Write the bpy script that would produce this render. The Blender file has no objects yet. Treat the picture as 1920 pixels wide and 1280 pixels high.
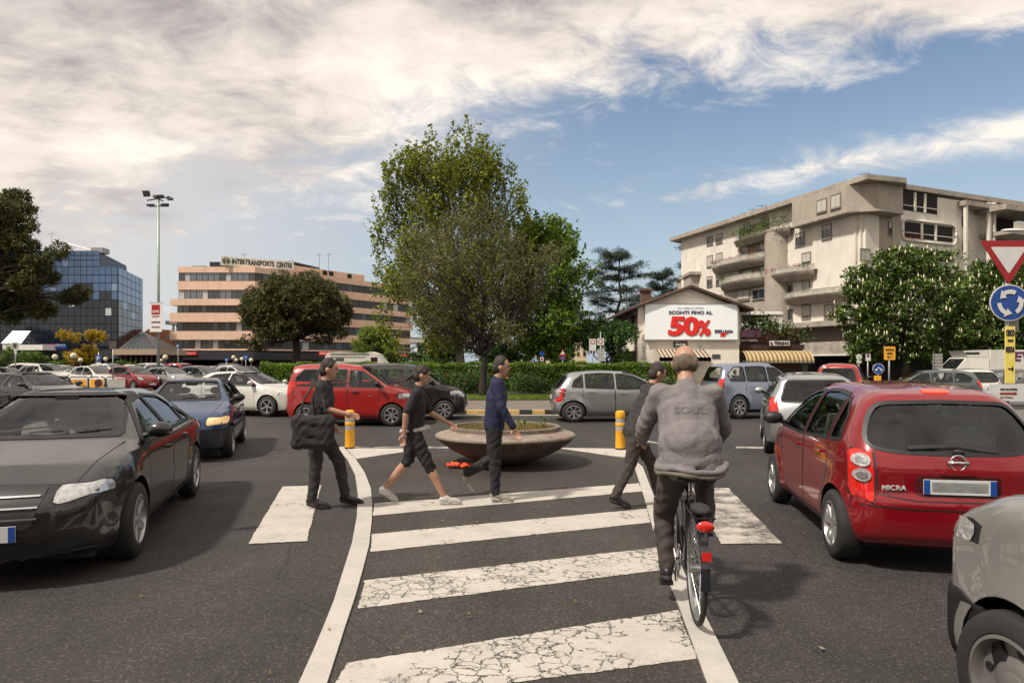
import bpy, bmesh, math, random
import numpy as np
from mathutils import Vector, Matrix
R = math.radians
rnd = random.Random(7)
nr = np.random.default_rng(11)
SC = bpy.context.scene
COL = SC.collection

# ---------------- camera ----------------
CAMH, HZ, F = 1.7, 680.0, 1280.0        # eye height, horizon row, focal length in photo pixels
cam = bpy.data.objects.new('camera', bpy.data.cameras.new('camera'))
COL.objects.link(cam)
cam.location = (0, 0, CAMH); cam.rotation_euler = (R(90), 0, 0)
cam.data.sensor_width = 36; cam.data.lens = 24; cam.data.shift_y = 40/1920
cam.data.clip_start = .1; cam.data.clip_end = 6000
SC.camera = cam

# ---------------- light and exposure ----------------
SUN_DIR = Vector((-.60, -.42, .95)).normalized()
sun = bpy.data.objects.new('sun', bpy.data.lights.new('sun', 'SUN')); COL.objects.link(sun)
sun.data.energy = 4.3; sun.data.angle = R(4); sun.data.color = (1, .93, .82)
sun.rotation_euler = SUN_DIR.to_track_quat('Z', 'Y').to_euler()
SC.view_settings.view_transform = 'Standard'; SC.view_settings.look = 'None'
SC.view_settings.exposure = 0.16; SC.view_settings.gamma = 1; SC.view_settings.use_curve_mapping = False

world = bpy.data.worlds.new('World'); SC.world = world; world.use_nodes = True
def build_world():
    nt = world.node_tree; N = nt.nodes; L = nt.links; N.clear()
    def nd(t, **k):
        n = N.new(t)
        for a, b in k.items(): setattr(n, a, b)
        return n
    def math_(op, a, b=None, c=None, clamp=False):
        n = nd('ShaderNodeMath', operation=op, use_clamp=clamp)
        for i, v in enumerate((a, b, c)):
            if v is None: continue
            if isinstance(v, (int, float)): n.inputs[i].default_value = v
            else: L.new(v, n.inputs[i])
        return n.outputs[0]
    out = nd('ShaderNodeOutputWorld'); bg = nd('ShaderNodeBackground'); L.new(bg.outputs[0], out.inputs[0])
    sky = nd('ShaderNodeTexSky', sky_type='NISHITA', sun_disc=False)
    sky.sun_elevation = math.asin(SUN_DIR.z); sky.sun_rotation = math.atan2(SUN_DIR.x, SUN_DIR.y)
    sky.air_density = 1.3; sky.dust_density = 1.6; sky.ozone_density = 1.6
    tc = nd('ShaderNodeTexCoord'); sep = nd('ShaderNodeSeparateXYZ'); L.new(tc.outputs['Generated'], sep.inputs[0])
    x, y, z = sep.outputs
    # signed angular distance from the edge of the cloud deck (a great circle)
    dt = nd('ShaderNodeVectorMath', operation='DOT_PRODUCT'); L.new(tc.outputs['Generated'], dt.inputs[0]); dt.inputs[1].default_value = (-.205, -.275, .939)
    m = dt.outputs['Value']
    zz = math_('ADD', math_('MAXIMUM', z, 0.0), .30)
    cb = nd('ShaderNodeCombineXYZ'); L.new(math_('DIVIDE', x, zz), cb.inputs[0]); L.new(math_('DIVIDE', y, zz), cb.inputs[1])
    def noise(scale, detail, rough, vec, dist=0., lac=2.0):
        n = nd('ShaderNodeTexNoise'); n.inputs['Scale'].default_value = scale; n.inputs['Detail'].default_value = detail
        n.inputs['Roughness'].default_value = rough; n.inputs['Distortion'].default_value = dist; n.inputs['Lacunarity'].default_value = lac
        L.new(vec, n.inputs['Vector']); return n.outputs['Fac']
    mp = nd('ShaderNodeMapping'); mp.inputs['Rotation'].default_value = (0, 0, R(-32)); mp.inputs['Scale'].default_value = (1.0, 1.35, 1); L.new(cb.outputs[0], mp.inputs[0])
    big = noise(.9, 4, .5, mp.outputs[0], .3)
    fine = noise(6.5, 8, .66, mp.outputs[0], .5)
    wisp = noise(2.6, 6, .6, mp.outputs[0], .9)
    # deck
    a = math_('ADD', math_('MULTIPLY', m, 5.5), .40)
    a = math_('ADD', a, math_('MULTIPLY', math_('SUBTRACT', big, .5), 1.7))
    a = math_('ADD', a, math_('MULTIPLY', math_('SUBTRACT', fine, .5), 1.5))
    a = math_('ADD', a, math_('MULTIPLY', math_('SUBTRACT', wisp, .5), 1.1))
    deck = nd('ShaderNodeMapRange', interpolation_type='SMOOTHSTEP'); L.new(a, deck.inputs[0]); deck.inputs[1].default_value = .22; deck.inputs[2].default_value = .95
    # thin second band below the deck on the right
    band = math_('SUBTRACT', 1.0, math_('MULTIPLY', math_('ABSOLUTE', math_('ADD', m, .085)), 22.0))
    b = math_('ADD', math_('MULTIPLY', math_('MAXIMUM', band, 0.0), math_('MULTIPLY_ADD', x, 1.9, -.25, True)), math_('MULTIPLY', math_('SUBTRACT', fine, .5), 2.2))
    bandm = nd('ShaderNodeMapRange', interpolation_type='SMOOTHSTEP'); L.new(math_('MULTIPLY', b, math_('MAXIMUM', band, 0.0, None, True)), bandm.inputs[0])
    bandm.inputs[1].default_value = .02; bandm.inputs[2].default_value = .80; bandm.inputs[4].default_value = .92
    hz = nd('ShaderNodeMapRange', interpolation_type='SMOOTHSTEP'); L.new(z, hz.inputs[0]); hz.inputs[1].default_value = .42; hz.inputs[2].default_value = -.05; hz.inputs[4].default_value = .70
    hl = nd('ShaderNodeMapRange', interpolation_type='SMOOTHSTEP'); L.new(math_('SUBTRACT', x, math_('MULTIPLY', z, .9)), hl.inputs[0]); hl.inputs[1].default_value = -.12; hl.inputs[2].default_value = -.75; hl.inputs[3].default_value = .0; hl.inputs[4].default_value = .8
    dens = math_('MAXIMUM', deck.outputs[0], bandm.outputs[0], None, True)
    # cloud colour: bright cream with lilac grey undersides
    cs = noise(1.3, 6, .55, mp.outputs[0], .4)
    cs = math_('ADD', math_('MULTIPLY', cs, .75), math_('MULTIPLY', fine, .25))
    lf = nd('ShaderNodeMapRange'); L.new(x, lf.inputs[0]); lf.inputs[1].default_value = -.15; lf.inputs[2].default_value = -.62; lf.inputs[3].default_value = 0.; lf.inputs[4].default_value = .07
    cs = math_('SUBTRACT', cs, lf.outputs[0])
    cr = nd('ShaderNodeValToRGB'); L.new(cs, cr.inputs[0])
    e = cr.color_ramp.elements
    e[0].position = .36; e[0].color = (.40, .365, .365, 1); e[1].position = .55; e[1].color = (1.0, .915, .805, 1)
    k = e.new(.455); k.color = (.78, .695, .615, 1)
    skm = nd('ShaderNodeMix', data_type='RGBA', blend_type='MULTIPLY'); skm.inputs[0].default_value = 1
    L.new(sky.outputs[0], skm.inputs[6]); skm.inputs[7].default_value = (.104, .104, .106, 1)
    h1 = nd('ShaderNodeMix', data_type='RGBA'); L.new(hz.outputs[0], h1.inputs[0]); L.new(skm.outputs[2], h1.inputs[6]); h1.inputs[7].default_value = (.52, .61, .71, 1)
    h2 = nd('ShaderNodeMix', data_type='RGBA'); L.new(hl.outputs[0], h2.inputs[0]); L.new(h1.outputs[2], h2.inputs[6]); h2.inputs[7].default_value = (.70, .665, .64, 1)
    mx = nd('ShaderNodeMix', data_type='RGBA'); L.new(dens, mx.inputs[0]); L.new(h2.outputs[2], mx.inputs[6]); L.new(cr.outputs[0], mx.inputs[7])
    L.new(mx.outputs[2], bg.inputs[0]); bg.inputs[1].default_value = 1.0
build_world()

# ---------------- helpers ----------------
def G(px, py):                       # ground point seen at a photo pixel
    Y = CAMH*F/(py-HZ); return ((px-960)/F*Y, Y)
def X_(px, Y): return (px-960)/F*Y
def Z_(py, Y): return CAMH-(py-HZ)/F*Y
def tag(o, label=None, cat=None, group=None, kind=None):
    if label: o['label'] = label
    if cat: o['category'] = cat
    if group: o['group'] = group
    if kind: o['kind'] = kind
    return o
def empty(name, loc, rz=0, label=None, cat=None, group=None):
    o = bpy.data.objects.new(name, None); COL.objects.link(o); o.location = loc; o.rotation_euler = (0, 0, rz); o.empty_display_size = .2
    return tag(o, label, cat, group)
def link(name, me, parent=None):
    o = bpy.data.objects.new(name, me); COL.objects.link(o)
    if parent is not None: o.parent = parent
    return o
def copy_tree(o, parent=None):
    c = o.copy(); COL.objects.link(c); c.parent = parent
    for ch in o.children: copy_tree(ch, c)
    return c

MATS = {}
def mat(name, col, rough=.6, metal=0, var=.12, vs=6., bump=0., bs=60., coat=0., spec=.5, dirt=None, col2=None, emit=0.):
    if name in MATS: return MATS[name]
    m = bpy.data.materials.new(name); m.use_nodes = True; nt = m.node_tree; N = nt.nodes; L = nt.links
    p = N['Principled BSDF']; p.inputs['Roughness'].default_value = rough; p.inputs['Metallic'].default_value = metal
    p.inputs['Coat Weight'].default_value = coat; p.inputs['Coat Roughness'].default_value = .04; p.inputs['Specular IOR Level'].default_value = spec
    tc = N.new('ShaderNodeTexCoord')
    n = N.new('ShaderNodeTexNoise'); n.inputs['Scale'].default_value = vs; n.inputs['Detail'].default_value = 6; n.inputs['Roughness'].default_value = .65; L.new(tc.outputs['Object'], n.inputs['Vector'])
    mx = N.new('ShaderNodeMix'); mx.data_type = 'RGBA'; mr = N.new('ShaderNodeMapRange'); mr.inputs[1].default_value = .32; mr.inputs[2].default_value = .68; L.new(n.outputs['Fac'], mr.inputs[0]); L.new(mr.outputs[0], mx.inputs[0])
    c2 = col2 or tuple(min(1, c*(1+var)) for c in col)
    mx.inputs[6].default_value = (*[c*(1-var) for c in col], 1); mx.inputs[7].default_value = (*c2, 1)
    last = mx.outputs[2]
    if dirt:
        n2 = N.new('ShaderNodeTexNoise'); n2.inputs['Scale'].default_value = dirt[1]; n2.inputs['Detail'].default_value = 8; n2.inputs['Roughness'].default_value = .7
        mpn = N.new('ShaderNodeMapping'); mpn.inputs['Scale'].default_value = (1, 1, .25); L.new(tc.outputs['Object'], mpn.inputs[0]); L.new(mpn.outputs[0], n2.inputs['Vector'])
        r2 = N.new('ShaderNodeMapRange'); r2.inputs[1].default_value = .52; r2.inputs[2].default_value = .72; r2.inputs[4].default_value = dirt[2]; L.new(n2.outputs['Fac'], r2.inputs[0])
        m2 = N.new('ShaderNodeMix'); m2.data_type = 'RGBA'; L.new(r2.outputs[0], m2.inputs[0]); L.new(last, m2.inputs[6]); m2.inputs[7].default_value = (*dirt[0], 1); last = m2.outputs[2]
    L.new(last, p.inputs['Base Color'])
    if emit: L.new(last, p.inputs['Emission Color']); p.inputs['Emission Strength'].default_value = emit
    if bump:
        n3 = N.new('ShaderNodeTexNoise'); n3.inputs['Scale'].default_value = bs; n3.inputs['Detail'].default_value = 4; L.new(tc.outputs['Object'], n3.inputs['Vector'])
        bp = N.new('ShaderNodeBump'); bp.inputs['Strength'].default_value = bump; bp.inputs['Distance'].default_value = .02; L.new(n3.outputs['Fac'], bp.inputs['Height']); L.new(bp.outputs[0], p.inputs['Normal'])
    MATS[name] = m; return m

class B:
    """collects shapes and links them as one mesh object"""
    def __init__(s): s.v = []; s.f = []; s.m = []
    def add(s, vs, fs, mi=0):
        o = len(s.v); s.v += [tuple(v) for v in vs]; s.f += [tuple(i+o for i in f) for f in fs]; s.m += [mi]*len(fs); return s
    def hexa(s, c, mi=0):            # 8 corners: bottom ring, top ring
        return s.add(c, [(3, 2, 1, 0), (4, 5, 6, 7), (0, 1, 5, 4), (1, 2, 6, 5), (2, 3, 7, 6), (3, 0, 4, 7)], mi)
    def box(s, x0, x1, y0, y1, z0, z1, mi=0):
        return s.hexa([(x0, y0, z0), (x1, y0, z0), (x1, y1, z0), (x0, y1, z0), (x0, y0, z1), (x1, y0, z1), (x1, y1, z1), (x0, y1, z1)], mi)
    def cyl(s, p0, p1, r0, r1=None, n=10, mi=0, caps=True):
        r1 = r0 if r1 is None else r1; p0 = Vector(p0); p1 = Vector(p1); d = (p1-p0)
        if d.length < 1e-6: return s
        d.normalize(); a = d.orthogonal().normalized(); b = d.cross(a)
        vs = [p0+(a*math.cos(t)+b*math.sin(t))*r0 for t in [2*math.pi*i/n for i in range(n)]]+[p1+(a*math.cos(t)+b*math.sin(t))*r1 for t in [2*math.pi*i/n for i in range(n)]]
        fs = [(i, (i+1) % n, n+(i+1) % n, n+i) for i in range(n)]
        if caps: fs += [tuple(range(n-1, -1, -1)), tuple(range(n, 2*n))]
        return s.add(vs, fs, mi)
    def tube(s, pts, r, n=8, mi=0):
        rs = r if isinstance(r, (list, tuple)) else [r]*len(pts)
        pts = [Vector(p) for p in pts]; vs = []; a = None
        for i, p in enumerate(pts):
            d = (pts[min(i+1, len(pts)-1)]-pts[max(i-1, 0)]).normalized()
            if a is None: a = d.orthogonal().normalized()
            else: a = (a-d*a.dot(d)).normalized()
            b = d.cross(a); vs += [p+(a*math.cos(2*math.pi*k/n)+b*math.sin(2*math.pi*k/n))*rs[i] for k in range(n)]
        fs = [(i*n+k, i*n+(k+1) % n, (i+1)*n+(k+1) % n, (i+1)*n+k) for i in range(len(pts)-1) for k in range(n)]
        fs += [tuple(range(n-1, -1, -1)), tuple(range((len(pts)-1)*n, len(pts)*n))]
        return s.add(vs, fs, mi)
    def lathe(s, prof, c=(0, 0, 0), n=32, mi=0, axis='z'):
        vs = []
        for r, h in prof:
            for k in range(n):
                t = 2*math.pi*k/n; a, b = r*math.cos(t), r*math.sin(t)
                vs.append((c[0]+a, c[1]+b, c[2]+h) if axis == 'z' else (c[0]+a, c[1]+h, c[2]-b))
        fs = [(i*n+k, i*n+(k+1) % n, (i+1)*n+(k+1) % n, (i+1)*n+k) for i in range(len(prof)-1) for k in range(n)]
        return s.add(vs, fs, mi)
    def ball(s, c, r, n=14, mi=0):
        r = r if isinstance(r, (tuple, list)) else (r, r, r); m = n//2
        vs = []
        for i in range(m+1):
            ph = math.pi*i/m
            for k in range(n):
                t = 2*math.pi*k/n; vs.append((c[0]+r[0]*math.sin(ph)*math.cos(t), c[1]+r[1]*math.sin(ph)*math.sin(t), c[2]+r[2]*math.cos(ph)))
        fs = [(i*n+k, (i+1)*n+k, (i+1)*n+(k+1) % n, i*n+(k+1) % n) for i in range(m) for k in range(n)]
        return s.add(vs, fs, mi)
    def prism(s, pts, z0, z1, mi=0, flip=False):
        n = len(pts); vs = [(x, y, z0) for x, y in pts]+[(x, y, z1) for x, y in pts]
        fs = [(i, (i+1) % n, n+(i+1) % n, n+i) for i in range(n)]+[tuple(range(n-1, -1, -1)), tuple(range(n, 2*n))]
        return s.add(vs, fs, mi)
    def slab(s, pts, o, u, v, d0, d1, mi=0):   # 2D outline in plane (u,v) at o, thickened along n
        o = Vector(o); u = Vector(u); v = Vector(v); nn = u.cross(v).normalized(); n = len(pts)
        vs = [o+u*a+v*b+nn*d0 for a, b in pts]+[o+u*a+v*b+nn*d1 for a, b in pts]
        fs = [(i, (i+1) % n, n+(i+1) % n, n+i) for i in range(n)]+[tuple(range(n-1, -1, -1)), tuple(range(n, 2*n))]
        return s.add(vs, fs, mi)
    def mesh(s, name, mats, smooth=False, angle=None):
        me = bpy.data.meshes.new(name); me.from_pydata([tuple(v) for v in s.v], [], s.f)
        for m in (mats if isinstance(mats, (list, tuple)) else [mats]): me.materials.append(m)
        me.polygons.foreach_set('material_index', s.m)
        if smooth or angle:
            me.polygons.foreach_set('use_smooth', [True]*len(s.f))
            if angle: me.set_sharp_from_angle(angle=R(angle))
        me.update(); return me
    def build(s, name, mats, parent=None, smooth=False, angle=None):
        return link(name, s.mesh(name, mats, smooth, angle), parent)

def np_mesh(name, verts, faces, mats, smooth=False, mi=None):
    """fast mesh from numpy arrays; faces (n,k)"""
    me = bpy.data.meshes.new(name); k = faces.shape[1]
    me.vertices.add(len(verts)); me.vertices.foreach_set('co', np.ascontiguousarray(verts, dtype=np.float32).ravel())
    me.loops.add(faces.size); me.loops.foreach_set('vertex_index', np.ascontiguousarray(faces, dtype=np.int32).ravel())
    me.polygons.add(len(faces)); me.polygons.foreach_set('loop_start', np.arange(0, faces.size, k, dtype=np.int32))
    me.polygons.foreach_set('loop_total', np.full(len(faces), k, dtype=np.int32))
    for m in mats: me.materials.append(m)
    if mi is not None: me.polygons.foreach_set('material_index', np.ascontiguousarray(mi, dtype=np.int32))
    if smooth: me.polygons.foreach_set('use_smooth', np.ones(len(faces), dtype=bool))
    me.update(calc_edges=True); return me

def text(s, w, h, o, u, v, m, parent, name='lettering', ext=.006, bold=.0, shear=0, spacing=1.0):
    """lettering as a mesh, centred at o in plane (u,v), fitted to w x h metres"""
    cu = bpy.data.curves.new(name, 'FONT'); cu.body = s; cu.extrude = .02; cu.offset = bold; cu.shear = shear; cu.resolution_u = 3; cu.space_character = spacing
    ob = bpy.data.objects.new('tmp', cu); COL.objects.link(ob)
    bpy.context.view_layer.update()
    me = bpy.data.meshes.new_from_object(ob.evaluated_get(bpy.context.evaluated_depsgraph_get()))
    bpy.data.objects.remove(ob); bpy.data.curves.remove(cu)
    n = len(me.vertices); co = np.empty(n*3); me.vertices.foreach_get('co', co); co = co.reshape(-1, 3)
    lo, hi = co.min(0), co.max(0); c = (lo+hi)/2
    q = np.empty_like(co); sx = w/(hi[0]-lo[0]); sy = h/(hi[1]-lo[1])
    u = np.array(Vector(u).normalized()); v = np.array(Vector(v).normalized()); nn = np.cross(u, v)
    q = np.array(o)+np.outer((co[:, 0]-c[0])*sx, u)+np.outer((co[:, 1]-c[1])*sy, v)+np.outer(co[:, 2]/.02*ext, nn)
    me.vertices.foreach_set('co', q.ravel()); me.materials.clear(); me.materials.append(m); me.name = name; me.update()
    return link(name, me, parent)

def roundpoly(pts, r, n=3):
    out = []; N_ = len(pts)
    for i in range(N_):
        p = Vector(pts[i]); a = Vector(pts[i-1]); b = Vector(pts[(i+1) % N_])
        la = min(r, (a-p).length*.45); lb = min(r, (b-p).length*.45)
        s_ = p+(a-p).normalized()*la; e_ = p+(b-p).normalized()*lb
        for k in range(n+1):
            t = k/n; q = s_*(1-t)**2+p*2*t*(1-t)+e_*t*t; out.append((q.x, q.y))
    return out
# ---------------- special materials ----------------
def asphalt_mat(name, col, patch=True):
    m = bpy.data.materials.new(name); m.use_nodes = True; nt = m.node_tree; N = nt.nodes; L = nt.links; p = N['Principled BSDF']
    tc = N.new('ShaderNodeTexCoord')
    def noise(sc, det=6, ro=.6):
        n = N.new('ShaderNodeTexNoise'); n.inputs['Scale'].default_value = sc; n.inputs['Detail'].default_value = det; n.inputs['Roughness'].default_value = ro; L.new(tc.outputs['Object'], n.inputs['Vector']); return n.outputs['Fac']
    def ramp(v, a, b, c=0., d=1.):
        r = N.new('ShaderNodeMapRange'); r.inputs[1].default_value = a; r.inputs[2].default_value = b; r.inputs[3].default_value = c; r.inputs[4].default_value = d; L.new(v, r.inputs[0]); return r.outputs[0]
    def mul(a, b, op='MULTIPLY'):
        q = N.new('ShaderNodeMath'); q.operation = op
        for i, v in enumerate((a, b)):
            if isinstance(v, (int, float)): q.inputs[i].default_value = v
            else: L.new(v, q.inputs[i])
        return q.outputs[0]
    big = ramp(noise(.22, 5), .3, .7, .80, 1.22); mid = ramp(noise(1.7, 8, .7), .3, .7, .86, 1.14)
    # aggregate: pale and dark chips
    vo = N.new('ShaderNodeTexVoronoi'); vo.inputs['Scale'].default_value = 95; L.new(tc.outputs['Object'], vo.inputs['Vector'])
    sp = N.new('ShaderNodeSeparateColor'); L.new(vo.outputs['Color'], sp.inputs[0])
    chip = ramp(sp.outputs[0], .80, 1.0, 1.0, 2.6); chip2 = ramp(sp.outputs[1], 0, .35, .55, 1.0)
    val = mul(mul(big, mid), mul(chip, chip2))
    # long thin cracks
    vc = N.new('ShaderNodeTexVoronoi'); vc.feature = 'DISTANCE_TO_EDGE'; vc.inputs['Scale'].default_value = .33
    ds = N.new('ShaderNodeMix'); ds.data_type = 'RGBA'; ds.inputs[0].default_value = .12
    nc = N.new('ShaderNodeTexNoise'); nc.inputs['Scale'].default_value = 2.2; nc.inputs['Detail'].default_value = 6; L.new(tc.outputs['Object'], nc.inputs['Vector'])
    L.new(tc.outputs['Object'], ds.inputs[6]); L.new(nc.outputs['Color'], ds.inputs[7]); L.new(ds.outputs[2], vc.inputs['Vector'])
    crk = ramp(vc.outputs['Distance'], 0.0, .0022, .45, 1.0)
    mpn = N.new('ShaderNodeMapping'); mpn.inputs['Rotation'].default_value = (0, 0, R(8)); mpn.inputs['Scale'].default_value = (1.1, .10, 1); L.new(tc.outputs['Object'], mpn.inputs[0])
    nt_ = N.new('ShaderNodeTexNoise'); nt_.inputs['Scale'].default_value = 1.0; nt_.inputs['Detail'].default_value = 5; L.new(mpn.outputs[0], nt_.inputs['Vector']); val = mul(val, ramp(nt_.outputs['Fac'], .35, .65, .84, 1.16))
    st = ramp(noise(.9, 9, .8), .60, .70, 1.0, .66); val = mul(val, st); val = mul(val, ramp(noise(3.3, 4, .6), .68, .76, 1.0, .72))
    val = mul(val, crk)
    cm = N.new('ShaderNodeMix'); cm.data_type = 'RGBA'; cm.blend_type = 'MULTIPLY'; cm.inputs[0].default_value = 1; cm.inputs[6].default_value = (*col, 1)
    cc = N.new('ShaderNodeCombineColor'); L.new(val, cc.inputs[0]); L.new(val, cc.inputs[1]); L.new(val, cc.inputs[2]); L.new(cc.outputs[0], cm.inputs[7]); L.new(cm.outputs[2], p.inputs['Base Color'])
    L.new(ramp(noise(.8, 5), .3, .7, .62, .88), p.inputs['Roughness']); p.inputs['Specular IOR Level'].default_value = .35
    bp = N.new('ShaderNodeBump'); bp.inputs['Strength'].default_value = .55; bp.inputs['Distance'].default_value = .006; L.new(vo.outputs['Distance'], bp.inputs['Height']); L.new(bp.outputs[0], p.inputs['Normal'])
    MATS[name] = m; return m

def paint_mat(name, crack, wear=.3, base=(.52, .485, .44), under=(.055, .05, .046), cscale=11.):
    m = bpy.data.materials.new(name); m.use_nodes = True; nt = m.node_tree; N = nt.nodes; L = nt.links; p = N['Principled BSDF']
    tc = N.new('ShaderNodeTexCoord')
    def noise(sc, det=6, ro=.6):
        n = N.new('ShaderNodeTexNoise'); n.inputs['Scale'].default_value = sc; n.inputs['Detail'].default_value = det; n.inputs['Roughness'].default_value = ro; L.new(tc.outputs['Object'], n.inputs['Vector']); return n
    def ramp(v, a, b, c=0., d=1.):
        r = N.new('ShaderNodeMapRange'); r.inputs[1].default_value = a; r.inputs[2].default_value = b; r.inputs[3].default_value = c; r.inputs[4].default_value = d; L.new(v, r.inputs[0]); return r.outputs[0]
    def mt(op, a, b):
        q = N.new('ShaderNodeMath'); q.operation = op
        for i, v in enumerate((a, b)):
            if isinstance(v, (int, float)): q.inputs[i].default_value = v
            else: L.new(v, q.inputs[i])
        return q.outputs[0]
    ds = N.new('ShaderNodeMix'); ds.data_type = 'RGBA'; ds.inputs[0].default_value = .16; L.new(tc.outputs['Object'], ds.inputs[6]); L.new(noise(7, 8, .7).outputs['Color'], ds.inputs[7])
    def crk(sc, w):
        vc = N.new('ShaderNodeTexVoronoi'); vc.feature = 'DISTANCE_TO_EDGE'; vc.inputs['Scale'].default_value = sc; L.new(ds.outputs[2], vc.inputs['Vector'])
        return mt('LESS_THAN', vc.outputs['Distance'], w)
    gate = mt('GREATER_THAN', noise(1.9, 7, .68).outputs['Fac'], .66-crack*.185)
    c1 = mt('MULTIPLY', crk(cscale, mt('MULTIPLY', noise(14, 3).outputs['Fac'], .075)), gate)
    gate2 = ramp(noise(2.3, 5).outputs['Fac'], .54, .64)
    c2 = mt('MULTIPLY', crk(cscale*2.3, .05), mt('MULTIPLY', gate2, crack))
    w = ramp(noise(30, 8, .75).outputs['Fac'], .70-wear*.22, .76-wear*.22)
    wg = ramp(noise(3.0, 5).outputs['Fac'], .40, .62); w = mt('MULTIPLY', w, wg)
    msk = mt('MAXIMUM', mt('MAXIMUM', c1, c2), w)
    colr = N.new('ShaderNodeMix'); colr.data_type = 'RGBA'; L.new(ramp(noise(2.5, 8, .7).outputs['Fac'], .3, .72), colr.inputs[0]); colr.inputs[6].default_value = (*[c*.76 for c in base], 1); colr.inputs[7].default_value = (*base, 1)
    cr2 = N.new('ShaderNodeMix'); cr2.data_type = 'RGBA'; cr2.blend_type = 'MULTIPLY'; L.new(ramp(noise(45, 6, .8).outputs['Fac'], .35, .65, .5, 0), cr2.inputs[0]); L.new(colr.outputs[2], cr2.inputs[6]); cr2.inputs[7].default_value = (.72, .68, .64, 1)
    mx = N.new('ShaderNodeMix'); mx.data_type = 'RGBA'; L.new(msk, mx.inputs[0]); L.new(cr2.outputs[2], mx.inputs[6]); mx.inputs[7].default_value = (*under, 1)
    L.new(mx.outputs[2], p.inputs['Base Color']); p.inputs['Roughness'].default_value = .75
    bp = N.new('ShaderNodeBump'); bp.invert = True; bp.inputs['Strength'].default_value = .4; bp.inputs['Distance'].default_value = .004; L.new(msk, bp.inputs['Height']); L.new(bp.outputs[0], p.inputs['Normal'])
    MATS[name] = m; return m

def leaf_mat(name, cols, trans=.35, rough=.55):
    """leaf colour varies per leaf (random per island) along a short ramp"""
    m = bpy.data.materials.new(name); m.use_nodes = True; nt = m.node_tree; N = nt.nodes; L = nt.links; p = N['Principled BSDF']; out = N['Material Output']
    g = N.new('ShaderNodeNewGeometry'); r = N.new('ShaderNodeValToRGB'); L.new(g.outputs['Random Per Island'], r.inputs[0]); e = r.color_ramp.elements
    for i, c in enumerate(cols):
        t = i/(len(cols)-1)
        if i == 0: k = e[0]
        elif i == len(cols)-1: k = e[-1]
        else: k = e.new(t)
        k.position = t; k.color = (*c, 1)
    tc = N.new('ShaderNodeTexCoord'); n = N.new('ShaderNodeTexNoise'); n.inputs['Scale'].default_value = .9; n.inputs['Detail'].default_value = 3; L.new(tc.outputs['Object'], n.inputs['Vector'])
    mr = N.new('ShaderNodeMapRange'); mr.inputs[1].default_value = .3; mr.inputs[2].default_value = .7; mr.inputs[3].default_value = .72; mr.inputs[4].default_value = 1.25; L.new(n.outputs['Fac'], mr.inputs[0])
    hs = N.new('ShaderNodeHueSaturation'); L.new(r.outputs[0], hs.inputs['Color']); L.new(mr.outputs[0], hs.inputs['Value'])
    L.new(hs.outputs[0], p.inputs['Base Color']); p.inputs['Roughness'].default_value = rough; p.inputs['Specular IOR Level'].default_value = .3
    t = N.new('ShaderNodeBsdfTranslucent'); L.new(hs.outputs[0], t.inputs[0]); ms = N.new('ShaderNodeMixShader'); ms.inputs[0].default_value = trans
    L.new(p.outputs[0], ms.inputs[1]); L.new(t.outputs[0], ms.inputs[2]); L.new(ms.outputs[0], out.inputs[0])
    MATS[name] = m; return m

def stripe_mat(name, c1, c2, scale, axis=0, duty=.5):
    m = bpy.data.materials.new(name); m.use_nodes = True; nt = m.node_tree; N = nt.nodes; L = nt.links; p = N['Principled BSDF']
    tc = N.new('ShaderNodeTexCoord'); sp = N.new('ShaderNodeSeparateXYZ'); L.new(tc.outputs['Object'], sp.inputs[0])
    a = N.new('ShaderNodeMath'); a.operation = 'MULTIPLY'; L.new(sp.outputs[axis], a.inputs[0]); a.inputs[1].default_value = scale
    f = N.new('ShaderNodeMath'); f.operation = 'FRACT'; L.new(a.outputs[0], f.inputs[0]); g = N.new('ShaderNodeMath'); g.operation = 'LESS_THAN'; L.new(f.outputs[0], g.inputs[0]); g.inputs[1].default_value = duty
    mx = N.new('ShaderNodeMix'); mx.data_type = 'RGBA'; L.new(g.outputs[0], mx.inputs[0]); mx.inputs[6].default_value = (*c1, 1); mx.inputs[7].default_value = (*c2, 1)
    n = N.new('ShaderNodeTexNoise'); n.inputs['Scale'].default_value = 3; n.inputs['Detail'].default_value = 5; L.new(tc.outputs['Object'], n.inputs['Vector'])
    m3 = N.new('ShaderNodeMix'); m3.data_type = 'RGBA'; m3.blend_type = 'MULTIPLY'; m3.inputs[0].default_value = .35; L.new(mx.outputs[2], m3.inputs[6]); L.new(n.outputs['Fac'], m3.inputs[7])
    L.new(m3.outputs[2], p.inputs['Base Color']); p.inputs['Roughness'].default_value = .8; MATS[name] = m; return m

ASPH = asphalt_mat('asphalt', (.035, .031, .030))
ASPH2 = asphalt_mat('asphalt_brown', (.041, .0352, .0305))
PAINT_C = paint_mat('road_paint_cracked', 1.0, .35)
PAINT = paint_mat('road_paint', .28, .35)
PAINT_W = paint_mat('road_paint_worn', .1, 1.3)
KERBP = paint_mat('kerb_paint', .12, .25, base=(.50, .475, .44))
CONC = mat('concrete', (.26, .24, .21), .85, var=.2, vs=2.5, bump=.3, bs=30, dirt=((.10, .085, .07), 1.5, .5))
STONE = mat('stone_kerb', (.22, .20, .175), .85, var=.25, vs=5, bump=.4, bs=40)
BLACKM = mat('black_plastic', (.012, .012, .013), .5, var=.2)
RUBBER = mat('tyre_rubber', (.018, .017, .016), .8, var=.25, vs=12)
GLASSC = mat('car_glass', (.012, .015, .016), .03, var=.3, spec=.9, coat=.3)
ALLOY = mat('alloy', (.42, .42, .42), .32, metal=.85, var=.1)
CHROME = mat('chrome', (.75, .75, .75), .12, metal=1, var=.05)
LAMPR = mat('tail_lamp_red', (.55, .015, .01), .12, var=.15, coat=1)
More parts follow.
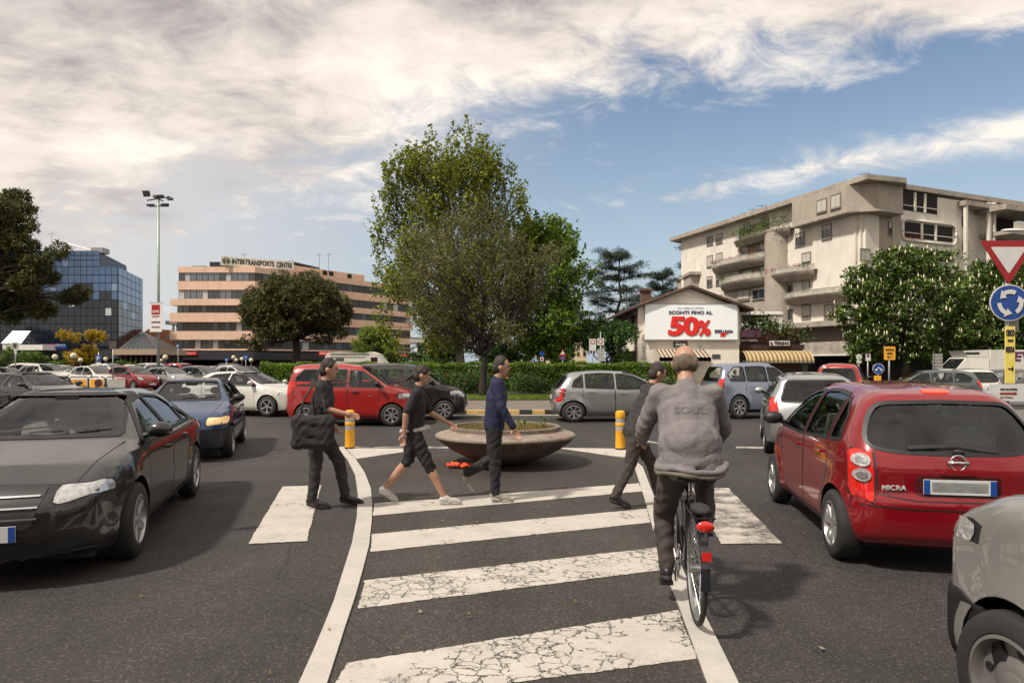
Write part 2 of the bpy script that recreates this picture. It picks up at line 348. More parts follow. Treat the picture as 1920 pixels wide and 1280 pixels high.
LAMPO = mat('tail_lamp_orange', (.6, .12, .02), .12, var=.15, coat=1)
LAMPW = mat('headlamp_clear', (.55, .55, .55), .08, metal=.5, var=.3, vs=30, coat=1)
LAMPA = mat('headlamp_lit', (.9, .55, .25), .1, var=.3, vs=30, coat=1, emit=.5)
WHITE = mat('white_paint', (.72, .70, .66), .5, var=.06)
GREYM = mat('galvanised_steel', (.33, .33, .33), .45, metal=.6, var=.15, vs=10)
DARKM = mat('dark_steel', (.03, .03, .032), .45, metal=.3, var=.2)
YEL = mat('bollard_yellow', (.75, .36, .015), .5, var=.08, vs=8, dirt=((.25, .13, .03), 5, .35))
REFL = mat('reflective_band', (.42, .40, .40), .35, metal=.3, var=.1, vs=30)
SKIN = mat('skin', (.40, .22, .15), .5, var=.12, vs=20)
REDP = mat('red_plastic', (.55, .02, .012), .4, var=.1)
BLUES = mat('sign_blue', (.012, .06, .27), .35, var=.1)
REDS = mat('sign_red', (.30, .008, .012), .35, var=.1)
SIGNW = mat('sign_white', (.60, .59, .57), .4, var=.06)
BARK = mat('bark', (.055, .042, .032), .9, var=.4, vs=8, bump=.8, bs=18)
BARKG = mat('bark_grey', (.14, .12, .095), .9, var=.35, vs=5, bump=.5, bs=14)
ORANGE = mat('orange_cloth', (.75, .08, .02), .7, var=.3, vs=12)
WHP = mat('registration_plate', (.55, .55, .53), .4, var=.1)

# ---------------- ground and markings ----------------
def sheet(name, pts, z, m, kind='structure', parent=None):
    b = B(); b.add([(x, y, z) for x, y in pts], [tuple(range(len(pts)))])
    o = b.build(name, m, parent)
    if kind: tag(o, kind=kind)
    return o
g = B(); g.add([(-1500, -300, 0), (1500, -300, 0), (1500, 3000, 0), (-1500, 3000, 0)], [(0, 1, 2, 3)]); tag(g.build('ground', mat('far_ground', (.10, .095, .08), .9, var=.3, vs=.05)), kind='structure')
g = B(); g.add([(-90, -25, .004), (90, -25, .004), (90, 110, .004), (-90, 110, .004)], [(0, 1, 2, 3)]); tag(g.build('road', ASPH), kind='structure')

def lerp_(a, b, t): return a+(b-a)*t
def ccw(p):
    a = sum(p[i][0]*p[(i+1) % len(p)][1]-p[(i+1) % len(p)][0]*p[i][1] for i in range(len(p)))
    return p if a > 0 else p[::-1]
LEFT_O = [(630, 838), (652, 863), (666, 892), (671, 928), (669, 971), (660, 1021), (644, 1072), (625, 1133), (605, 1183), (587, 1226), (563, 1280), (515, 1380)]
LEFT_I = [(644, 840), (666, 861), (684, 888), (695, 917), (698, 946), (697, 978), (692, 1025), (680, 1072), (666, 1122), (648, 1176), (630, 1233), (615, 1280), (575, 1390)]
RIGHT_O = [(1205, 877), (1223, 924), (1240, 964), (1246, 992), (1284, 1079), (1320, 1154), (1349, 1212), (1382, 1280), (1440, 1400)]
RIGHT_I = [(1184, 859), (1198, 903), (1206, 928), (1220, 978), (1234, 1028), (1254, 1093), (1274, 1143), (1295, 1201), (1324, 1280), (1365, 1390)]
def gp(pts): return [G(*p) for p in pts]
sheet('island_paving', ccw(gp([(644, 840)]+LEFT_I[1:])+gp(RIGHT_I[::-1])+gp([(1180, 842)])), .008, ASPH2)
def strip(name, A_, B_, z, m):
    pts = ccw(gp(A_)+gp(B_[::-1])); b = B(); b.prism(pts, .002, z); return tag(b.build(name, m), kind='structure')
strip('kerb_strip', LEFT_O, LEFT_I, .022, KERBP)
strip('kerb_strip', RIGHT_I, RIGHT_O, .022, KERBP)
for nm, q, m in (('crossing_stripe', [(702, 945), (1198, 907), (1205, 922), (699, 968)], PAINT), ('crossing_stripe', [(697, 1003), (1213, 955), (1219, 981), (695, 1036)], PAINT),
                 ('crossing_stripe', [(684, 1090), (1233, 1028), (1243, 1070), (671, 1143)], PAINT_C), ('crossing_stripe', [(650, 1246), (1272, 1146), (1306, 1238), (600, 1330)], PAINT_C),
                 ('crossing_stripe', [(530, 913), (602, 911), (575, 1016), (465, 1021)], PAINT), ('crossing_stripe', [(1296, 915), (1366, 916), (1466, 1020), (1352, 1021)], PAINT_W),
                 ('lane_marking', [(648, 841), (800, 838), (790, 843), (668, 861)], PAINT), ('lane_marking', [(1040, 840), (1180, 842), (1190, 861), (1130, 853)], PAINT),
                 ('lane_marking', [(1380, 838), (1432, 838), (1434, 842), (1378, 842)], PAINT_W), ('lane_marking', [(640, 838), (1040, 838), (1040, 841), (640, 841)], PAINT_W)):
    q = ccw(gp(q)); e_ = []
    for i in range(len(q)):
        p0, p1 = q[i], q[(i+1) % len(q)]; L_ = math.dist(p0, p1); n = max(1, int(L_/.035)); tx_, ty_ = (p1[0]-p0[0])/L_, (p1[1]-p0[1])/L_
        for k in range(n): t = k/n; w_ = rnd.gauss(0, .0035)+.003*math.sin(t*L_*9+i) if k else 0; e_.append((lerp_(p0[0], p1[0], t)+ty_*w_, lerp_(p0[1], p1[1], t)-tx_*w_))
    sheet(nm, e_, .012, m)

# raised roundabout island
def sellipse(cx, cy, a, b_, n=96, e=2.6):
    r = []
    for i in range(n):
        t = 2*math.pi*i/n; c, s = math.cos(t), math.sin(t)
        r.append((cx+a*abs(c)**(2/e)*(1 if c > 0 else -1), cy+b_*abs(s)**(2/e)*(1 if s > 0 else -1)))
    return r
IC = (-1.5, 42.0)
def ring(b, P, Q, z0, z1, mi=0):
    n = len(P)
    for i in range(n):
        j = (i+1) % n
        b.hexa([(*P[i], z0), (*P[j], z0), (*Q[j], z0), (*Q[i], z0), (*P[i], z1), (*P[j], z1), (*Q[j], z1), (*Q[i], z1)], mi(i) if callable(mi) else mi)
ky = 19.5
K0 = sellipse(*IC, 19, ky, 420); K1 = sellipse(*IC, 18.75, ky-.25, 420)
b = B(); ring(b, K0, K1, 0.0, .14, lambda i: 0 if i % 2 else 1)
tag(b.build('kerb', [mat('kerb_yellow', (.55, .38, .14), .8, var=.2), mat('kerb_dark', (.035, .03, .028), .85, var=.3)]), kind='structure')
b = B(); ring(b, sellipse(*IC, 19.55, ky+.55, 140), sellipse(*IC, 19.35, ky+.35, 140), .002, .014); tag(b.build('lane_marking', PAINT), kind='structure')
b = B(); ring(b, K1, sellipse(*IC, 13.2, ky-6.2, 420), 0.0, .12); tag(b.build('cobbled_apron', mat('apron_stone', (.15, .125, .11), .85, var=.3, vs=3, bump=.8, bs=9)), kind='structure')
GP = sellipse(*IC, 13.2, ky-6.2, 120); b = B(); b.prism(GP, 0, .16); tag(b.build('island_ground', mat('soil', (.05, .05, .02), .95, var=.4, vs=2)), kind='structure')

GRASS = leaf_mat('grass_blades', [(.07, .13, .015), (.13, .22, .02), (.20, .28, .03), (.25, .27, .07)], .4)
def blades(name, pts, h, w, m, label, cat, parent=None, kind='stuff'):
    n = len(pts); a = nr.uniform(0, 2*np.pi, n); hh = nr.uniform(.5, 1, n)*h; d = np.stack([np.cos(a), np.sin(a), 0*a], 1)*w/2; lean = nr.normal(0, .35, (n, 3)); lean[:, 2] = 1; lean *= hh[:, None]
    V = np.stack([pts-d, pts+d, pts+lean], 1).reshape(-1, 3); me = np_mesh(name, V, np.arange(3*n).reshape(-1, 3), [m])
    return tag(link(name, me, parent), label, cat, kind=kind)
n = 42000; t = nr.uniform(0, 1, n); ang = nr.uniform(np.pi*1.08, np.pi*1.92, n)
e = 2.6; rr = .72+.27*np.sqrt(t)
gx = IC[0]+13.1*np.sign(np.cos(ang))*np.abs(np.cos(ang))**(2/e)*rr; gy = IC[1]+(ky-6.3)*np.sign(np.sin(ang))*np.abs(np.sin(ang))**(2/e)*rr
blades('grass', np.stack([gx, gy, np.full(n, .16)], 1), .14, .05, GRASS, 'short mown green grass on the roundabout in front of the hedge', 'grass')

# ---------------- leaves and trees ----------------
def leaves(name, P, size, m, up=.4, aspect=.6, parent=None, jit=.35):
    n = len(P); nn = nr.normal(0, 1, (n, 3)); nn[:, 2] = np.abs(nn[:, 2])+up; nn /= np.linalg.norm(nn, axis=1)[:, None]
    r = nr.normal(0, 1, (n, 3)); a = np.cross(nn, r); a /= np.linalg.norm(a, axis=1)[:, None]+1e-9; b_ = np.cross(nn, a)
    s = size*nr.uniform(1-jit, 1+jit, n)[:, None]; fold = nn*s*.12
    V = np.stack([P-a*s*.5, P+b_*s*aspect*.5-fold, P+a*s*.5, P-b_*s*aspect*.5-fold], 1).reshape(-1, 3)
    me = np_mesh(name, V, np.arange(4*n).reshape(-1, 4), m if isinstance(m, list) else [m]); return link(name, me, parent)

def limb(b, p0, p1, r0, r1, wob=.08, n=5, k=7):
    p0 = Vector(p0); p1 = Vector(p1); L_ = (p1-p0).length; pts = []; rs = []
    for i in range(n+1):
        t = i/n; o = Vector((rnd.gauss(0, 1), rnd.gauss(0, 1), rnd.gauss(0, .5)))*wob*L_*math.sin(math.pi*t)*.5
        pts.append(p0.lerp(p1, t)+o); rs.append(r0+(r1-r0)*t)
    b.tube(pts, rs, k); return pts

def tree(name, label, pos, trunk_r, trunk_h, clumps, nshoot, slen, per, spread, lsize, leafm, updir=.5, group=None, bark=None, cat='tree', outw=.7, aspect=.6, fork=None, blossoms=None, stems=1, lup=.4, limb_r=.35):
    """clumps: list of (x,y,z,rx,ry,rz) relative to base. Shoots grow from the clumps, leaves along them."""
    root = empty(name, pos, 0, label, cat, group); b = B()
    cl = np.array(clumps, float); w = (cl[:, 3]*cl[:, 4]*cl[:, 5])**(2/3); w /= w.sum()
    tops = [(0, 0, trunk_h)]
    if stems == 1: limb(b, (0, 0, -.1), (rnd.uniform(-.1, .1), 0, trunk_h), trunk_r*1.15, trunk_r*.72, .03, 6, 10)
    else:
        limb(b, (0, 0, -.1), (0, 0, trunk_h), trunk_r*1.1, trunk_r*.8, .05, 4, 9); tops = [(0, 0, trunk_h)]
    for c in cl:
        t = tops[0]; q = (c[0]*.95, c[1]*.95, c[2]-c[5]*.1); d = math.dist(t, q); r = max(.03, trunk_r*limb_r*min(1, 1.6/(1+.12*len(cl))+.35))
        pts = limb(b, t, q, r, r*.3, .22, 6, 6)
        for k in range(3):
            a = pts[2+k]; e_ = Vector((c[0]+rnd.gauss(0, .6)*c[3], c[1]+rnd.gauss(0, .6)*c[4], c[2]+rnd.gauss(.2, .5)*c[5])); limb(b, a, e_, r*.4, r*.1, .15, 4, 5)
    idx = nr.choice(len(cl), nshoot, p=w); C = cl[idx]
    u = nr.normal(0, 1, (nshoot, 3)); u /= np.linalg.norm(u, axis=1)[:, None]; rad = nr.uniform(.25, 1, nshoot)**(1/2.2)
    S = C[:, :3]+u*C[:, 3:6]*rad[:, None]
    cen = np.array([cl[:, 0].mean(), cl[:, 1].mean(), cl[:, 2].mean()-1]); D = (S-cen); D /= np.linalg.norm(D, axis=1)[:, None]+1e-9
    D = D*outw+nr.normal(0, .35, (nshoot, 3)); D[:, 2] += updir; D /= np.linalg.norm(D, axis=1)[:, None]
    ln = slen*nr.uniform(.5, 1.2, nshoot)
    tt = nr.uniform(0, 1, (nshoot, per)); P = S[:, None, :]+D[:, None, :]*(ln[:, None]*tt)[:, :, None]+nr.normal(0, 1, (nshoot, per, 3))*spread*(1-.6*tt)[:, :, None]
    # twigs for a share of the shoots
    for i in range(0, nshoot if nshoot > 500 else 0, max(1, nshoot//160)):
        b.cyl(S[i], S[i]+D[i]*ln[i], .02, .006, 3, caps=False)
    b.build('trunk', bark or BARK, root, smooth=True)
    leaves('crown', P.reshape(-1, 3), lsize, leafm, parent=root, aspect=aspect, up=lup)
    if blossoms:
        nb, hb, bm = blossoms; k = nr.choice(nshoot, nb, replace=False); q = S[k]+D[k]*ln[k][:, None]
        q = q[(q[:, 1] < 1.5)]; V = []; Fc = []
        for p in q:
            o = len(V); s = hb*rnd.uniform(.6, 1.2); r = s*.24
            for a in range(5): t = a*2*math.pi/5; V.append((p[0]+r*math.cos(t), p[1]+r*math.sin(t), p[2]))
            V += [(p[0], p[1], p[2]+s), (p[0], p[1], p[2]-r)]
            for a in range(5): Fc += [(o+a, o+(a+1) % 5, o+5), (o+(a+1) % 5, o+a, o+6)]
        tag(link('blossom', np_mesh('blossom', np.array(V), np.array(Fc), [bm]), root), kind='stuff')
    return root
# ---------------- vehicles ----------------
def sdf(px, py, poly):
    """signed distance of arrays of points to a polygon, negative inside"""
    P = np.stack([px.ravel(), py.ravel()], 1); V = np.array(poly, float); d = np.full(len(P), 1e9); s = np.ones(len(P)); n = len(V); j = n-1
    for i in range(n):
        e = V[j]-V[i]; w = P-V[i]; t = np.clip((w@e)/(e@e+1e-12), 0, 1); b = w-t[:, None]*e; d = np.minimum(d, (b*b).sum(1))
        c1 = P[:, 1] >= V[i][1]; c2 = P[:, 1] < V[j][1]; c3 = e[0]*w[:, 1] > e[1]*w[:, 0]
        s = np.where((c1 & c2 & c3) | (~c1 & ~c2 & ~c3), -s, s); j = i
    return (s*np.sqrt(d)).reshape(px.shape)
def smax(a, b, k):
    h = np.maximum(k-np.abs(a-b), 0)/k; return np.maximum(a, b)+h*h*k*.25

def glass_mat(name, tint, refl=.06):
    m = bpy.data.materials.new(name); m.use_nodes = True; nt = m.node_tree; N = nt.nodes; L = nt.links; N.remove(N['Principled BSDF']); out = N['Material Output']
    t = N.new('ShaderNodeBsdfTransparent'); t.inputs[0].default_value = (*tint, 1); g = N.new('ShaderNodeBsdfGlossy'); g.inputs['Roughness'].default_value = .02; g.inputs[0].default_value = (.9, .92, .95, 1)
    f = N.new('ShaderNodeFresnel'); f.inputs[0].default_value = 1.5; a = N.new('ShaderNodeMath'); a.operation = 'MULTIPLY_ADD'; a.inputs[1].default_value = 1.0; a.inputs[2].default_value = refl; a.use_clamp = True; L.new(f.outputs[0], a.inputs[0])
    x = N.new('ShaderNodeMixShader'); L.new(a.outputs[0], x.inputs[0]); L.new(t.outputs[0], x.inputs[1]); L.new(g.outputs[0], x.inputs[2]); L.new(x.outputs[0], out.inputs[0]); MATS[name] = m; return m
GLASST = glass_mat('car_glass_clear', (.82, .86, .84), .015)
SEATM = mat('seat_cloth', (.24, .23, .22), .9, var=.3, vs=12)
class Car:
    def __init__(c, L, W, H, side, xf, xr, Rw, beltf, beltr, roofw, plan=None, bow=.10, k=.12, flare=.025, belt_in=.04, fronthw=.80, rearhw=.88, bulge=.0):
        c.L, c.W, c.H, c.xf, c.xr, c.R, c.bf, c.br, c.bow, c.k, c.fl = L, W, H, xf, xr, Rw, beltf, beltr, bow, k, flare
        w = W/2; c.side = side; c.roofw = roofw
        c.plan = plan or [(-L/2, -1), (-L/2, w*rearhw*.8), (-L/2+.12, w*rearhw), (-L/2+.55, w*.985), (0, w), (L/2-.8, w*.985), (L/2-.28, w*fronthw), (L/2-.05, w*fronthw*.62), (L/2, -1)]
        bm = (beltf+beltr)/2
        c.sect = [(-1, .13), (w*.90, .15), (w*.965, .28), (w*.995, .50), (w*.985, bm-.12), (w-belt_in, bm), (roofw+.02, H-.17), (roofw-.12, H-.015), (0, H+.03), (-1, H+.03)]
    def f(c, x, y, z):
        ya = np.abs(y); fl = 0
        for xw in (c.xf, c.xr):
            r = np.hypot(x-xw, z-c.R); fl = fl+c.fl*np.exp(-((r-(c.R+.05))/.08)**2)
        ya2 = ya/(1+fl)
        xs = x+np.sign(x)*c.bow*(ya/(c.W/2))**2
        a = sdf(xs, z, c.side); b = sdf(x, ya2, c.plan); s = sdf(ya2, z, c.sect)
        return smax(smax(a, s, c.k), b, c.k)
    def solve(c, o, d, tmax=5., it=22):
        lo = np.zeros(len(o)); hi = np.full(len(o), tmax)
        for _ in range(it):
            m = (lo+hi)/2; p = o+d*m[:, None]; ins = c.f(p[:, 0], p[:, 1], p[:, 2]) < 0; lo = np.where(ins, m, lo); hi = np.where(ins, hi, m)
        return o+d*((lo+hi)/2)[:, None]
    def grad(c, p, h=.004):
        g = np.stack([c.f(p[:, 0]+h*(i == 0), p[:, 1]+h*(i == 1), p[:, 2]+h*(i == 2))-c.f(p[:, 0]-h*(i == 0), p[:, 1]-h*(i == 1), p[:, 2]-h*(i == 2)) for i in range(3)], 1)
        return g/(np.linalg.norm(g, axis=1)[:, None]+1e-9)
    def shell(c, name, paint, q, inner=None):
        m = int(48*q)//2*2; xa, xb = -c.L/2+.75, c.L/2-.85; z0 = .58; nc = int(15*q); nm = int(44*q)
        fld = c.f
        if inner:
            xa, xb, z0 = -c.L/2+.55, inner, c.bf-.10; c.f = lambda x, y, z: np.maximum(fld(x, y, z)+.05, (c.bf-.20)-z)
        rows = []
        th = np.linspace(0, 2*np.pi, m, endpoint=False)
        for i in range(1, nc+1):
            ph = np.pi/2*(i/nc); rows.append((xa, -np.cos(ph), np.sin(ph)))
        for i in range(1, nm): rows.append((xa+(xb-xa)*i/nm, 0, 1))
        for i in range(nc, 0, -1):
            ph = np.pi/2*(i/nc); rows.append((xb, np.cos(ph), np.sin(ph)))
        O = []; D = []
        for x0, cx, sx in rows:
            O.append(np.stack([np.full(m, x0), np.zeros(m), np.full(m, z0)], 1)); D.append(np.stack([np.full(m, cx), np.sin(th)*sx, -np.cos(th)*sx], 1))
        O = np.concatenate(O+[np.array([[xa, 0, z0], [xb, 0, z0]])]); D = np.concatenate(D+[np.array([[-1., 0, 0], [1., 0, 0]])])
        V = c.solve(O, D); c.f = fld; nr_ = len(rows); Fq = []
        for i in range(nr_-1):
            for k in range(m):
                k2 = (k+1) % m; Fq.append((i*m+k, i*m+k2, (i+1)*m+k2, (i+1)*m+k))
        T = len(V)-2; F3 = [(T, (k+1) % m, k) for k in range(m)]+[(T+1, (nr_-1)*m+k, (nr_-1)*m+(k+1) % m) for k in range(m)]
        me = bpy.data.meshes.new(name); me.from_pydata(V.tolist(), [], Fq+F3); me.materials.append(paint); me.materials.append(BLACKM)
        if inner: me.polygons.foreach_set('material_index', [1]*len(me.polygons))
        bm_ = bmesh.new(); bm_.from_mesh(me); bmesh.ops.recalc_face_normals(bm_, faces=bm_.faces); bm_.to_mesh(me); bm_.free()
        return link(name, me)
    def body(c, name, paint, q=1.0, cut=True, hollow=None):
        ob = c.shell(name, paint, q); me = ob.data
        if cut:
            cb = B()
            for xw in (c.xf, c.xr):
                for s in (-1, 1):
                    w0 = c.W/2-.30; w1 = c.W/2+.25; cb.cyl((xw, s*w0, c.R+.01), (xw, s*w1, c.R+.01), c.R+.045, n=36, mi=1)
            cos = [cb.build('cutter', [paint, BLACKM])]
            if hollow:
                cos.append(c.shell('cutter', paint, .8, hollow['xb'])); b3 = B(); b4 = B()
                for p in hollow['sides']: b3.slab(roundpoly(p, .03), (0, 0, 0), (1, 0, 0), (0, 0, 1), -1.4, 1.4, 1)
                b4.slab(roundpoly(hollow['wind'], .05), (0, 0, 0), (0, 1, 0), (0, 0, 1), .15, 3.2, 1)
                if hollow['rear']: b4.slab(roundpoly(hollow['rear'], .08), (0, 0, 0), (0, 1, 0), (0, 0, 1), -3.2, -.6, 1)
                cos += [b3.build('cutter', [paint, BLACKM]), b4.build('cutter', [paint, BLACKM])]
            for k_, co in enumerate(cos):
                if k_ != 1:
                    bm_ = bmesh.new(); bm_.from_mesh(co.data); bmesh.ops.recalc_face_normals(bm_, faces=bm_.faces); bm_.to_mesh(co.data); bm_.free()
                md = ob.modifiers.new('b', 'BOOLEAN'); md.object = co; md.operation = 'DIFFERENCE'; md.solver = 'EXACT'
            bpy.context.view_layer.update()
            me2 = bpy.data.meshes.new_from_object(ob.evaluated_get(bpy.context.evaluated_depsgraph_get()))
            ob.modifiers.clear(); ob.data = me2; me = me2
            for co in cos: bpy.data.objects.remove(co)
        me.polygons.foreach_set('use_smooth', [True]*len(me.polygons)); me.set_sharp_from_angle(angle=R(38)); me.name = name
        return ob
    def proj(c, uv, mode):
        uv = np.array(uv, float); n = len(uv); z = np.zeros(n)
        if mode in ('L', 'R'):
            s = 1. if mode == 'L' else -1.; o = np.stack([uv[:, 0], z+.05*s, uv[:, 1]], 1); d = np.tile([0, s, 0], (n, 1))
        elif mode == 'F': o = np.stack([z+c.cx, uv[:, 0], uv[:, 1]], 1); d = np.tile([1., 0, 0], (n, 1))
        elif mode == 'B': o = np.stack([z+c.cx, uv[:, 0], uv[:, 1]], 1); d = np.tile([-1., 0, 0], (n, 1))
        else: o = np.stack([uv[:, 0], uv[:, 1], z+.5], 1); d = np.tile([0, 0, 1.], (n, 1))
        return c.solve(o, d.astype(float))
    cx = 0.
    def panel(c, b, poly, mode, off=.004, mi=0, nr_=9, nc_=9, skirt=.02, mis=None, r=.03):
        poly = roundpoly(poly, r) if r else poly
        ys = [p[1] for p in poly]; y0, y1 = min(ys)+1e-4, max(ys)-1e-4; uv = []
        for i in range(nr_+1):
            t = i/nr_; t = .5-.5*math.cos(math.pi*t) if r else t; y = y0+(y1-y0)*t; xs = []
            for k in range(len(poly)):
                p, q = poly[k-1], poly[k]
                if (p[1]-y)*(q[1]-y) <= 0 and abs(p[1]-q[1]) > 1e-9: xs.append(p[0]+(q[0]-p[0])*(y-p[1])/(q[1]-p[1]))
            a, e = (min(xs), max(xs)) if xs else (poly[0][0],)*2
            uv += [(a+(e-a)*k/nc_, y) for k in range(nc_+1)]
        P = c.proj(uv, mode); N_ = c.grad(P); Q = P+N_*off; w = nc_+1
        flip = mode in ('R', 'F')
        fs = []
        for i in range(nr_):
            for k in range(nc_):
                q = (i*w+k, i*w+k+1, (i+1)*w+k+1, (i+1)*w+k); fs.append(q if mode in ('R', 'F') else q[::-1])
        b.add(Q, fs, mi)
        bd = [k for k in range(w)]+[i*w+nc_ for i in range(1, nr_+1)]+[nr_*w+k for k in range(nc_-1, -1, -1)]+[i*w for i in range(nr_-1, 0, -1)]
        m = len(bd); R1 = Q[bd]; R2 = R1-N_[bd]*skirt
        b.add(np.concatenate([R1, R2]), [(i, m+i, m+(i+1) % m, (i+1) % m) for i in range(m)], mi if mis is None else mis)
        return b
    def line(c, b, pts, mode, w=.009, off=.0025, mi=0, closed=False, step=.06):
        q = []
        if closed: pts = list(pts)+[pts[0]]
        for p, e in zip(pts[:-1], pts[1:]):
            n = max(1, int(math.dist(p, e)/step)); q += [(p[0]+(e[0]-p[0])*i/n, p[1]+(e[1]-p[1])*i/n) for i in range(n)]
        q.append(pts[-1]); q = np.array(q); t = np.gradient(q, axis=0); t /= np.linalg.norm(t, axis=1)[:, None]+1e-9; nn = np.stack([-t[:, 1], t[:, 0]], 1)*w/2
        A_ = c.proj(q+nn, mode); C_ = c.proj(q-nn, mode); A_ = A_+c.grad(A_)*off; C_ = C_+c.grad(C_)*off; n = len(q)
        return b.add(np.concatenate([A_, C_]), [(i, i+1, n+i+1, n+i) for i in range(n-1)], mi)

def clipx(poly, x, keep):            # keep +1: part with x' > x
    out = []
    for i in range(len(poly)):
        p, q = poly[i-1], poly[i]; a, e = (p[0]-x)*keep, (q[0]-x)*keep
        if (a > 0) != (e > 0): t = a/(a-e); out.append((x, p[1]+(q[1]-p[1])*t))
        if e > 0: out.append(q)
    return out
def grow(poly, d):
    cx = sum(p[0] for p in poly)/len(poly); cy = sum(p[1] for p in poly)/len(poly); out = []
    for i, p in enumerate(poly):
        a = Vector(p)-Vector(poly[i-1]); b_ = Vector(poly[(i+1) % len(poly)])-Vector(p)
        n1 = Vector((a.y, -a.x)).normalized() if a.length > 1e-9 else Vector((0, 0)); n2 = Vector((b_.y, -b_.x)).normalized() if b_.length > 1e-9 else Vector((0, 0))
        nn = (n1+n2); nn = nn.normalized() if nn.length > 1e-6 else n1
        if nn.dot(Vector((p[0]-cx, p[1]-cy))) < 0: nn = -nn
        out.append((p[0]+nn.x*d, p[1]+nn.y*d))
    return out

def wheel_mesh(Rw, wd=.19, spokes=7, style='alloy', steel=False):
    t = B(); Rr = Rw*.66
    t.lathe([(Rr, -wd/2+.01), (Rr+.01, -wd/2), (Rw-.03, -wd/2), (Rw-.008, -wd/2+.02), (Rw, -wd/2+.045), (Rw, wd/2-.045), (Rw-.008, wd/2-.02), (Rw-.03, wd/2), (Rr+.01, wd/2), (Rr, wd/2-.012)], n=40, axis='y')
    t.lathe([(0.001, -wd/2+.02), (Rr+.005, -wd/2+.02)], n=40, axis='y', mi=1)
    tm = t.mesh('wheel', [RUBBER, BLACKM], angle=50)
    r = B(); o = wd/2
    r.lathe([(Rr+.004, o-.05), (Rr+.004, o-.002), (Rr-.012, o+.002), (Rr-.022, o-.02), (Rr-.03, -.02)], n=40, axis='y')
    r.lathe([(.001, o-.012), (.03, o-.014), (.055, o-.02), (.06, o-.05)], n=20, axis='y')
    if steel:
        r.lathe([(.05, o-.03), (.09, o-.03), (.12, o-.055), (Rr-.02, o-.05)], n=28, axis='y')
        for i in range(8):
            a = 2*math.pi*i/8; c = (.145*math.cos(a), 0, .145*math.sin(a)); r.cyl((c[0], o-.06, c[2]), (c[0], o-.044, c[2]), .02, n=8, mi=1)
    else:
        for i in range(spokes):
            a = 2*math.pi*i/spokes; ca, sa = math.cos(a), math.sin(a); w0, w1 = .022, .034
            def P(rad, w, y): return (rad*ca-w*sa, y, rad*sa+w*ca)
            r.hexa([P(.035, -w0, o-.05), P(Rr-.01, -w1, o-.035), P(Rr-.01, w1, o-.035), P(.035, w0, o-.05), P(.035, -w0*.7, o-.016), P(Rr-.01, -w1*.8, o-.006), P(Rr-.01, w1*.8, o-.006), P(.035, w0*.7, o-.016)])
        r.lathe([(.001, o-.06), (Rr-.02, o-.062)], n=24, axis='y', mi=1)
    rm = r.mesh('rim', [ALLOY if not steel else mat('steel_rim', (.20, .19, .175), .45, metal=.5, var=.15), BLACKM], angle=40)
    return tm, rm

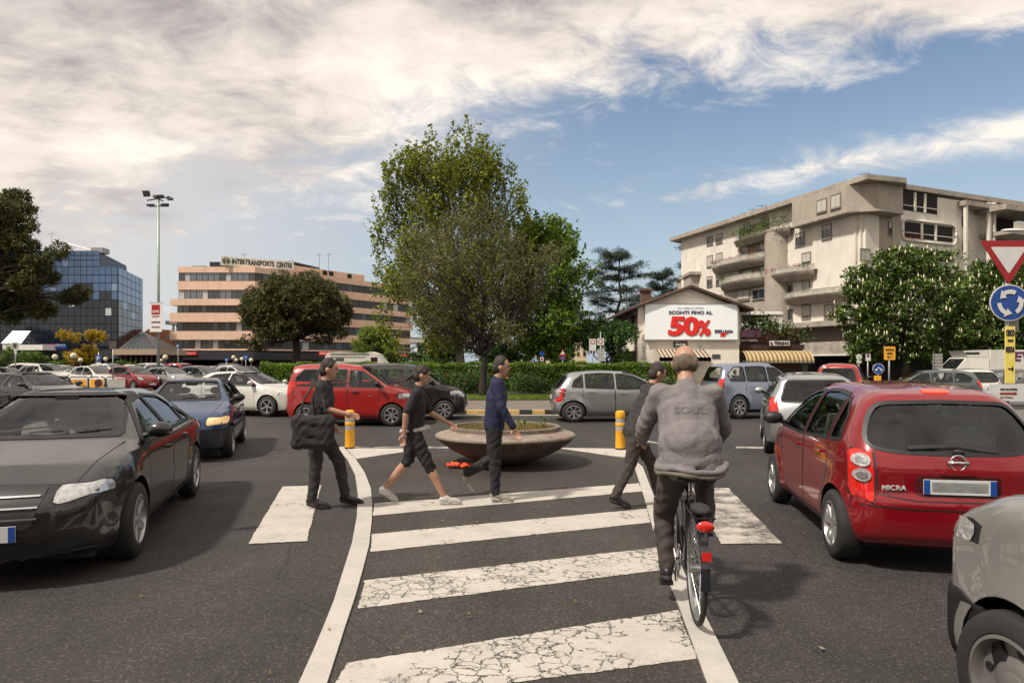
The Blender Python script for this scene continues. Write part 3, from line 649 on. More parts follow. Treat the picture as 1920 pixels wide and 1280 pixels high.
def build_car(name, label, cat, c, paint, group=None, q=1.0, spec=None, detail=1, steel=False, spokes=7, lamps=None, plate='white', blackbumper=False, lit=False, hollow=True):
    """returns the Empty; all parts are its children"""
    s = spec; root = empty(name, (0, 0, 0), 0, label, cat, group)
    nq = 8 if detail else 5
    W2 = c.W/2; hollow = hollow and detail
    # glasshouse outline in side view
    G_ = s['glass']; cuts = s['pillars']; xs = [99]+list(cuts)+[-99]; pcs = []
    for i in range(len(xs)-1):
        p = clipx(G_, xs[i]-.035, -1) if xs[i] < 50 else G_
        p = clipx(p, xs[i+1]+.035, 1) if xs[i+1] > -50 else p
        if len(p) > 2: pcs.append(p)
    body = c.body('body', paint, q, hollow=dict(xb=s['wx']-.30, sides=pcs, wind=s['wind'], rear=s.get('rear')) if hollow else None); body.parent = root
    def glaze(nm, p, md, rr, n1, n2):
        b = B()
        if hollow: c.line(b, roundpoly(p, rr), md, .030, .004, 1, True); c.panel(b, grow(p, .008), md, -.008, 0, n1, n2, .004, 0, r=rr); return b.build(nm, [GLASST, BLACKM], root, angle=45)
        c.panel(b, grow(p, .014), md, .006, 1, n1, n2, .03, r=rr); c.panel(b, p, md, .010, 0, n1, n2, .02, 1, r=rr); return b.build(nm, [GLASSC, BLACKM], root, angle=45)
    for side in ('L', 'R'):
        for p in pcs: glaze('side_window', p, side, .03, nq, nq)
        if detail:
            for i, (x0, x1) in enumerate(s['doors']):
                b = B(); zt = s['belt'](x0)-.01, s['belt'](x1)-.01
                pts = [(x0, zt[0]), (x0-.01, .52), (x0+(.02 if i == 0 else 0), .27), (x1+.12 if i == len(s['doors'])-1 else x1, .27), (x1+(.10 if i == len(s['doors'])-1 else 0), .45), (x1-.02, .72), (x1-.02, zt[1])]
                c.line(b, pts, side, .011, .003); b.build('door_seam', BLACKM, root)
                hx = x1+.20; b = B(); hz = s['belt']((x0+x1)/2)-.10
                c.panel(b, [(hx-.09, hz-.016), (hx+.09, hz-.016), (hx+.09, hz+.016), (hx-.09, hz+.016)], side, .028, 0, 4, 5, .03, r=.012)
                b.build('door_handle', s.get('handle', paint), root, angle=45)
            b = B(); c.line(b, [(c.xf-c.R-.10, .20), (c.xr+c.R+.10, .20)], side, .07, .006); b.build('sill_trim', BLACKM, root, smooth=True)
            if s.get('strip'):
                b = B(); z = s['strip']; c.panel(b, [(c.xf-c.R-.12, z), (c.xr+c.R+.12, z), (c.xr+c.R+.12, z+.07), (c.xf-c.R-.12, z+.07)], side, .012, 0, 3, 16, .02, r=.02); b.build('side_trim', BLACKM, root, angle=45)
    glaze('windscreen', s['wind'], 'F', .05, nq, nq+4)
    if s.get('rear'): glaze('rear_window', s['rear'], 'B', .08, nq+2, nq+6)
    if hollow:
        zf = c.bf-.20; h = c.H-.22
        for x, y in ((s['seat'], .36), (s['seat'], -.36), (s['seat']-.85, .36), (s['seat']-.85, -.36)):
            b = B(); k = .92 if x < s['seat'] else 1; zt = (zf+.02)+(h-zf-.16)*k
            b.hexa([(x-.02, y-.24, zf-.05), (x+.12, y-.24, zf-.05), (x+.12, y+.24, zf-.05), (x-.02, y+.24, zf-.05), (x-.16, y-.19, zt), (x-.06, y-.19, zt), (x-.06, y+.19, zt), (x-.16, y+.19, zt)]); b.ball((x-.12, y, zt+.085), (.045, .125, .075), 12)
            b.build('seat', SEATM, root)
        b = B(); b.box(s['wx']-.62, s['wx']-.20, -.60, .60, zf-.05, c.bf+.015); b.build('dashboard', mat('dashboard_grey', (.05, .05, .052), .7), root)
        b = B(); xs_ = s['wx']-.72; b.tube([(xs_+.06*math.sin(t), .36+.17*math.cos(t), c.bf+.02+.16*math.sin(t)) for t in np.linspace(0, 6.2832, 19)], .014, 6); b.cyl((xs_, .36, c.bf+.02), (xs_+.2, .36, c.bf-.06), .03, n=8); b.build('steering_wheel', BLACKM, root, smooth=True)
        b = B(); zz = s['wind'][2][1]-.05; b.box(s['mx']-.0, s['mx']+.03, -.10, .10, zz-.03, zz+.03); b.build('rear_view_mirror', BLACKM, root)
    for sg in (1, -1):
        hl = [(y*sg, z) for y, z in s['head']]; b = B(); c.panel(b, grow(hl, .012), 'F', .001, 1, 5, 6, .01, r=.03); c.panel(b, hl, 'F', .006, 0, 5, 6, .02, 1, r=.04); b.build('headlight', [LAMPA if lit else LAMPW, BLACKM], root, angle=45)
        tl = [(y*sg, z) for y, z in s['tail']]; b = B(); c.panel(b, grow(tl, .012), 'B', .001, 1, 5, 5, .01, r=.03); c.panel(b, tl, 'B', .008, 0, 6, 5, .02, 1, r=.04); t_ = b.build('tail_light', [LAMPR, BLACKM], root, angle=45)
        if s.get('taildisc'):
            b = B(); d = B()
            for y, z in s['taildisc']:
                circ = [(y*sg+.052*math.cos(a), z+.052*math.sin(a)) for a in np.linspace(0, 6.283, 14, endpoint=False)]; c.panel(b, circ, 'B', .022, 0, 8, 6, .02, r=0)
                circ = [(y*sg+.030*math.cos(a), z+.030*math.sin(a)) for a in np.linspace(0, 6.283, 12, endpoint=False)]; c.panel(b, circ, 'B', .028, 1, 8, 6, .01, r=0)
            b.build('reversing_lamp', [LAMPW, LAMPR if s.get('disc_red') else ALLOY], t_, angle=45)
    for nm, p, md in s.get('dark', []):
        b = B(); c.panel(b, p, md, .007, 0, 6, 10, .02, r=.03); b.build(nm, BLACKM, root, angle=45)
        if nm == 'grille' and detail:
            ys = [q[0] for q in p]; zs = [q[1] for q in p]; g_ = B()
            for k in range(3):
                z = min(zs)+(max(zs)-min(zs))*(k+1)/4; c.line(g_, [(min(ys)+.04, z), (max(ys)-.04, z)], 'F', .012, .016)
            g_.build('grille_bar', ALLOY, root)
    if blackbumper:
        for md in ('F', 'B'):
            b = B(); w = W2-.06; c.panel(b, [(-w, .24), (w, .24), (w, blackbumper), (-w, blackbumper)], md, .014, 0, 8, 20, .03, r=.05); b.build('bumper', BLACKM, root, angle=45)
    # plates
    for md, z in (('F', s.get('pf', .42)), ('B', s.get('pb', .62))):
        P = c.proj([(0, z), (0, z+.11), (0, z+.055)], md); sx = 1 if md == 'F' else -1; x = (max(P[:, 0]) if md == 'F' else min(P[:, 0]))+sx*.012
        b = B(); b.box(*sorted((x, x+sx*.012)), -.26, .26, z, z+.115)
        for a in ((-.26, -.215), (.215, .26)): b.box(*sorted((x+sx*.012, x+sx*.014)), a[0], a[1], z+.002, z+.113, 1)
        if plate == 'grey' and md == 'B': b.box(x-.0135, x-.012, -.20, .20, z+.02, z+.095, 2)
        b.build('number_plate', [WHP, BLUES, mat('plate_grey', (.22, .23, .22), .5, var=.25, vs=9)], root)
    # mirrors
    mx, mz = s['mirror']
    for sg in (1, -1):
        b = B(); y0 = abs(c.proj([(mx, mz)], 'L')[0][1]); b.ball((mx+.02, sg*(y0+.13), mz+.055), (.075, .115, .075), 14); b.tube([(mx+.04, sg*(y0-.03), mz-.01), (mx+.03, sg*(y0+.06), mz+.02)], .028, 7, 1)
        b.build('wing_mirror', [s.get('mirrorm', paint), BLACKM], root, smooth=True)
    if detail:
        b = B(); p = s['wind']; z = min(q[1] for q in p)+.02; w = max(q[0] for q in p)
        for y in (-.35, .25): c.line(b, [(y*w+.55*w, z+.05), (y*w-.4*w, z)], 'F', .016, .02)
        b.build('wiper', BLACKM, root)
        if s.get('hood'):
            b = B(); h0, h1, hw = s['hood']; c.line(b, [(h0, hw), (h1, hw*.82), (h1, -hw*.82), (h0, -hw)], 'T', .01, .002); b.build('bonnet_seam', BLACKM, root)
    tm, rm = wheel_mesh(c.R, spokes=spokes, steel=steel)
    for xw in (c.xf, c.xr):
        for sg in (1, -1):
            w = link('wheel', tm, root); w.location = (xw, sg*(W2-.095-.012), c.R)
            if sg < 0: w.rotation_euler = (0, 0, math.pi)
            w.rotation_euler[1] = rnd.uniform(0, 1) if sg > 0 else -rnd.uniform(0, 1)
            link('rim', rm, w)
    # dark underside so that no light shows beneath
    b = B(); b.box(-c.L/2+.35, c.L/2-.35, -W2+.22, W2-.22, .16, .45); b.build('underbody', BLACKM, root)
    return root
def put(o, x, y, heading):           # heading: direction vector of the nose
    o.location = (x, y, .008); o.rotation_euler = (0, 0, math.atan2(heading[1], heading[0])); return o

def lerp(a, b, t): return a+(b-a)*t
def mkspec(c, wb, wt, rt, rb, glass, pillars, doors, head, tail, beltf, beltr, hwb=.66, hwt=.54, rwb=.62, rwt=.52, **k):
    s = dict(glass=glass, pillars=pillars, doors=doors, head=head, tail=tail, belt=lambda x: lerp(beltr, beltf, (x+1.3)/2.2), mirror=(wb[0]-.28, wb[1]-.0), wx=wb[0], seat=(wb[0]+wt[0])/2-.75, mx=wt[0]+.12)
    hwb -= .05; hwt -= .055; rwb -= .01; rwt -= .03
    s['wind'] = [(-hwb, wb[1]+.03), (hwb, wb[1]+.03), (hwt, wt[1]-.03), (-hwt, wt[1]-.03)]
    if rb: s['rear'] = [(-rwb, rb[1]), (rwb, rb[1]), (rwt, rt[1]), (-rwt, rt[1])]
    s.update(k); return s

# round little hatchback
def hatch_round():
    side = [(-1.72, .20), (-1.83, .30), (-1.86, .42), (-1.86, .58), (-1.80, .66), (-1.80, .84), (-1.75, .96), (-1.60, 1.20), (-1.44, 1.42), (-1.30, 1.47), (-.9, 1.525), (-.35, 1.545), (.1, 1.50), (.45, 1.36), (.75, 1.17), (1.02, 1.0), (1.30, .95), (1.58, .83), (1.74, .68), (1.84, .55), (1.86, .38), (1.76, .20), (1.45, .16), (-1.4, .16)]
    c = Car(3.72, 1.66, 1.54, side, 1.13, -1.30, .295, .93, 1.0, .56, fronthw=.78, rearhw=.86, k=.15, flare=.035, bow=.11)
    s = mkspec(c, (1.02, 1.0), (.1, 1.49), (0, 1.38), (0, 1), [(.86, .98), (.62, 1.15), (.30, 1.33), (-.05, 1.41), (-.6, 1.43), (-1.05, 1.40), (-1.28, 1.22), (-1.34, 1.03), (-.9, 1.0), (0, .965)], [-.22, -1.02],
               [(.78, -.22), (-.22, -1.04)], [(.46, .66), (.68, .68), (.70, .84), (.56, .86)], [(.60, .57), (.745, .60), (.735, .99), (.60, .98)], .93, 1.0, rwb=.60, rwt=.50,
               taildisc=[(.668, .90), (.668, .785)], pf=.36, pb=.66, hood=(.95, 1.6, .60), mirrorm=BLACKM)
    s['rear'] = [(-.645, 1.02), (-.45, .975), (0, .965), (.45, .975), (.645, 1.02), (.60, 1.2), (.50, 1.355), (0, 1.37), (-.50, 1.355), (-.60, 1.2)]
    return c, s
# boxier nineties hatchback
def hatch_box():
    side = [(-1.85, .22), (-1.92, .40), (-1.92, .62), (-1.86, .82), (-1.55, 1.32), (-1.35, 1.38), (-.4, 1.42), (.15, 1.38), (.85, .99), (1.5, .84), (1.80, .72), (1.88, .56), (1.90, .36), (1.80, .20), (-1.5, .17)]
    c = Car(3.84, 1.66, 1.42, side, 1.15, -1.28, .285, .88, .92, .54, k=.09, flare=.015, bow=.07)
    s = mkspec(c, (.85, .99), (.15, 1.37), (0, 1.29), (0, .92), [(.72, .92), (.22, 1.27), (-.3, 1.31), (-1.1, 1.30), (-1.42, 1.10), (-1.36, .95)], [-.25, -1.05], [(.72, -.25), (-.25, -1.05)],
               [(.44, .62), (.76, .63), (.77, .76), (.46, .75)], [(.62, .66), (.76, .66), (.74, .92), (.64, .92)], .88, .93, hwb=.62, hwt=.50, rwb=.58, rwt=.48, pf=.40, pb=.56,
               dark=[('grille', [(-.36, .66), (.36, .66), (.36, .72), (-.36, .72)], 'F')], hood=(.84, 1.66, .62), handle=BLACKM, mirrorm=BLACKM, strip=.50)
    return c, s
# saloon / executive
def saloon():
    side = [(-2.22, .24), (-2.32, .42), (-2.33, .66), (-2.28, .86), (-2.20, .96), (-1.72, 1.03), (-1.10, 1.36), (-.75, 1.42), (-.2, 1.445), (.25, 1.42), (1.12, 1.00), (1.75, .88), (2.12, .74), (2.26, .60), (2.30, .40), (2.20, .20), (1.9, .16), (-1.9, .16)]
    c = Car(4.63, 1.80, 1.44, side, 1.42, -1.40, .325, .90, .96, .57, k=.11, flare=.03, bow=.13, fronthw=.80)
    s = mkspec(c, (1.12, 1.0), (.25, 1.41), (0, 1.33), (0, 1.06), [(1.0, .96), (.35, 1.31), (-.2, 1.35), (-.75, 1.31), (-1.32, 1.03), (-1.28, .99)], [-.12, -1.0], [(.95, -.12), (-.12, -1.02)],
               [(.46, .62), (.80, .66), (.78, .76), (.48, .75)], [(.52, .74), (.80, .74), (.79, .90), (.50, .90)], .90, .97, hwb=.70, hwt=.56, rwb=.64, rwt=.54, pf=.38, pb=.66,
               dark=[('grille', [(-.34, .46), (.34, .46), (.42, .76), (-.42, .76)], 'F'), ('air_intake', [(-.74, .26), (.74, .26), (.66, .36), (-.66, .36)], 'F')], hood=(1.12, 2.05, .70))
    return c, s
# estate / SUV
def suv():
    side = [(-2.10, .28), (-2.16, .46), (-2.16, .74), (-2.08, 1.0), (-1.82, 1.52), (-1.6, 1.60), (-.4, 1.66), (.1, 1.62), (.92, 1.14), (1.7, 1.02), (2.02, .86), (2.12, .66), (2.14, .42), (2.02, .24), (-1.8, .22)]
    c = Car(4.32, 1.80, 1.66, side, 1.34, -1.30, .34, 1.02, 1.06, .60, k=.10, flare=.03, bow=.09)
    s = mkspec(c, (.92, 1.14), (.1, 1.61), (0, 1.50), (0, 1.08), [(.80, 1.08), (.2, 1.48), (-.4, 1.52), (-1.4, 1.50), (-1.70, 1.28), (-1.60, 1.10)], [-.15, -1.0], [(.78, -.15), (-.15, -1.0)],
               [(.50, .76), (.80, .78), (.79, .92), (.52, .90)], [(.66, .86), (.82, .86), (.80, 1.16), (.68, 1.16)], 1.02, 1.07, hwb=.70, hwt=.57, rwb=.64, rwt=.54, pf=.48, pb=.74,
               dark=[('grille', [(-.40, .70), (.40, .70), (.42, .86), (-.42, .86)], 'F'), ('air_intake', [(-.6, .34), (.6, .34), (.58, .46), (-.58, .46)], 'F')], hood=(.92, 1.9, .70))
    return c, s
# tall one-box people carrier
def mpv():
    side = [(-1.72, .26), (-1.80, .44), (-1.80, .72), (-1.76, 1.0), (-1.60, 1.58), (-1.42, 1.66), (-.3, 1.70), (.25, 1.62), (1.02, 1.08), (1.50, .95), (1.72, .76), (1.80, .56), (1.80, .38), (1.70, .20), (-1.5, .18)]
    c = Car(3.60, 1.68, 1.70, side, 1.12, -1.16, .295, 1.0, 1.04, .60, k=.11, flare=.025, bow=.08)
    s = mkspec(c, (1.02, 1.08), (.25, 1.61), (0, 1.50), (0, 1.06), [(.92, 1.04), (.34, 1.46), (-.3, 1.53), (-1.25, 1.51), (-1.46, 1.30), (-1.44, 1.08)], [-.05, -.82], [(.80, -.05), (-.05, -.82)],
               [(.44, .66), (.74, .70), (.74, .88), (.48, .84)], [(.64, .80), (.76, .80), (.75, 1.20), (.65, 1.20)], 1.0, 1.05, hwb=.66, hwt=.56, rwb=.60, rwt=.52, pf=.40, pb=.66,
               dark=[('grille', [(-.36, .62), (.36, .62), (.36, .72), (-.36, .72)], 'F')], hood=(1.0, 1.6, .62), mirrorm=BLACKM, handle=BLACKM)
    return c, s
# small delivery-type van with high bonnet
def van():
    side = [(-2.0, .26), (-2.06, .5), (-2.06, .9), (-2.0, 1.75), (-1.9, 1.82), (.2, 1.84), (.50, 1.78), (1.10, 1.19), (1.55, 1.09), (1.84, .96), (1.98, .80), (2.04, .60), (2.04, .36), (1.95, .22), (-1.8, .2)]
    c = Car(4.10, 1.76, 1.83, side, 1.30, -1.35, .31, 1.10, 1.12, .66, k=.13, flare=.03, bow=.12, fronthw=.84)
    s = mkspec(c, (1.10, 1.19), (.5, 1.77), (0, 1.66), (0, 1.15), [(1.0, 1.14), (.56, 1.60), (-1.5, 1.66), (-1.7, 1.6), (-1.7, 1.18)], [-.25, -1.0], [(.95, -.25), (-.25, -1.1)],
               [(.58, .80), (.78, .83), (.78, .95), (.62, .94)], [(.68, .9), (.80, .9), (.80, 1.3), (.70, 1.3)], 1.1, 1.12, hwb=.68, hwt=.60, rwb=.62, rwt=.56, pf=.46, pb=.7,
               dark=[('grille', [(-.46, .74), (.46, .74), (.46, .88), (-.46, .88)], 'F')], hood=(1.1, 1.84, .70), handle=BLACKM, mirrorm=BLACKM)
    return c, s

def carpaint(name, col, metal=.55, rough=.32):
    k = min(1, max(col)*4+.1)
    return mat('paint_'+name, col, rough, metal=metal, var=.05, vs=2, coat=1, dirt=((.12*k, .10*k, .085*k), 2.2, .16))
P_RED = carpaint('dark_red', (.24, .004, .010), .35, .26); P_RED2 = carpaint('bright_red', (.30, .008, .007), .1); P_BLACK = carpaint('black', (.005, .0045, .005), .1, .3)
P_BLUE = carpaint('blue', (.010, .045, .14), .5); P_GREY = carpaint('grey', (.10, .10, .108), .7); P_WHITE = carpaint('pearl_white', (.58, .56, .52), .1)
P_SILV = carpaint('silver', (.36, .37, .37), .8); P_DARK = carpaint('anthracite', (.035, .037, .045), .6); P_BEIGE = carpaint('warm_grey', (.25, .24, .225), .35, .42)
P_LBLUE = carpaint('silver_blue', (.24, .28, .36), .7); P_GREEN = carpaint('grey_green', (.09, .12, .12), .6)
# ---------------- buildings ----------------
class Wall:
    def __init__(w, P0, P1):
        w.P = Vector((*P0, 0)); d = Vector((P1[0]-P0[0], P1[1]-P0[1], 0)); w.len = d.length; w.u = d.normalized(); w.n = Vector((w.u.y, -w.u.x, 0))
    def s(w, px): k = (px-960)/F; return (k*w.P.y-w.P.x)/(w.u.x-k*w.u.y)
    def z(w, px, py): return Z_(py, w.P.y+w.u.y*w.s(px))
    def rect(w, a, b, c, d):
        m = (a+b)/2; z0, z1 = w.z(m, d), w.z(m, c); return w.s(a), w.s(b), z0, z1
    def pt(w, s, z, d=0): return w.P+w.u*s+w.n*d+Vector((0, 0, z))
    def box(w, b, r, d0, d1, mi=0):
        s0, s1, z0, z1 = r; return b.hexa([w.pt(s0, z0, d1), w.pt(s1, z0, d1), w.pt(s1, z0, d0), w.pt(s0, z0, d0), w.pt(s0, z1, d1), w.pt(s1, z1, d1), w.pt(s1, z1, d0), w.pt(s0, z1, d0)], mi)
GLASSB = mat('window_glass', (.022, .028, .034), .06, var=.4, vs=.6, spec=.9)
GLASSM = mat('mirror_glass', (.10, .155, .26), .04, metal=.85, var=.25, vs=.25)
GLASSD = mat('dark_reflection_glass', (.010, .014, .026), .08, var=.5, vs=.4, spec=.55)  # near-black blue: a dark reflection painted into the glass colour
SHUT = mat('roller_shutter', (.46, .43, .38), .7, var=.1, vs=4)
PLAST = mat('plaster_cream', (.66, .615, .545), .9, var=.09, vs=.8, bump=.15, bs=20, dirt=((.30, .25, .20), .8, .30))
PLASTG = mat('plaster_grey', (.36, .31, .26), .9, var=.12, vs=1.0, bump=.2, bs=20, dirt=((.16, .135, .11), .9, .35))
SLABM = mat('concrete_slab', (.34, .30, .25), .9, var=.2, vs=1.2, bump=.3, bs=12, dirt=((.07, .06, .05), 1.0, .7))
DARKV = mat('interior_shade', (.012, .011, .010), .9, var=.3)  # near-black colour stands in for the shade inside deep spaces
PEACH = mat('peach_panel', (.70, .475, .35), .85, var=.07, vs=.7, dirt=((.26, .15, .10), .9, .28))
BROWNB = mat('brown_frame', (.05, .036, .028), .6, var=.2)
TILE = mat('terracotta', (.26, .085, .04), .9, var=.3, vs=4, bump=.5, bs=10)
WALLW = mat('white_render', (.78, .71, .62), .9, var=.06, vs=.7, dirt=((.30, .25, .2), .7, .35))
FRAMEW = mat('window_frame_grey', (.20, .18, .155), .6, var=.1)
def window(W, r, parent, glass=GLASSB, shut=0., fr=.09, frm=None, d=.0):
    s0, s1, z0, z1 = r; b = B(); f = fr
    for q in ((s0, s0+f, z0, z1), (s1-f, s1, z0, z1), (s0+f, s1-f, z0, z0+f), (s0+f, s1-f, z1-f, z1)): W.box(b, q, d, d+.09)
    if s1-s0 > .9: W.box(b, ((s0+s1)/2-.025, (s0+s1)/2+.025, z0+f, z1-f), d, d+.06)
    W.box(b, (s0-.05, s1+.05, z0-.06, z0-.005), d, d+.16)
    o = b.build('window', frm or FRAMEW, parent)
    zc = z1-f-(z1-z0-2*f)*shut
    if zc > z0+f+.02: b = B(); W.box(b, (s0+f, s1-f, z0+f, zc), d+.004, d+.03); b.build('pane', glass, o)
    if shut > 0: b = B(); W.box(b, (s0+f, s1-f, zc+.003, z1-f), d+.004, d+.055); b.build('shutter', SHUT, o)
    return o
def foliage(name, label, pts, r, n, m, size, cat='plant', parent=None, group=None, squash=.8):
    P = []
    for p in pts:
        u = nr.normal(0, 1, (n, 3)); u /= np.linalg.norm(u, axis=1)[:, None]; P.append(np.array(p)+u*(nr.uniform(.2, 1, n)**.4)[:, None]*np.array([r, r, r*squash]))
    o = leaves(name, np.concatenate(P), size, m, parent=parent); 
    return tag(o, label, cat, group) if label else o
LEAF_D = leaf_mat('leaf_dark', [(0.018, 0.042, 0.012), (0.038, 0.078, 0.018), (0.068, 0.128, 0.027), (0.105, 0.180, 0.038)], .25)
LEAF_M = leaf_mat('leaf_mid', [(0.032, 0.065, 0.012), (0.065, 0.123, 0.017), (0.123, 0.203, 0.029), (0.189, 0.275, 0.051)], .35)
LEAF_Y = leaf_mat('leaf_yellow', [(.24, .15, .01), (.45, .29, .015), (.55, .38, .02), (.20, .18, .02)], .4)
LEAF_H = leaf_mat('leaf_hedge', [(0.027, 0.060, 0.009), (0.075, 0.150, 0.015), (0.150, 0.255, 0.024), (0.255, 0.375, 0.038)], .35)
LEAF_O = leaf_mat('leaf_olive', [(.055, .05, .018), (.11, .10, .035), (.16, .15, .06), (.20, .185, .10), (.15, .18, .04), (.09, .10, .025)], .35)
NEEDLE = leaf_mat('pine_needles', [(.022, .032, .009), (.050, .060, .016), (.10, .108, .028), (.17, .16, .05)], .2)
NEEDLEC = leaf_mat('cedar_needles', [(0.017, 0.031, 0.022), (0.036, 0.058, 0.038), (0.060, 0.086, 0.054)], .15)
FLOWR = leaf_mat('red_flowers', [(.5, .02, .02), (.6, .05, .08), (.35, .01, .01)], .2)

# --- apartment block on the right ---
A_, B_, C_ = (23.3, 94.0), (33.2, 65.0), (55.5, 75.0)
apt = empty('apartment_building', (40, 85, 0), 0, 'cream and grey apartment block with curved balconies behind the flowering chestnut', 'building')
def ap(b, name, m, **k): o = b.build(name, m, None, **k); o.parent = apt; o.matrix_parent_inverse = Matrix.Translation((-40, -85, 0)); return o
class AptParent: pass
W1 = Wall(A_, B_); W2 = Wall(B_, C_)
Ht = 18.6
b = B(); b.prism(ccw([A_, B_, C_, (50, 100), (33, 104)]), 3.6, Ht); ap(b, 'wall', PLAST)
b = B(); b.prism(ccw([(24.6, 94), (34.4, 66.6), (55.5, 76.6), (50, 100), (33, 104)]), 0, 3.6); ap(b, 'ground_floor', DARKV)  # solid block, the shaded ground-floor void is painted near-black
# roof slab with a rounded lip
def off(P, d): return P
roofp = ccw([(21.9, 94.8), (32.6, 62.6), (37.0, 64.0), (38.2, 66.2), (56.6, 74.2), (51, 101), (33, 105.5)])
b = B(); b.prism(roofp, Ht-.05, Ht+.42); cx_, cy_ = 40, 84
r2 = [((x-cx_)*.965+cx_, (y-cy_)*.965+cy_) for x, y in roofp]; b.prism(r2, Ht+.42, Ht+.62); ap(b, 'roof', SLABM)
def cpt(o): o.parent = apt; o.matrix_parent_inverse = Matrix.Translation((-40, -85, 0)); return o
# grey projecting box at the top corner
S0, S1 = W1.s(1504), W1.len
b = B(); zz0, zz1 = W1.z(1560, 413)+.1, Ht
P_ = [W1.pt(S0, 0, 0), W1.pt(S0, 0, 1.3), W1.pt(S1-.2, 0, 1.5), W2.pt(.6, 0, 1.5), W2.pt(4.0, 0, 1.4), W2.pt(4.3, 0, 0)]
b.prism(ccw([(p.x, p.y) for p in P_]), zz0, zz1-.06); ap(b, 'bay', PLASTG)
b = B(); b.prism(ccw([(p.x+(p.x-36)*.03, p.y+(p.y-70)*.03) for p in P_]), zz0-.18, zz0-.003); ap(b, 'bay_ledge', SLABM)
# flat darker panels: shade of a set-back strip and loggia put into colour
def wp(W, name, r, d0, d1, m): b = B(); W.box(b, r, d0, d1); return ap(b, name, m)
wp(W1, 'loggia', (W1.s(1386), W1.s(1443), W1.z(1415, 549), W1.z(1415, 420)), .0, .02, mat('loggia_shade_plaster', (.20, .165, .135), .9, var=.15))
wp(W2, 'recess_shade', (W2.s(1646), W2.s(1674), 5, Ht-.1), .01, .05, PLASTG)
# curved stair column
b = B(); cc = W1.pt(W1.s(1459), 0, -.1); b.cyl((cc.x, cc.y, 4.2), (cc.x, cc.y, W1.z(1459, 432)), 1.5, n=28); ap(b, 'stair_tower', PLASTG, angle=30)
# volume right of the column projects slightly
wp(W1, 'facade_panel', (W1.s(1528), W1.len-.35, W1.z(1560, 548), zz0-.2), .0, .28, PLAST)
wp(W2, 'facade_panel', (.3, W2.s(1643), 5, zz0-.2), .0, .30, PLAST)
wp(W1, 'facade_panel', (W1.s(1362), W1.s(1445), W1.z(1400, 600), W1.z(1400, 538)), .0, .25, PLASTG)
wp(W2, 'facade_panel', (W2.s(1677), W2.s(1790), 5.0, Ht-.3), .0, .7, PLAST)
# lower slabs
for py0, py1, a, c_, d, m in ((601, 611, 1455, 1577, 1.3, SLABM), (641, 664, 1500, 1597, 1.6, SLABM), (664, 667, 1498, 1599, 1.75, PLAST)):
    wp(W1, 'ledge', (W1.s(a), W1.len, W1.z(1570, py1), W1.z(1570, py0)), 0, d, m)
for z0, z1, d, m in ((W1.z(1600, 611), W1.z(1600, 601), 1.3, SLABM), (W1.z(1600, 664), W1.z(1600, 641), 1.6, SLABM)):
    wp(W2, 'ledge', (-1.2, W2.len, z0, z1), 0, d, m)
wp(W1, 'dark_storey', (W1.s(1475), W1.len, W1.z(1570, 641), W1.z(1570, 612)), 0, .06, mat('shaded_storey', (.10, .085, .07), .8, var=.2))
# windows of facade 1
wl = [(1326, 1337, 443, 459, 0), (1343, 1355, 438, 456, .4), (1326, 1337, 479, 500, 1), (1343, 1355, 474, 493, .95), (1326, 1336, 518, 537, .3), (1343, 1355, 514, 534, .5), (1326, 1336, 556, 574, .3), (1343, 1355, 553, 572, .6),
      (1492, 1509, 436, 461, .3), (1504, 1521, 473, 497, .75), (1477, 1487, 534, 555, 0), (1386, 1409, 543, 564, .9), (1415, 1439, 538, 561, .2), (1504, 1520, 571, 597, .85), (1477, 1487, 579, 601, 0), (1492, 1502, 397, 419, 0), (1392, 1403, 462, 490, .2), (1425, 1440, 452, 480, .5), (1392, 1410, 506, 528, .3), (1427, 1441, 498, 516, .8), (1395, 1408, 418, 432, .2), (1428, 1442, 406, 422, .1), (1505, 1519, 520, 547, .9)]
for a, c_, p0, p1, sh in wl: 
    o = window(W1, W1.rect(a, c_, p0, p1), None, shut=sh, d=.255 if (1386 == a or 1415 == a) else .0); cpt(o)
for a, c_, p0, p1, sh in [(1546, 1564, 421, 448, .35), (1546, 1563, 571, 596, .85)]: cpt(window(W1, W1.rect(a, c_, p0, p1), None, shut=sh, d=.29 if p0 < 500 else 0))
Wb = Wall(tuple(W1.pt(S0, 0, 1.3))[:2], tuple(W1.pt(S1-.2, 0, 1.5))[:2])
for a, c_, p0, p1 in [(1532, 1551, 373, 398), (1558, 1577, 364, 391)]: cpt(window(Wb, Wb.rect(a, c_, p0, p1), None, shut=.97, d=.0))
W2b = Wall(tuple(W2.pt(0, 0, .3))[:2], tuple(W2.pt(W2.len, 0, .3))[:2]); cpt(window(W2b, W2b.rect(1612, 1631, 466, 490), None, shut=.96, d=.01))
for p0, p1 in ((372, 388), (415, 440), (465, 486)): cpt(window(W2, W2.rect(1664, 1671, p0, p1), None, shut=.5, d=.055))
W2c = Wall(tuple(W2.pt(0, 0, .7))[:2], tuple(W2.pt(W2.len, 0, .7))[:2])
for (a, c_, p0, p1) in [(1692, 1757, 363, 398), (1696, 1786, 421, 450), (1690, 1786, 468, 488)]:
    b = B(); r = W2c.rect(a, c_, p0, p1); W2c.box(b, r, .003, .02); o = ap(b, 'loggia_shade_panel', DARKV)  # thin dark sheet on the wall face paints the loggia's shade
    b = B()
    for t in (.33, .62): s = lerp(r[0], r[1], t); W2c.box(b, (s-.12, s+.12, r[2], r[3]), .02, .16)
    W2c.box(b, (r[0], r[1], r[2]+.45, r[2]+.52), .05, .11); ap(b, 'loggia_column', PLAST)
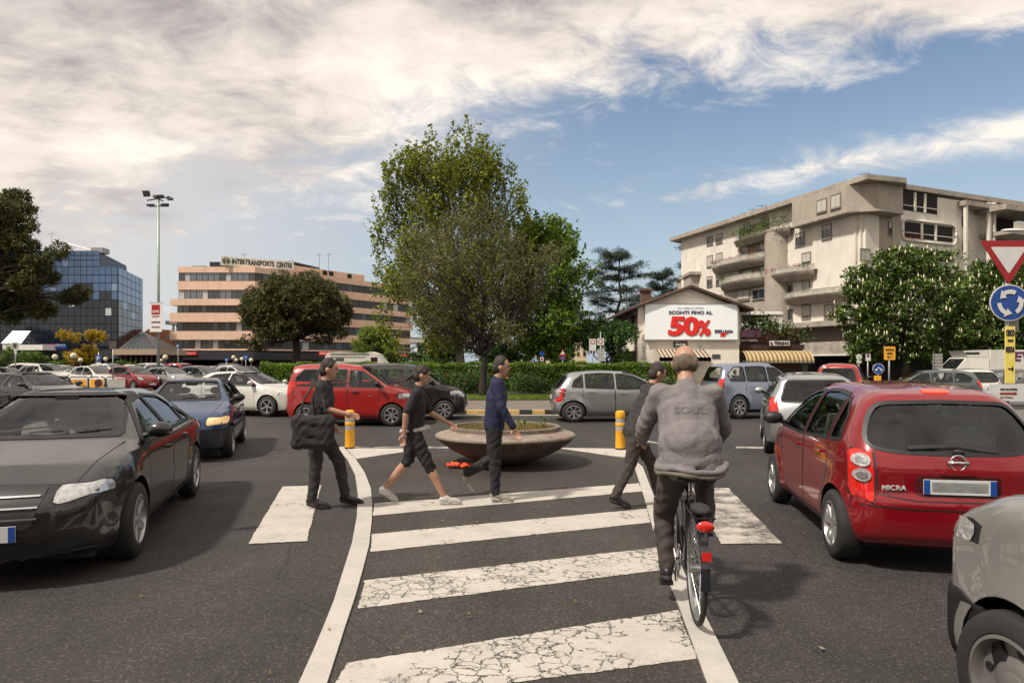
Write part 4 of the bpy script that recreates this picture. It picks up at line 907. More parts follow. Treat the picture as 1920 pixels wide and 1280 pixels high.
# rounded frame
r = W2c.rect(1690, 1790, 417, 455); b = B(); fr = roundpoly([(r[0], r[2]), (r[1], r[2]), (r[1], r[3]), (r[0], r[3])], .7, 5); n = len(fr)
for i in range(n):
    p, q = fr[i], fr[(i+1) % n]; b.cyl(W2c.pt(p[0], p[1], .12), W2c.pt(q[0], q[1], .12), .13, n=6)
ap(b, 'balcony_frame', PLAST, smooth=True)
# far right set-back wing with slabs and posts
b = B()
for py0, py1, x0, x1, d in ((381, 390, 1782, 1850, 1.6), (393, 403, 1826, 1990, 3.2), (440, 447, 1835, 1905, 3.2), (375, 382, 1850, 1880, .5)): W2.box(b, (W2.s(x0), min(W2.s(x1), W2.len+9), W2.z(x0, py1), W2.z(x0, py0)), 0, d)
ap(b, 'roof_slab', SLABM)
b = B()
for x in (1829, 1838, 1786): s = W2.s(x); W2.box(b, (s-.16, s+.16, 6, W2.z(x, 385)), 1.2, 1.5)
ap(b, 'post', PLAST)
wp(W2, 'loggia_shade_panel', (W2.s(1850), W2.s(1905), W2.z(1870, 437), W2.z(1870, 404)), .0, .03, DARKV)  # dark sheet again, shade painted where the balcony lies deep
wp(W2, 'balcony_rail', (W2.s(1845), W2.s(1905), W2.z(1870, 440), W2.z(1870, 428)), 2.9, 3.0, PLAST)
for a, c_, p0, p1 in [(1800, 1815, 398, 425), (1796, 1815, 450, 470), (1850, 1875, 450, 470)]: cpt(window(W2, W2.rect(a, c_, p0, p1), None, shut=.3))
# balconies: boat-shaped tubs with railing glass and plants
def balcony(a, c_, top, mid, bot, dep, rail, plants, flowers=False):
    s0, s1 = W1.s(a), W1.s(c_); zt = W1.z((a+c_)/2, top); zm = W1.z((a+c_)/2, mid); zb = W1.z((a+c_)/2, bot); n = 12; b = B(); rows = []
    for k, (z, f, t) in enumerate(((zb, .35, .92), (zb+.10, .62, .96), (zm-.12, .98, 1.0), (zm, 1.0, 1.0))):
        row = []
        for i in range(n+1):
            q = i/n; ed = min(1, 2.6*min(q, 1-q)+.25)**.5; s = lerp((s0+s1)/2, lerp(s0, s1, q), t); row.append(W1.pt(s, z, dep*f*ed))
        rows.append(row)
    vs = [p for r_ in rows for p in r_]+[W1.pt(lerp(s0, s1, i/n), zm, 0) for i in range(n+1)]; w = n+1
    fs = [(j*w+i, j*w+i+1, (j+1)*w+i+1, (j+1)*w+i) for j in range(4) for i in range(n)]
    b.add(vs, fs); o = ap(b, 'balcony', SLABM, angle=60)
    if rail:
        g_ = B(); f_ = B(); m = n
        for i in range(m):
            q0, q1 = i/m, (i+1)/m; e0 = min(1, 2.6*min(q0, 1-q0)+.25)**.5; e1 = min(1, 2.6*min(q1, 1-q1)+.25)**.5
            a0, a1 = W1.pt(lerp(s0, s1, q0), zm, dep*e0*.95), W1.pt(lerp(s0, s1, q1), zm, dep*e1*.95); h = zt-zm; up = Vector((0, 0, 1))
            g_.hexa([a0+up*.05, a1+up*.05, a1+up*.05-W1.n*.03, a0+up*.05-W1.n*.03, a0+up*(h-.05), a1+up*(h-.05), a1+up*(h-.05)-W1.n*.03, a0+up*(h-.05)-W1.n*.03])
            f_.cyl(a0+up*h, a1+up*h, .04, n=5); f_.cyl(a0, a0+up*h, .03, n=4)
        g2 = ap(g_, 'balustrade', mat('balustrade_glass', (.10, .16, .13) if rail == 1 else (.42, .38, .32), .25, var=.3, vs=2)); ap(f_, 'handrail', mat('rail_pale', (.40, .40, .38), .5))
    if plants:
        k = int((s1-s0)/.55); pts = [tuple(W1.pt(lerp(s0+.4, s1-.4, rnd.random()), zt+rnd.uniform(-.1, .15)*plants, dep*.75)) for _ in range(k)]
        P = []
        for p in pts:
            u = nr.normal(0, 1, (70, 3)); P.append(np.array(p)+u*np.array([.22, .22, .20])*plants)
        o = leaves('balcony_plants', np.concatenate(P), .12*min(1.5, plants), LEAF_M); cpt(o); tag(o, kind='stuff')
    if flowers:
        P = np.concatenate([np.array(tuple(W1.pt(rnd.uniform(s0+.3, s1-.2), zt+.08, dep*.9)))+nr.normal(0, .10, (14, 3)) for _ in range(14)]); o = leaves('balcony_flowers', P, .11, FLOWR); cpt(o); tag(o, kind='stuff')
balcony(1385, 1491, 430, 440, 453, 1.5, 0, 2.3)
balcony(1344, 1443, 484, 493, 506, 1.6, 2, .6, True)
balcony(1359, 1446, 517, 527, 541, 1.6, 1, 1.0)
balcony(1449, 1538, 503, 512, 528, 1.6, 1, .6, True)
balcony(1481, 1604, 544, 553, 567, 1.6, 1, 0)
# loggia greens on facade 2
P = np.concatenate([np.array(tuple(W2c.pt(W2c.s(px), W2c.z(px, 480), .5)))+nr.normal(0, 1, (110, 3))*np.array([.8, .3, .35]) for px in (1700, 1720, 1740, 1760, 1780)]); o = leaves('balcony_plants', P, .25, LEAF_M); cpt(o); tag(o, kind='stuff')
P = np.array(tuple(W2c.pt(W2c.s(1705), W2c.z(1705, 446), .3)))+nr.normal(0, 1, (50, 3))*np.array([.5, .2, .15]); o = leaves('balcony_flowers', P, .15, FLOWR); cpt(o); tag(o, kind='stuff')
# roof things
def antenna(b, x, y, z, h):
    b.cyl((x, y, z), (x, y, z+h), .03, n=5); b.cyl((x-.6, y, z+h*.9), (x+.6, y, z+h*.96), .02, n=4)
    for k in range(5): b.cyl((x-.5+k*.25, y-.25, z+h*.9+.012*k), (x-.5+k*.25, y+.25, z+h*.9+.012*k), .012, n=3)
b = B(); antenna(b, X_(1620, 68), 68, Ht+.5, 1.5); ap(b, 'antenna', DARKM)
b = B(); antenna(b, X_(1856, 78), 78, Ht+.5, 1.5); antenna(b, X_(1880, 80), 80, Ht+.5, 1.6); ap(b, 'antenna', DARKM)
for px, Y in ((1352, 88), (1366, 86), (1381, 84), (1396, 82), (1412, 80), (1428, 78)):
    b = B(); antenna(b, X_(px, Y), Y, Ht+.3, .8); ap(b, 'antenna', DARKM)
b = B(); b.box(X_(1745, 74), X_(1778, 74), 74, 76, Ht+.4, Ht+1.1); b.box(X_(1742, 74), X_(1781, 74), 73.8, 76.2, Ht+1.1, Ht+1.25); ap(b, 'roof_hut', PLASTG)
b = B(); b.box(X_(1287, 92), X_(1325, 92), 90, 97, 0, Z_(519, 92)); b.box(X_(1284, 92), X_(1328, 92), 89.5, 97.5, Z_(519, 92), Z_(515, 92)+.1); ap(b, 'annexe', PLASTG)

# --- house with the hoarding ---
hy = 55.0; hx0, hx1 = X_(1196, hy), X_(1386, hy); xm = (hx0+hx1)/2+.1
house = empty('house', (xm, hy+6.5, 0), 0, 'white gabled house with dark eaves carrying the big discount hoarding', 'building')
def hp(b, name, m, parent=None, **k): o = b.build(name, m, None, **k); o.parent = house; o.matrix_parent_inverse = Matrix.Translation((-xm, -(hy+6.5), 0)); return o
ze, zp = Z_(577, hy), Z_(541, hy)
b = B(); b.slab([(hx0, 0), (hx1, 0), (hx1, ze), (xm, zp), (hx0, ze)], (0, hy, 0), (1, 0, 0), (0, 0, 1), -13, 0); hp(b, 'wall', WALLW)
b = B(); sl = (zp-ze)/(xm-hx0); ov = 1.0
for sg, xe in ((-1, hx0-ov), (1, hx1+ov)):
    z_e = zp-abs(xe-xm)*sl
    b.hexa([(xm, hy-.55, zp+.02), (xe, hy-.55, z_e+.02), (xe, hy+13.6, z_e+.02), (xm, hy+13.6, zp+.02), (xm, hy-.55, zp+.20), (xe, hy-.55, z_e+.18), (xe, hy+13.6, z_e+.18), (xm, hy+13.6, zp+.20)])
hp(b, 'roof', mat('dark_eaves', (.045, .03, .022), .8, var=.3))
b = B(); nx = 34
for sg, xe in ((-1, hx0-ov), (1, hx1+ov)):
    z_e = zp-abs(xe-xm)*sl
    for i in range(24):
        y = hy-.45+i*.6; b.cyl((xm, y, zp+.18), (xe, y, z_e+.15), .10, n=6)
tag(hp(b, 'roof_tiles', mat('old_tiles', (.11, .06, .045), .9, var=.3, vs=4)), kind='stuff')
b = B(); b.box(hx0-.35, hx0-.01, hy-.1, hy+13, ze-.55, ze-.3); b.cyl((hx0-.12, hy+.2, 0), (hx0-.12, hy+.2, ze-.4), .07, n=8); hp(b, 'gutter', BROWNB)
b = B(); cx1 = X_(1214, 60)-.1; b.box(cx1-.4, cx1+.4, 60, 60.8, ze+.3, Z_(545, 60)); b.box(cx1-.55, cx1+.55, 59.85, 60.95, Z_(545, 60), Z_(541, 60)); hp(b, 'chimney', mat('chimney_brick', (.12, .07, .05), .9, var=.3))
WL = Wall((hx0, hy+13), (hx0, hy))
for s in (1.2, 4.4, 7.6, 10.8):
    for z0 in (1.0, 4.2):
        o = window(WL, (s, s+1.0, z0, z0+1.7), None, frm=BROWNB); o.parent = house; o.matrix_parent_inverse = Matrix.Translation((-xm, -(hy+6.5), 0))
        b = B(); b.slab([(0, 0), (.55, 0), (.55, 1.7), (0, 1.7)], WL.pt(s-.02, z0, .10), WL.u*-.8+WL.n*.6, (0, 0, 1), -.02, .02); hp(b, 'shutter', BROWNB)
WF = Wall((hx0, hy), (hx1, hy))
b = B(); WF.box(b, (WF.s(1335), WF.s(1350), Z_(672, hy), Z_(664, hy)), .0, .05); hp(b, 'shop_window', GLASSB)
b = B(); WF.box(b, WF.rect(1310, 1315, 646, 650), 0, .2); hp(b, 'vent', GREYM)
text('RISTORANTE', 2.0, .32, tuple(WF.pt(WF.s(1207), Z_(651, hy), .05)), (0, 0, -1), (1, 0, 0), mat('letter_grey', (.12, .11, .10), .7), None, 'painted_lettering').parent = house
bpy.data.objects['painted_lettering'].matrix_parent_inverse = Matrix.Translation((-xm, -(hy+6.5), 0))

# hoarding
bx0, bx1, bz0, bz1 = X_(1210, 54.7), X_(1383, 54.7), Z_(636, 54.7), Z_(570, 54.7)
hb = empty('billboard', ((bx0+bx1)/2, 54.7, bz0), 0, 'wide pale discount hoarding with large red 50% on the gable of the white house', 'billboard')
def child(o, root): o.parent = root; o.matrix_parent_inverse = Matrix.Translation(-root.location); return o
b = B(); b.box(bx0, bx1, 54.72, 54.97, bz0, bz1); child(b.build('panel', mat('hoarding_white', (.88, .92, .93), .45, var=.03)), hb)
b = B(); b.box(bx0-.05, bx1+.05, 54.69, 54.72, bz0-.10, bz0); b.box(bx0-.05, bx1+.05, 54.69, 54.72, bz1, bz1+.05); child(b.build('frame', GREYM), hb)
NAVY = mat('letter_navy', (.015, .015, .10), .5); LRED = mat('letter_red', (.72, .02, .012), .45, var=.06); LDR = mat('letter_dark_red', (.30, .01, .01), .5)
def tx(s, p0, p1, y0, y1, m, Y, root, **k):
    return child(text(s, (p1-p0)/F*Y, (y1-y0)/F*Y, (X_((p0+p1)/2, Y), Y, Z_((y0+y1)/2, Y)), (1, 0, 0), (0, 0, 1), m, None, **k), root)
tx('SCONTI FINO AL', 1254, 1336, 582.5, 589, NAVY, 54.69, hb, bold=.03)
tx('DAL 15 APRILE AL 15 MAGGIO', 1271, 1319, 575.5, 578.5, mat('letter_grey2', (.30, .36, .40), .6), 54.69, hb)
tx('5', 1253.5, 1284.5, 593.6, 630, LDR, 54.68, hb, bold=.045, shear=.12); tx('0', 1282.5, 1312.5, 593.6, 630, LDR, 54.68, hb, bold=.045)
tx('5', 1252, 1283, 593, 629, LRED, 54.66, hb, bold=.045, shear=.12); tx('0', 1281, 1311, 593, 629, LRED, 54.66, hb, bold=.045)
tx('%', 1309.5, 1333, 600.4, 629.6, LDR, 54.675, hb, bold=.03); tx('%', 1309, 1332, 600, 629, LRED, 54.655, hb, bold=.03)
tx('ESSELUNGA', 1340, 1375, 618, 624, NAVY, 54.69, hb, bold=.04); tx('S', 1350, 1361, 625, 631, LRED, 54.69, hb, bold=.09)
b = B(); b.box(X_(1354, 54.68), X_(1365, 54.68), 54.66, 54.70, Z_(625.6, 54.68), Z_(623.4, 54.68)); child(b.build('logo_bar', LRED), hb)

sg = empty('shop_sign', (X_(1276, 54.8), 54.8, Z_(650, 54.8)), 0, 'small black shop sign fixed under the big hoarding', 'sign')
b = B(); b.box(X_(1264, 54.8), X_(1289, 54.8), 54.8, 54.98, Z_(650, 54.8), Z_(637.5, 54.8)); child(b.build('panel', BLACKM), sg)
tx('APERTO', 1266, 1275, 639.5, 642, SIGNW, 54.78, sg); tx('SEMPRE', 1276, 1287, 639.5, 642, LRED, 54.78, sg); tx('SNACK BAR', 1267, 1286, 643.5, 648, SIGNW, 54.78, sg, bold=.03)

AWN = stripe_mat('awning_stripes', (.55, .50, .40), (.16, .09, .05), 3.2, 0)
AWN2 = stripe_mat('awning_stripes_gold', (.58, .46, .25), (.26, .15, .06), 3.0, 0)
def awning(name, label, px0, px1, py0, py1, Y, dep, m, drop=.0, curved=False):
    root = empty(name, (X_((px0+px1)/2, Y), Y, Z_(py1, Y)), 0, label, 'awning'); x0, x1 = X_(px0, Y), X_(px1, Y); z1, z0 = Z_(py0, Y), Z_(py1, Y-dep); b = B(); n = 8; V = []
    for i in range(n+1):
        t = i/n; y = Y-dep*(math.sin(t*math.pi/2) if curved else t); z = z1-(z1-z0)*((1-math.cos(t*math.pi/2)) if curved else t*.62)
        V += [(x0, y, z), (x1, y, z)]
    V += [(x0, Y-dep, z0), (x1, Y-dep, z0)]; V2 = [(a, b2, c-.03) for a, b2, c in V]; k = len(V)
    b.add(V, [(2*i, 2*i+1, 2*i+3, 2*i+2) for i in range(n+1)]); b.add(V2, [(2*i+2, 2*i+3, 2*i+1, 2*i) for i in range(n+1)])
    child(b.build('canopy', m, smooth=True), root)
    f = B()
    for x in (x0+.05, x1-.05): f.cyl((x, Y, z0+.1), (x, Y-dep, z0+.03), .03, n=6)
    f.cyl((x0, Y-dep+.02, z0+.03), (x1, Y-dep+.02, z0+.03), .03, n=6); child(f.build('frame', GREYM), root); return root
awning('awning', 'brown and cream striped awning below the hoarding of the white house', 1228, 1322, 655, 678, 55, 1.7, AWN)
awning('awning', 'golden striped barrel awning under the restaurant terrace', 1388, 1512, 657, 679, 55.6, 1.5, AWN2, curved=True)

# restaurant terrace beside the house
ter = empty('restaurant_terrace', (X_(1445, 57), 57, 0), 0, 'raised restaurant terrace with dark parapet, pergola and planting right of the white house', 'terrace')
def tp(b, n_, m, **k): return child(b.build(n_, m, **k), ter)
y = 56.0; b = B(); b.box(X_(1388, y), X_(1505, y), y, y+8, 0, Z_(655, y)); tp(b, 'wall', mat('terrace_wall', (.10, .075, .055), .85, var=.2))
b = B(); b.box(X_(1386, y), X_(1506, y), y-.25, y+.0, Z_(655, y), Z_(646, y)); b.box(X_(1388, y), X_(1500, y), y, y+.15, Z_(646, y), Z_(618, y)); tp(b, 'parapet', mat('parapet_brown', (.045, .022, .018), .8, var=.3))
b = B(); b.box(X_(1386, y), X_(1466, y), y, y+7, Z_(590, y), Z_(584, y)); b.box(X_(1385, y), X_(1468, y), y-.1, y, Z_(590, y), Z_(586, y))
for px in (1386, 1462): b.box(X_(px, y), X_(px, y)+.16, y, y+.16, Z_(646, y), Z_(590, y))
tp(b, 'pergola', WHITE)
b = B(); b.slab([(0, 0), (1, 0), (1, 1), (0, 1)], (X_(1388, 55.7), 55.7, Z_(632, 55.7)), (X_(1427, 55.7)-X_(1388, 55.7), 0, 0), (0, 0, .56), 0, .04); tp(b, 'flower_banner', mat('banner_orange', (.30, .12, .05), .7, var=.5, vs=3, col2=(.24, .12, .28)))
tx('RISTORANTE', 1390, 1421, 636, 640, SIGNW, 55.68, ter)
b = B(); b.box(X_(1443, 55.6), X_(1481, 55.6), 55.62, 55.7, Z_(648, 55.6), Z_(638.5, 55.6)); tp(b, 'sign_panel', SIGNW); tx('IL TIRRENO', 1445, 1479, 640.5, 646.5, mat('letter_black', (.01, .01, .01), .5), 55.6, ter, bold=.03)
P = np.concatenate([np.array([X_(px, 56.5), 56.5, Z_(py, 56.5)])+nr.normal(0, 1, (160, 3))*np.array([.45, .5, .33]) for px, py in [(1396, 618), (1410, 610), (1424, 616), (1440, 608), (1455, 612), (1468, 618), (1482, 622), (1494, 630), (1436, 626), (1408, 626), (1400, 600), (1418, 598), (1432, 603), (1478, 632), (1460, 625)]]); o = leaves('terrace_plants', P, .22, LEAF_D); child(o, ter); tag(o, kind='stuff')
P = np.concatenate([np.array([X_(px, 55.9), 55.9, Z_(rnd.uniform(618, 636), 55.9)])+nr.normal(0, 1, (14, 3))*np.array([.3, .1, .15]) for px in range(1392, 1500, 6)]); o = leaves('terrace_flowers', P, .13, leaf_mat('mixed_flowers', [(.5, .02, .02), (.5, .1, .03), (.5, .4, .05), (.1, .15, .03), (.05, .1, .02)], .2)); child(o, ter); tag(o, kind='stuff')

# --- peach office building ---
PY = 116.0; pc = (X_(478, PY), PY); pl = (X_(333, PY), PY); pr = (X_(768, 147), 147.0)
off_ = empty('office_building', (pc[0], PY+15, 0), 0, 'peach banded office building with ribbon windows and a white roof sign, behind the stone pine', 'building')
def op(b, n_, m, **k): return child(b.build(n_, m, **k), off_)
Wl = Wall(pl, pc); Wr = Wall(pc, pr)
FL = [(500, 511), (527, 543), (561, 573), (587, 604), (621, 637), (654, 657)]     # top and bottom rows of the peach bands
wz = [(Z_(a, PY), Z_(c_, PY)) for a, c_ in FL]; ztop = wz[0][0]
b = B(); b.prism(ccw([(pl[0]+.5, PY+.7), (pc[0]-.1, PY+.7), (pr[0]-.3, pr[1]+.7), (pr[0]-8, pr[1]+22), (pl[0]+.5, PY+24)]), 0, ztop-.3); op(b, 'core', BROWNB)
for i, (z1, z0) in enumerate(wz):
    dd = .0 if i < 2 else .9; n1 = max(2, int(Wl.len/3.3)); n2 = int(Wr.len/3.3)
    for W, n_, L0, L1 in ((Wl, n1, -dd*1.0, Wl.len), (Wr, n2, 0, Wr.len)):
        for k in range(n_):
            b = B(); s0, s1 = lerp(L0, L1, k/n_)+.012, lerp(L0, L1, (k+1)/n_)-.012; W.box(b, (s0, s1, z0, z1), -.9, dd+(.008*(k % 2))); op(b, 'panel', PEACH)
pm = B(); pm.box(-.5, .5, -.03, .03, 0, 1); PANE = [pm.mesh('pane', m_) for m_ in (GLASSB, mat('pane_sky', (.16, .18, .20), .08, metal=.5, var=.3, vs=1), mat('pane_blind', (.40, .41, .42), .5, var=.15), mat('pane_brown', (.04, .032, .024), .15, var=.4))]
fm = B()
for a in ((-.5, -.46, 0, 1), (.46, .5, 0, 1), (-.46, .46, 0, .05), (-.46, .46, .95, 1)): fm.box(a[0], a[1], -.06, .02, a[2], a[3])
FRM = fm.mesh('window_frame', BROWNB)
def panes(W, parent, s0, s1, z0, z1, n_, d, choose):
    ang = math.atan2(W.u.y, W.u.x); w = (s1-s0)/n_
    for k in range(n_):
        p = W.pt(s0+w*(k+.5), z0, d); o = bpy.data.objects.new('window_pane', PANE[choose(k)]); COL.objects.link(o); o.location = p; o.rotation_euler = (0, 0, ang); o.scale = (w*.97, 1, z1-z0); child(o, parent)
        f = bpy.data.objects.new('window_frame', FRM); COL.objects.link(f); f.location = p; f.rotation_euler = (0, 0, ang); f.scale = (w*.99, 1, z1-z0); child(f, parent)
def chooser(i):
    if i < 2: return lambda k: rnd.choice([1, 1, 1, 0, 2])
    return lambda k: rnd.choice([3, 3, 0, 3, 0, 0, 2]) if rnd.random() > .35 else 3
for i in range(5):
    z1, z0 = wz[i][1], wz[i+1][0]
    panes(Wl, off_, .1, Wl.len-.1, z0, z1, 13, -.25+(.0 if i < 2 else .5), chooser(i)); panes(Wr, off_, .1, Wr.len-.1, z0, z1, 24, -.25+(.0 if i < 2 else .5), chooser(3))
# attic on the right wing
b = B(); s0, s1 = Wr.s(520), Wr.s(700); za = Z_(489, PY+4); Wr.box(b, (s0, s1, ztop-.3, za), -14, -2.6); op(b, 'attic', PEACH)
b = B()
for px, py in ((548, 497), (626, 500), (638, 509), (672, 508)): W_ = Wr; s = Wr.s(px); W_.box(b, (s-.5, s+.5, ztop+.6, ztop+1.4), -2.58, -2.5)
op(b, 'attic_window', DARKV)
b = B(); s0 = Wr.s(568); 
for k in range(2): b.cyl(Wr.pt(s0, za, -4+k), Wr.pt(s0, za+1.0, -4+k), .07, n=4)
b.hexa([Wr.pt(s0, za+.7, -4), Wr.pt(s0+7, za+.2, -4), Wr.pt(s0+7, za+.2, -7), Wr.pt(s0, za+.7, -7), Wr.pt(s0, za+1.0, -4), Wr.pt(s0+7, za+.5, -4), Wr.pt(s0+7, za+.5, -7), Wr.pt(s0, za+1.0, -7)]); op(b, 'solar_rack', DARKM)
for px in (599, 616, 458):
    b = B(); Yb = 122; antenna(b, X_(px, Yb), Yb, ztop-.5, 3.8); op(b, 'antenna', DARKM)
b = B(); b.box(X_(393, 118), X_(412, 118), 118, 121, ztop-.2, Z_(491, 118)); b.box(X_(412, 118), X_(450, 118), 118, 121, ztop-.2, Z_(497, 118)); op(b, 'roof_plant', DARKM)
b = B(); b.box(X_(360, 119), X_(384, 119), 119, 121, ztop-.2, Z_(498, 119)); op(b, 'roof_unit', GREYM)
# dark arcade canopy with red fascias
b = B(); b.box(X_(215, 112), pc[0]+2, 110, 117, Z_(672, 112)-.2, Z_(659, 112)); 
W5 = Wall((pc[0]-2, 110), (X_(780, 138), 138)); W5.box(b, (0, W5.len, Z_(672, 112)-.2, Z_(660, 112)), -5, 0); op(b, 'arcade_canopy', mat('arcade_slate', (.020, .020, .024), .6, var=.3))
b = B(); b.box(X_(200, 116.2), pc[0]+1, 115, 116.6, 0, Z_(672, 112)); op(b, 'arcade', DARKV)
for px0, px1, y_, tt in ((338, 368, 109.8, ''), (598, 622, 120, '')):
    b = B(); b.box(X_(px0, y_), X_(px1, y_), y_, y_+.2, Z_(665.5, y_), Z_(659.5, y_)); op(b, 'red_fascia', LRED)
    tx('FERRAMENTA', px0+2, px1-2, 661, 664, SIGNW, y_-.03, off_)
# roof sign, parallel to the right wing
rs = empty('roof_sign', (X_(480, 113), 113, ztop), 0, 'long white roof sign with green emblem on the peach office', 'sign')
Ws = Wall((X_(414, 115), 115), (X_(551, 121), 121)); z0, z1 = Ws.z(414, 497), Ws.z(414, 480)
b = B(); Ws.box(b, (0, Ws.len, z0, z1), -.25, 0); child(b.build('panel', mat('sign_cream', (.86, .82, .72), .6, var=.04)), rs)
b = B()
for k in range(6): s = Ws.len*(k+.5)/6; b.cyl(Ws.pt(s, ztop-.4, -.3), Ws.pt(s, z0+.2, -.3), .08, n=5); b.cyl(Ws.pt(s, ztop-.4, -2), Ws.pt(s, z1-.2, -.3), .05, n=5)
child(b.build('support', DARKM), rs)
zm = (z0+z1)/2; LBK = MATS['letter_black']
def wtx(s, t0, t1, h, m): 
    o = text(s, Ws.len*(t1-t0), h, Ws.pt(Ws.len*(t0+t1)/2, zm, .06), Ws.u, (0, 0, 1), m, None, bold=.035); child(o, rs)
wtx('INTERTRANSPORTS', .145, .72, .92, LBK); wtx('CENTRE', .755, .975, .92, LBK)
GRE = mat('emblem_green', (.01, .09, .07), .5); b = B(); c0 = Ws.len*.07
for sgn in (-1, 1):
    for k in range(6):
        a = sgn*(.35+k*.42); b.slab([(c0+.1*sgn, zm-.05), (c0+.62*math.sin(a), zm+.62*math.cos(a)), (c0+.66*math.sin(a+.26*sgn), zm+.66*math.cos(a+.26*sgn))], Ws.pt(0, 0, .03), Ws.u, (0, 0, 1), 0, .04)
child(b.build('emblem', GRE), rs); b = B(); b.slab([(c0-.07, zm-.6), (c0+.07, zm-.6), (c0+.05, zm+.8), (c0-.05, zm+.8)], Ws.pt(0, 0, .03), Ws.u, (0, 0, 1), 0, .05); child(b.build('emblem_bar', mat('emblem_orange', (.6, .2, .05), .5)), rs)

# --- blue glass building ---
GY = 110.0; gc = (X_(221, GY), GY); gl = (X_(-260, GY), GY); gr = (X_(267, 126), 126.0)
gb = empty('glass_building', (gc[0]-20, GY+10, 0), 0, 'stepped office block in blue mirror glass on the far left behind the pine', 'building')
Wg = Wall(gl, gc); Wh = Wall(gc, gr); zl = Z_(500, GY); zu = Z_(470, GY)
b = B(); b.prism(ccw([gl, gc, gr, (gr[0]-14, 150), (gl[0], 150)]), 0, zl-.05); u0 = X_(183, GY+.1); b.prism(ccw([(gl[0], GY+.05), (u0, GY+.05), (X_(233, 126)-.2, 127), (gr[0]-16, 150), (gl[0], 150)]), zl-.05, zu); child(b.build('core', mat('curtain_wall_frame', (.012, .014, .018), .4, metal=.4)), gb)
ng = 22; wpn = 11.55/F*GY; rows = [(488, 500), (500, 515.5), (515.5, 531), (531, 546), (546, 562), (562, 577), (577, 592), (592, 607), (607, 622), (622, 637), (637, 652)]
PG = []
for m_ in (GLASSM, GLASSD, mat('pale_open_pane', (.45, .47, .50), .4, var=.1), mat('mirror_glass_light', (.20, .27, .38), .05, metal=.8, var=.2, vs=.3)):
    q = B(); q.box(-.5, .5, -.05, .0, 0, 1); PG.append(q.mesh('glass_pane', m_))
def gp_(W, s, z0, z1, w, m, tilt=0):
    o = bpy.data.objects.new('glass_pane', PG[m]); COL.objects.link(o); o.location = W.pt(s, z0+.06, .03); o.rotation_euler = (tilt, 0, math.atan2(W.u.y, W.u.x)+rnd.uniform(-.006, .006)); o.scale = (w*.93, 1, z1-z0-.12); child(o, gb)
for k in range(ng):
    s = Wg.len-(k+.5)*wpn
    for j, (a, c_) in enumerate([(470, 479), (479, 488), (488, 500)]):
        if k > 2: gp_(Wg, s, Z_(c_, GY), Z_(a, GY), wpn, 3 if rnd.random() < .06 else 0)
    for j, (a, c_) in enumerate(rows[1:]):
        sky_ = j < 3+(1 if k in (0, 3, 7) else 0) and not (j == 2 and k in (4, 5, 6))
        gp_(Wg, s, Z_(c_, GY), Z_(a, GY), wpn, (0 if rnd.random() < .93 else 3) if sky_ else (2 if rnd.random() < .045 else 1))  # upper panes mirror the sky, lower ones carry a painted dark reflection
nh = 6
for k in range(nh):
    w = Wh.len/nh
    for j, (a, c_) in enumerate(rows[1:]): gp_(Wh, (k+.5)*w, Z_(c_, GY), Z_(a, GY), w, 0 if j < 4 else 3 if rnd.random() < .15 else 1)
b = B(); b.box(X_(170, 112), X_(192, 112), 112, 114, zu, Z_(464, 112)); b.tube([(X_(100, 113), 113, Z_(452, 113)), (X_(140, 113), 113, Z_(460, 113)), (X_(190, 113), 113, zu+.1)], .08, 5); antenna(b, X_(97, 113), 113, zu, 3.6); child(b.build('roof_rail', GREYM), gb)
# arcade strip at the foot, with shop fascias
b = B(); b.box(X_(-60, 104), X_(222, 104), 104, 111, Z_(672, 104), Z_(656, 104)); child(b.build('arcade_canopy', MATS['arcade_slate']), gb)
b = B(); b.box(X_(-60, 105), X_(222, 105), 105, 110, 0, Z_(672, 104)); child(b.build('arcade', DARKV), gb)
b = B(); b.box(X_(72, 103.8), X_(124, 103.8), 103.8, 104, Z_(653, 104), Z_(645, 104)); child(b.build('fascia', BLUES), gb)
tx('PUNTO', 82, 104, 645, 649, LRED, 103.7, gb); tx('SERVICE', 104, 122, 645, 649, SIGNW, 103.7, gb)
b = B(); b.box(X_(170, 103.8), X_(182, 103.8), 103.8, 104, Z_(652, 104), Z_(646, 104)); child(b.build('fascia', BLUES), gb); tx('CAFFE', 171, 181, 647, 651, SIGNW, 103.7, gb)
b = B(); b.slab([(0, 0), (3.0, 0), (3.7, 2.2), (.9, 2.2)], (X_(12, 103), 102, Z_(645, 103)), (1, 0, 0), (0, .5, .87), 0, .15); child(b.build('skylight', mat('skylight_panel', (.28, .30, .34), .3, metal=.3, var=.2)), gb)
b = B()
for k in range(5): b.cyl((X_(12, 103)+k*.75, 101.9, Z_(645, 103)), (X_(12, 103)+.9+k*.7, 102.95, Z_(645, 103)+1.95), .06, n=4)
child(b.build('skylight_bar', DARKM), gb)
b = B(); b.box(X_(5, 101), X_(80, 101), 101, 104, Z_(656, 101), Z_(646, 101)); child(b.build('pale_canopy', WHITE), gb)

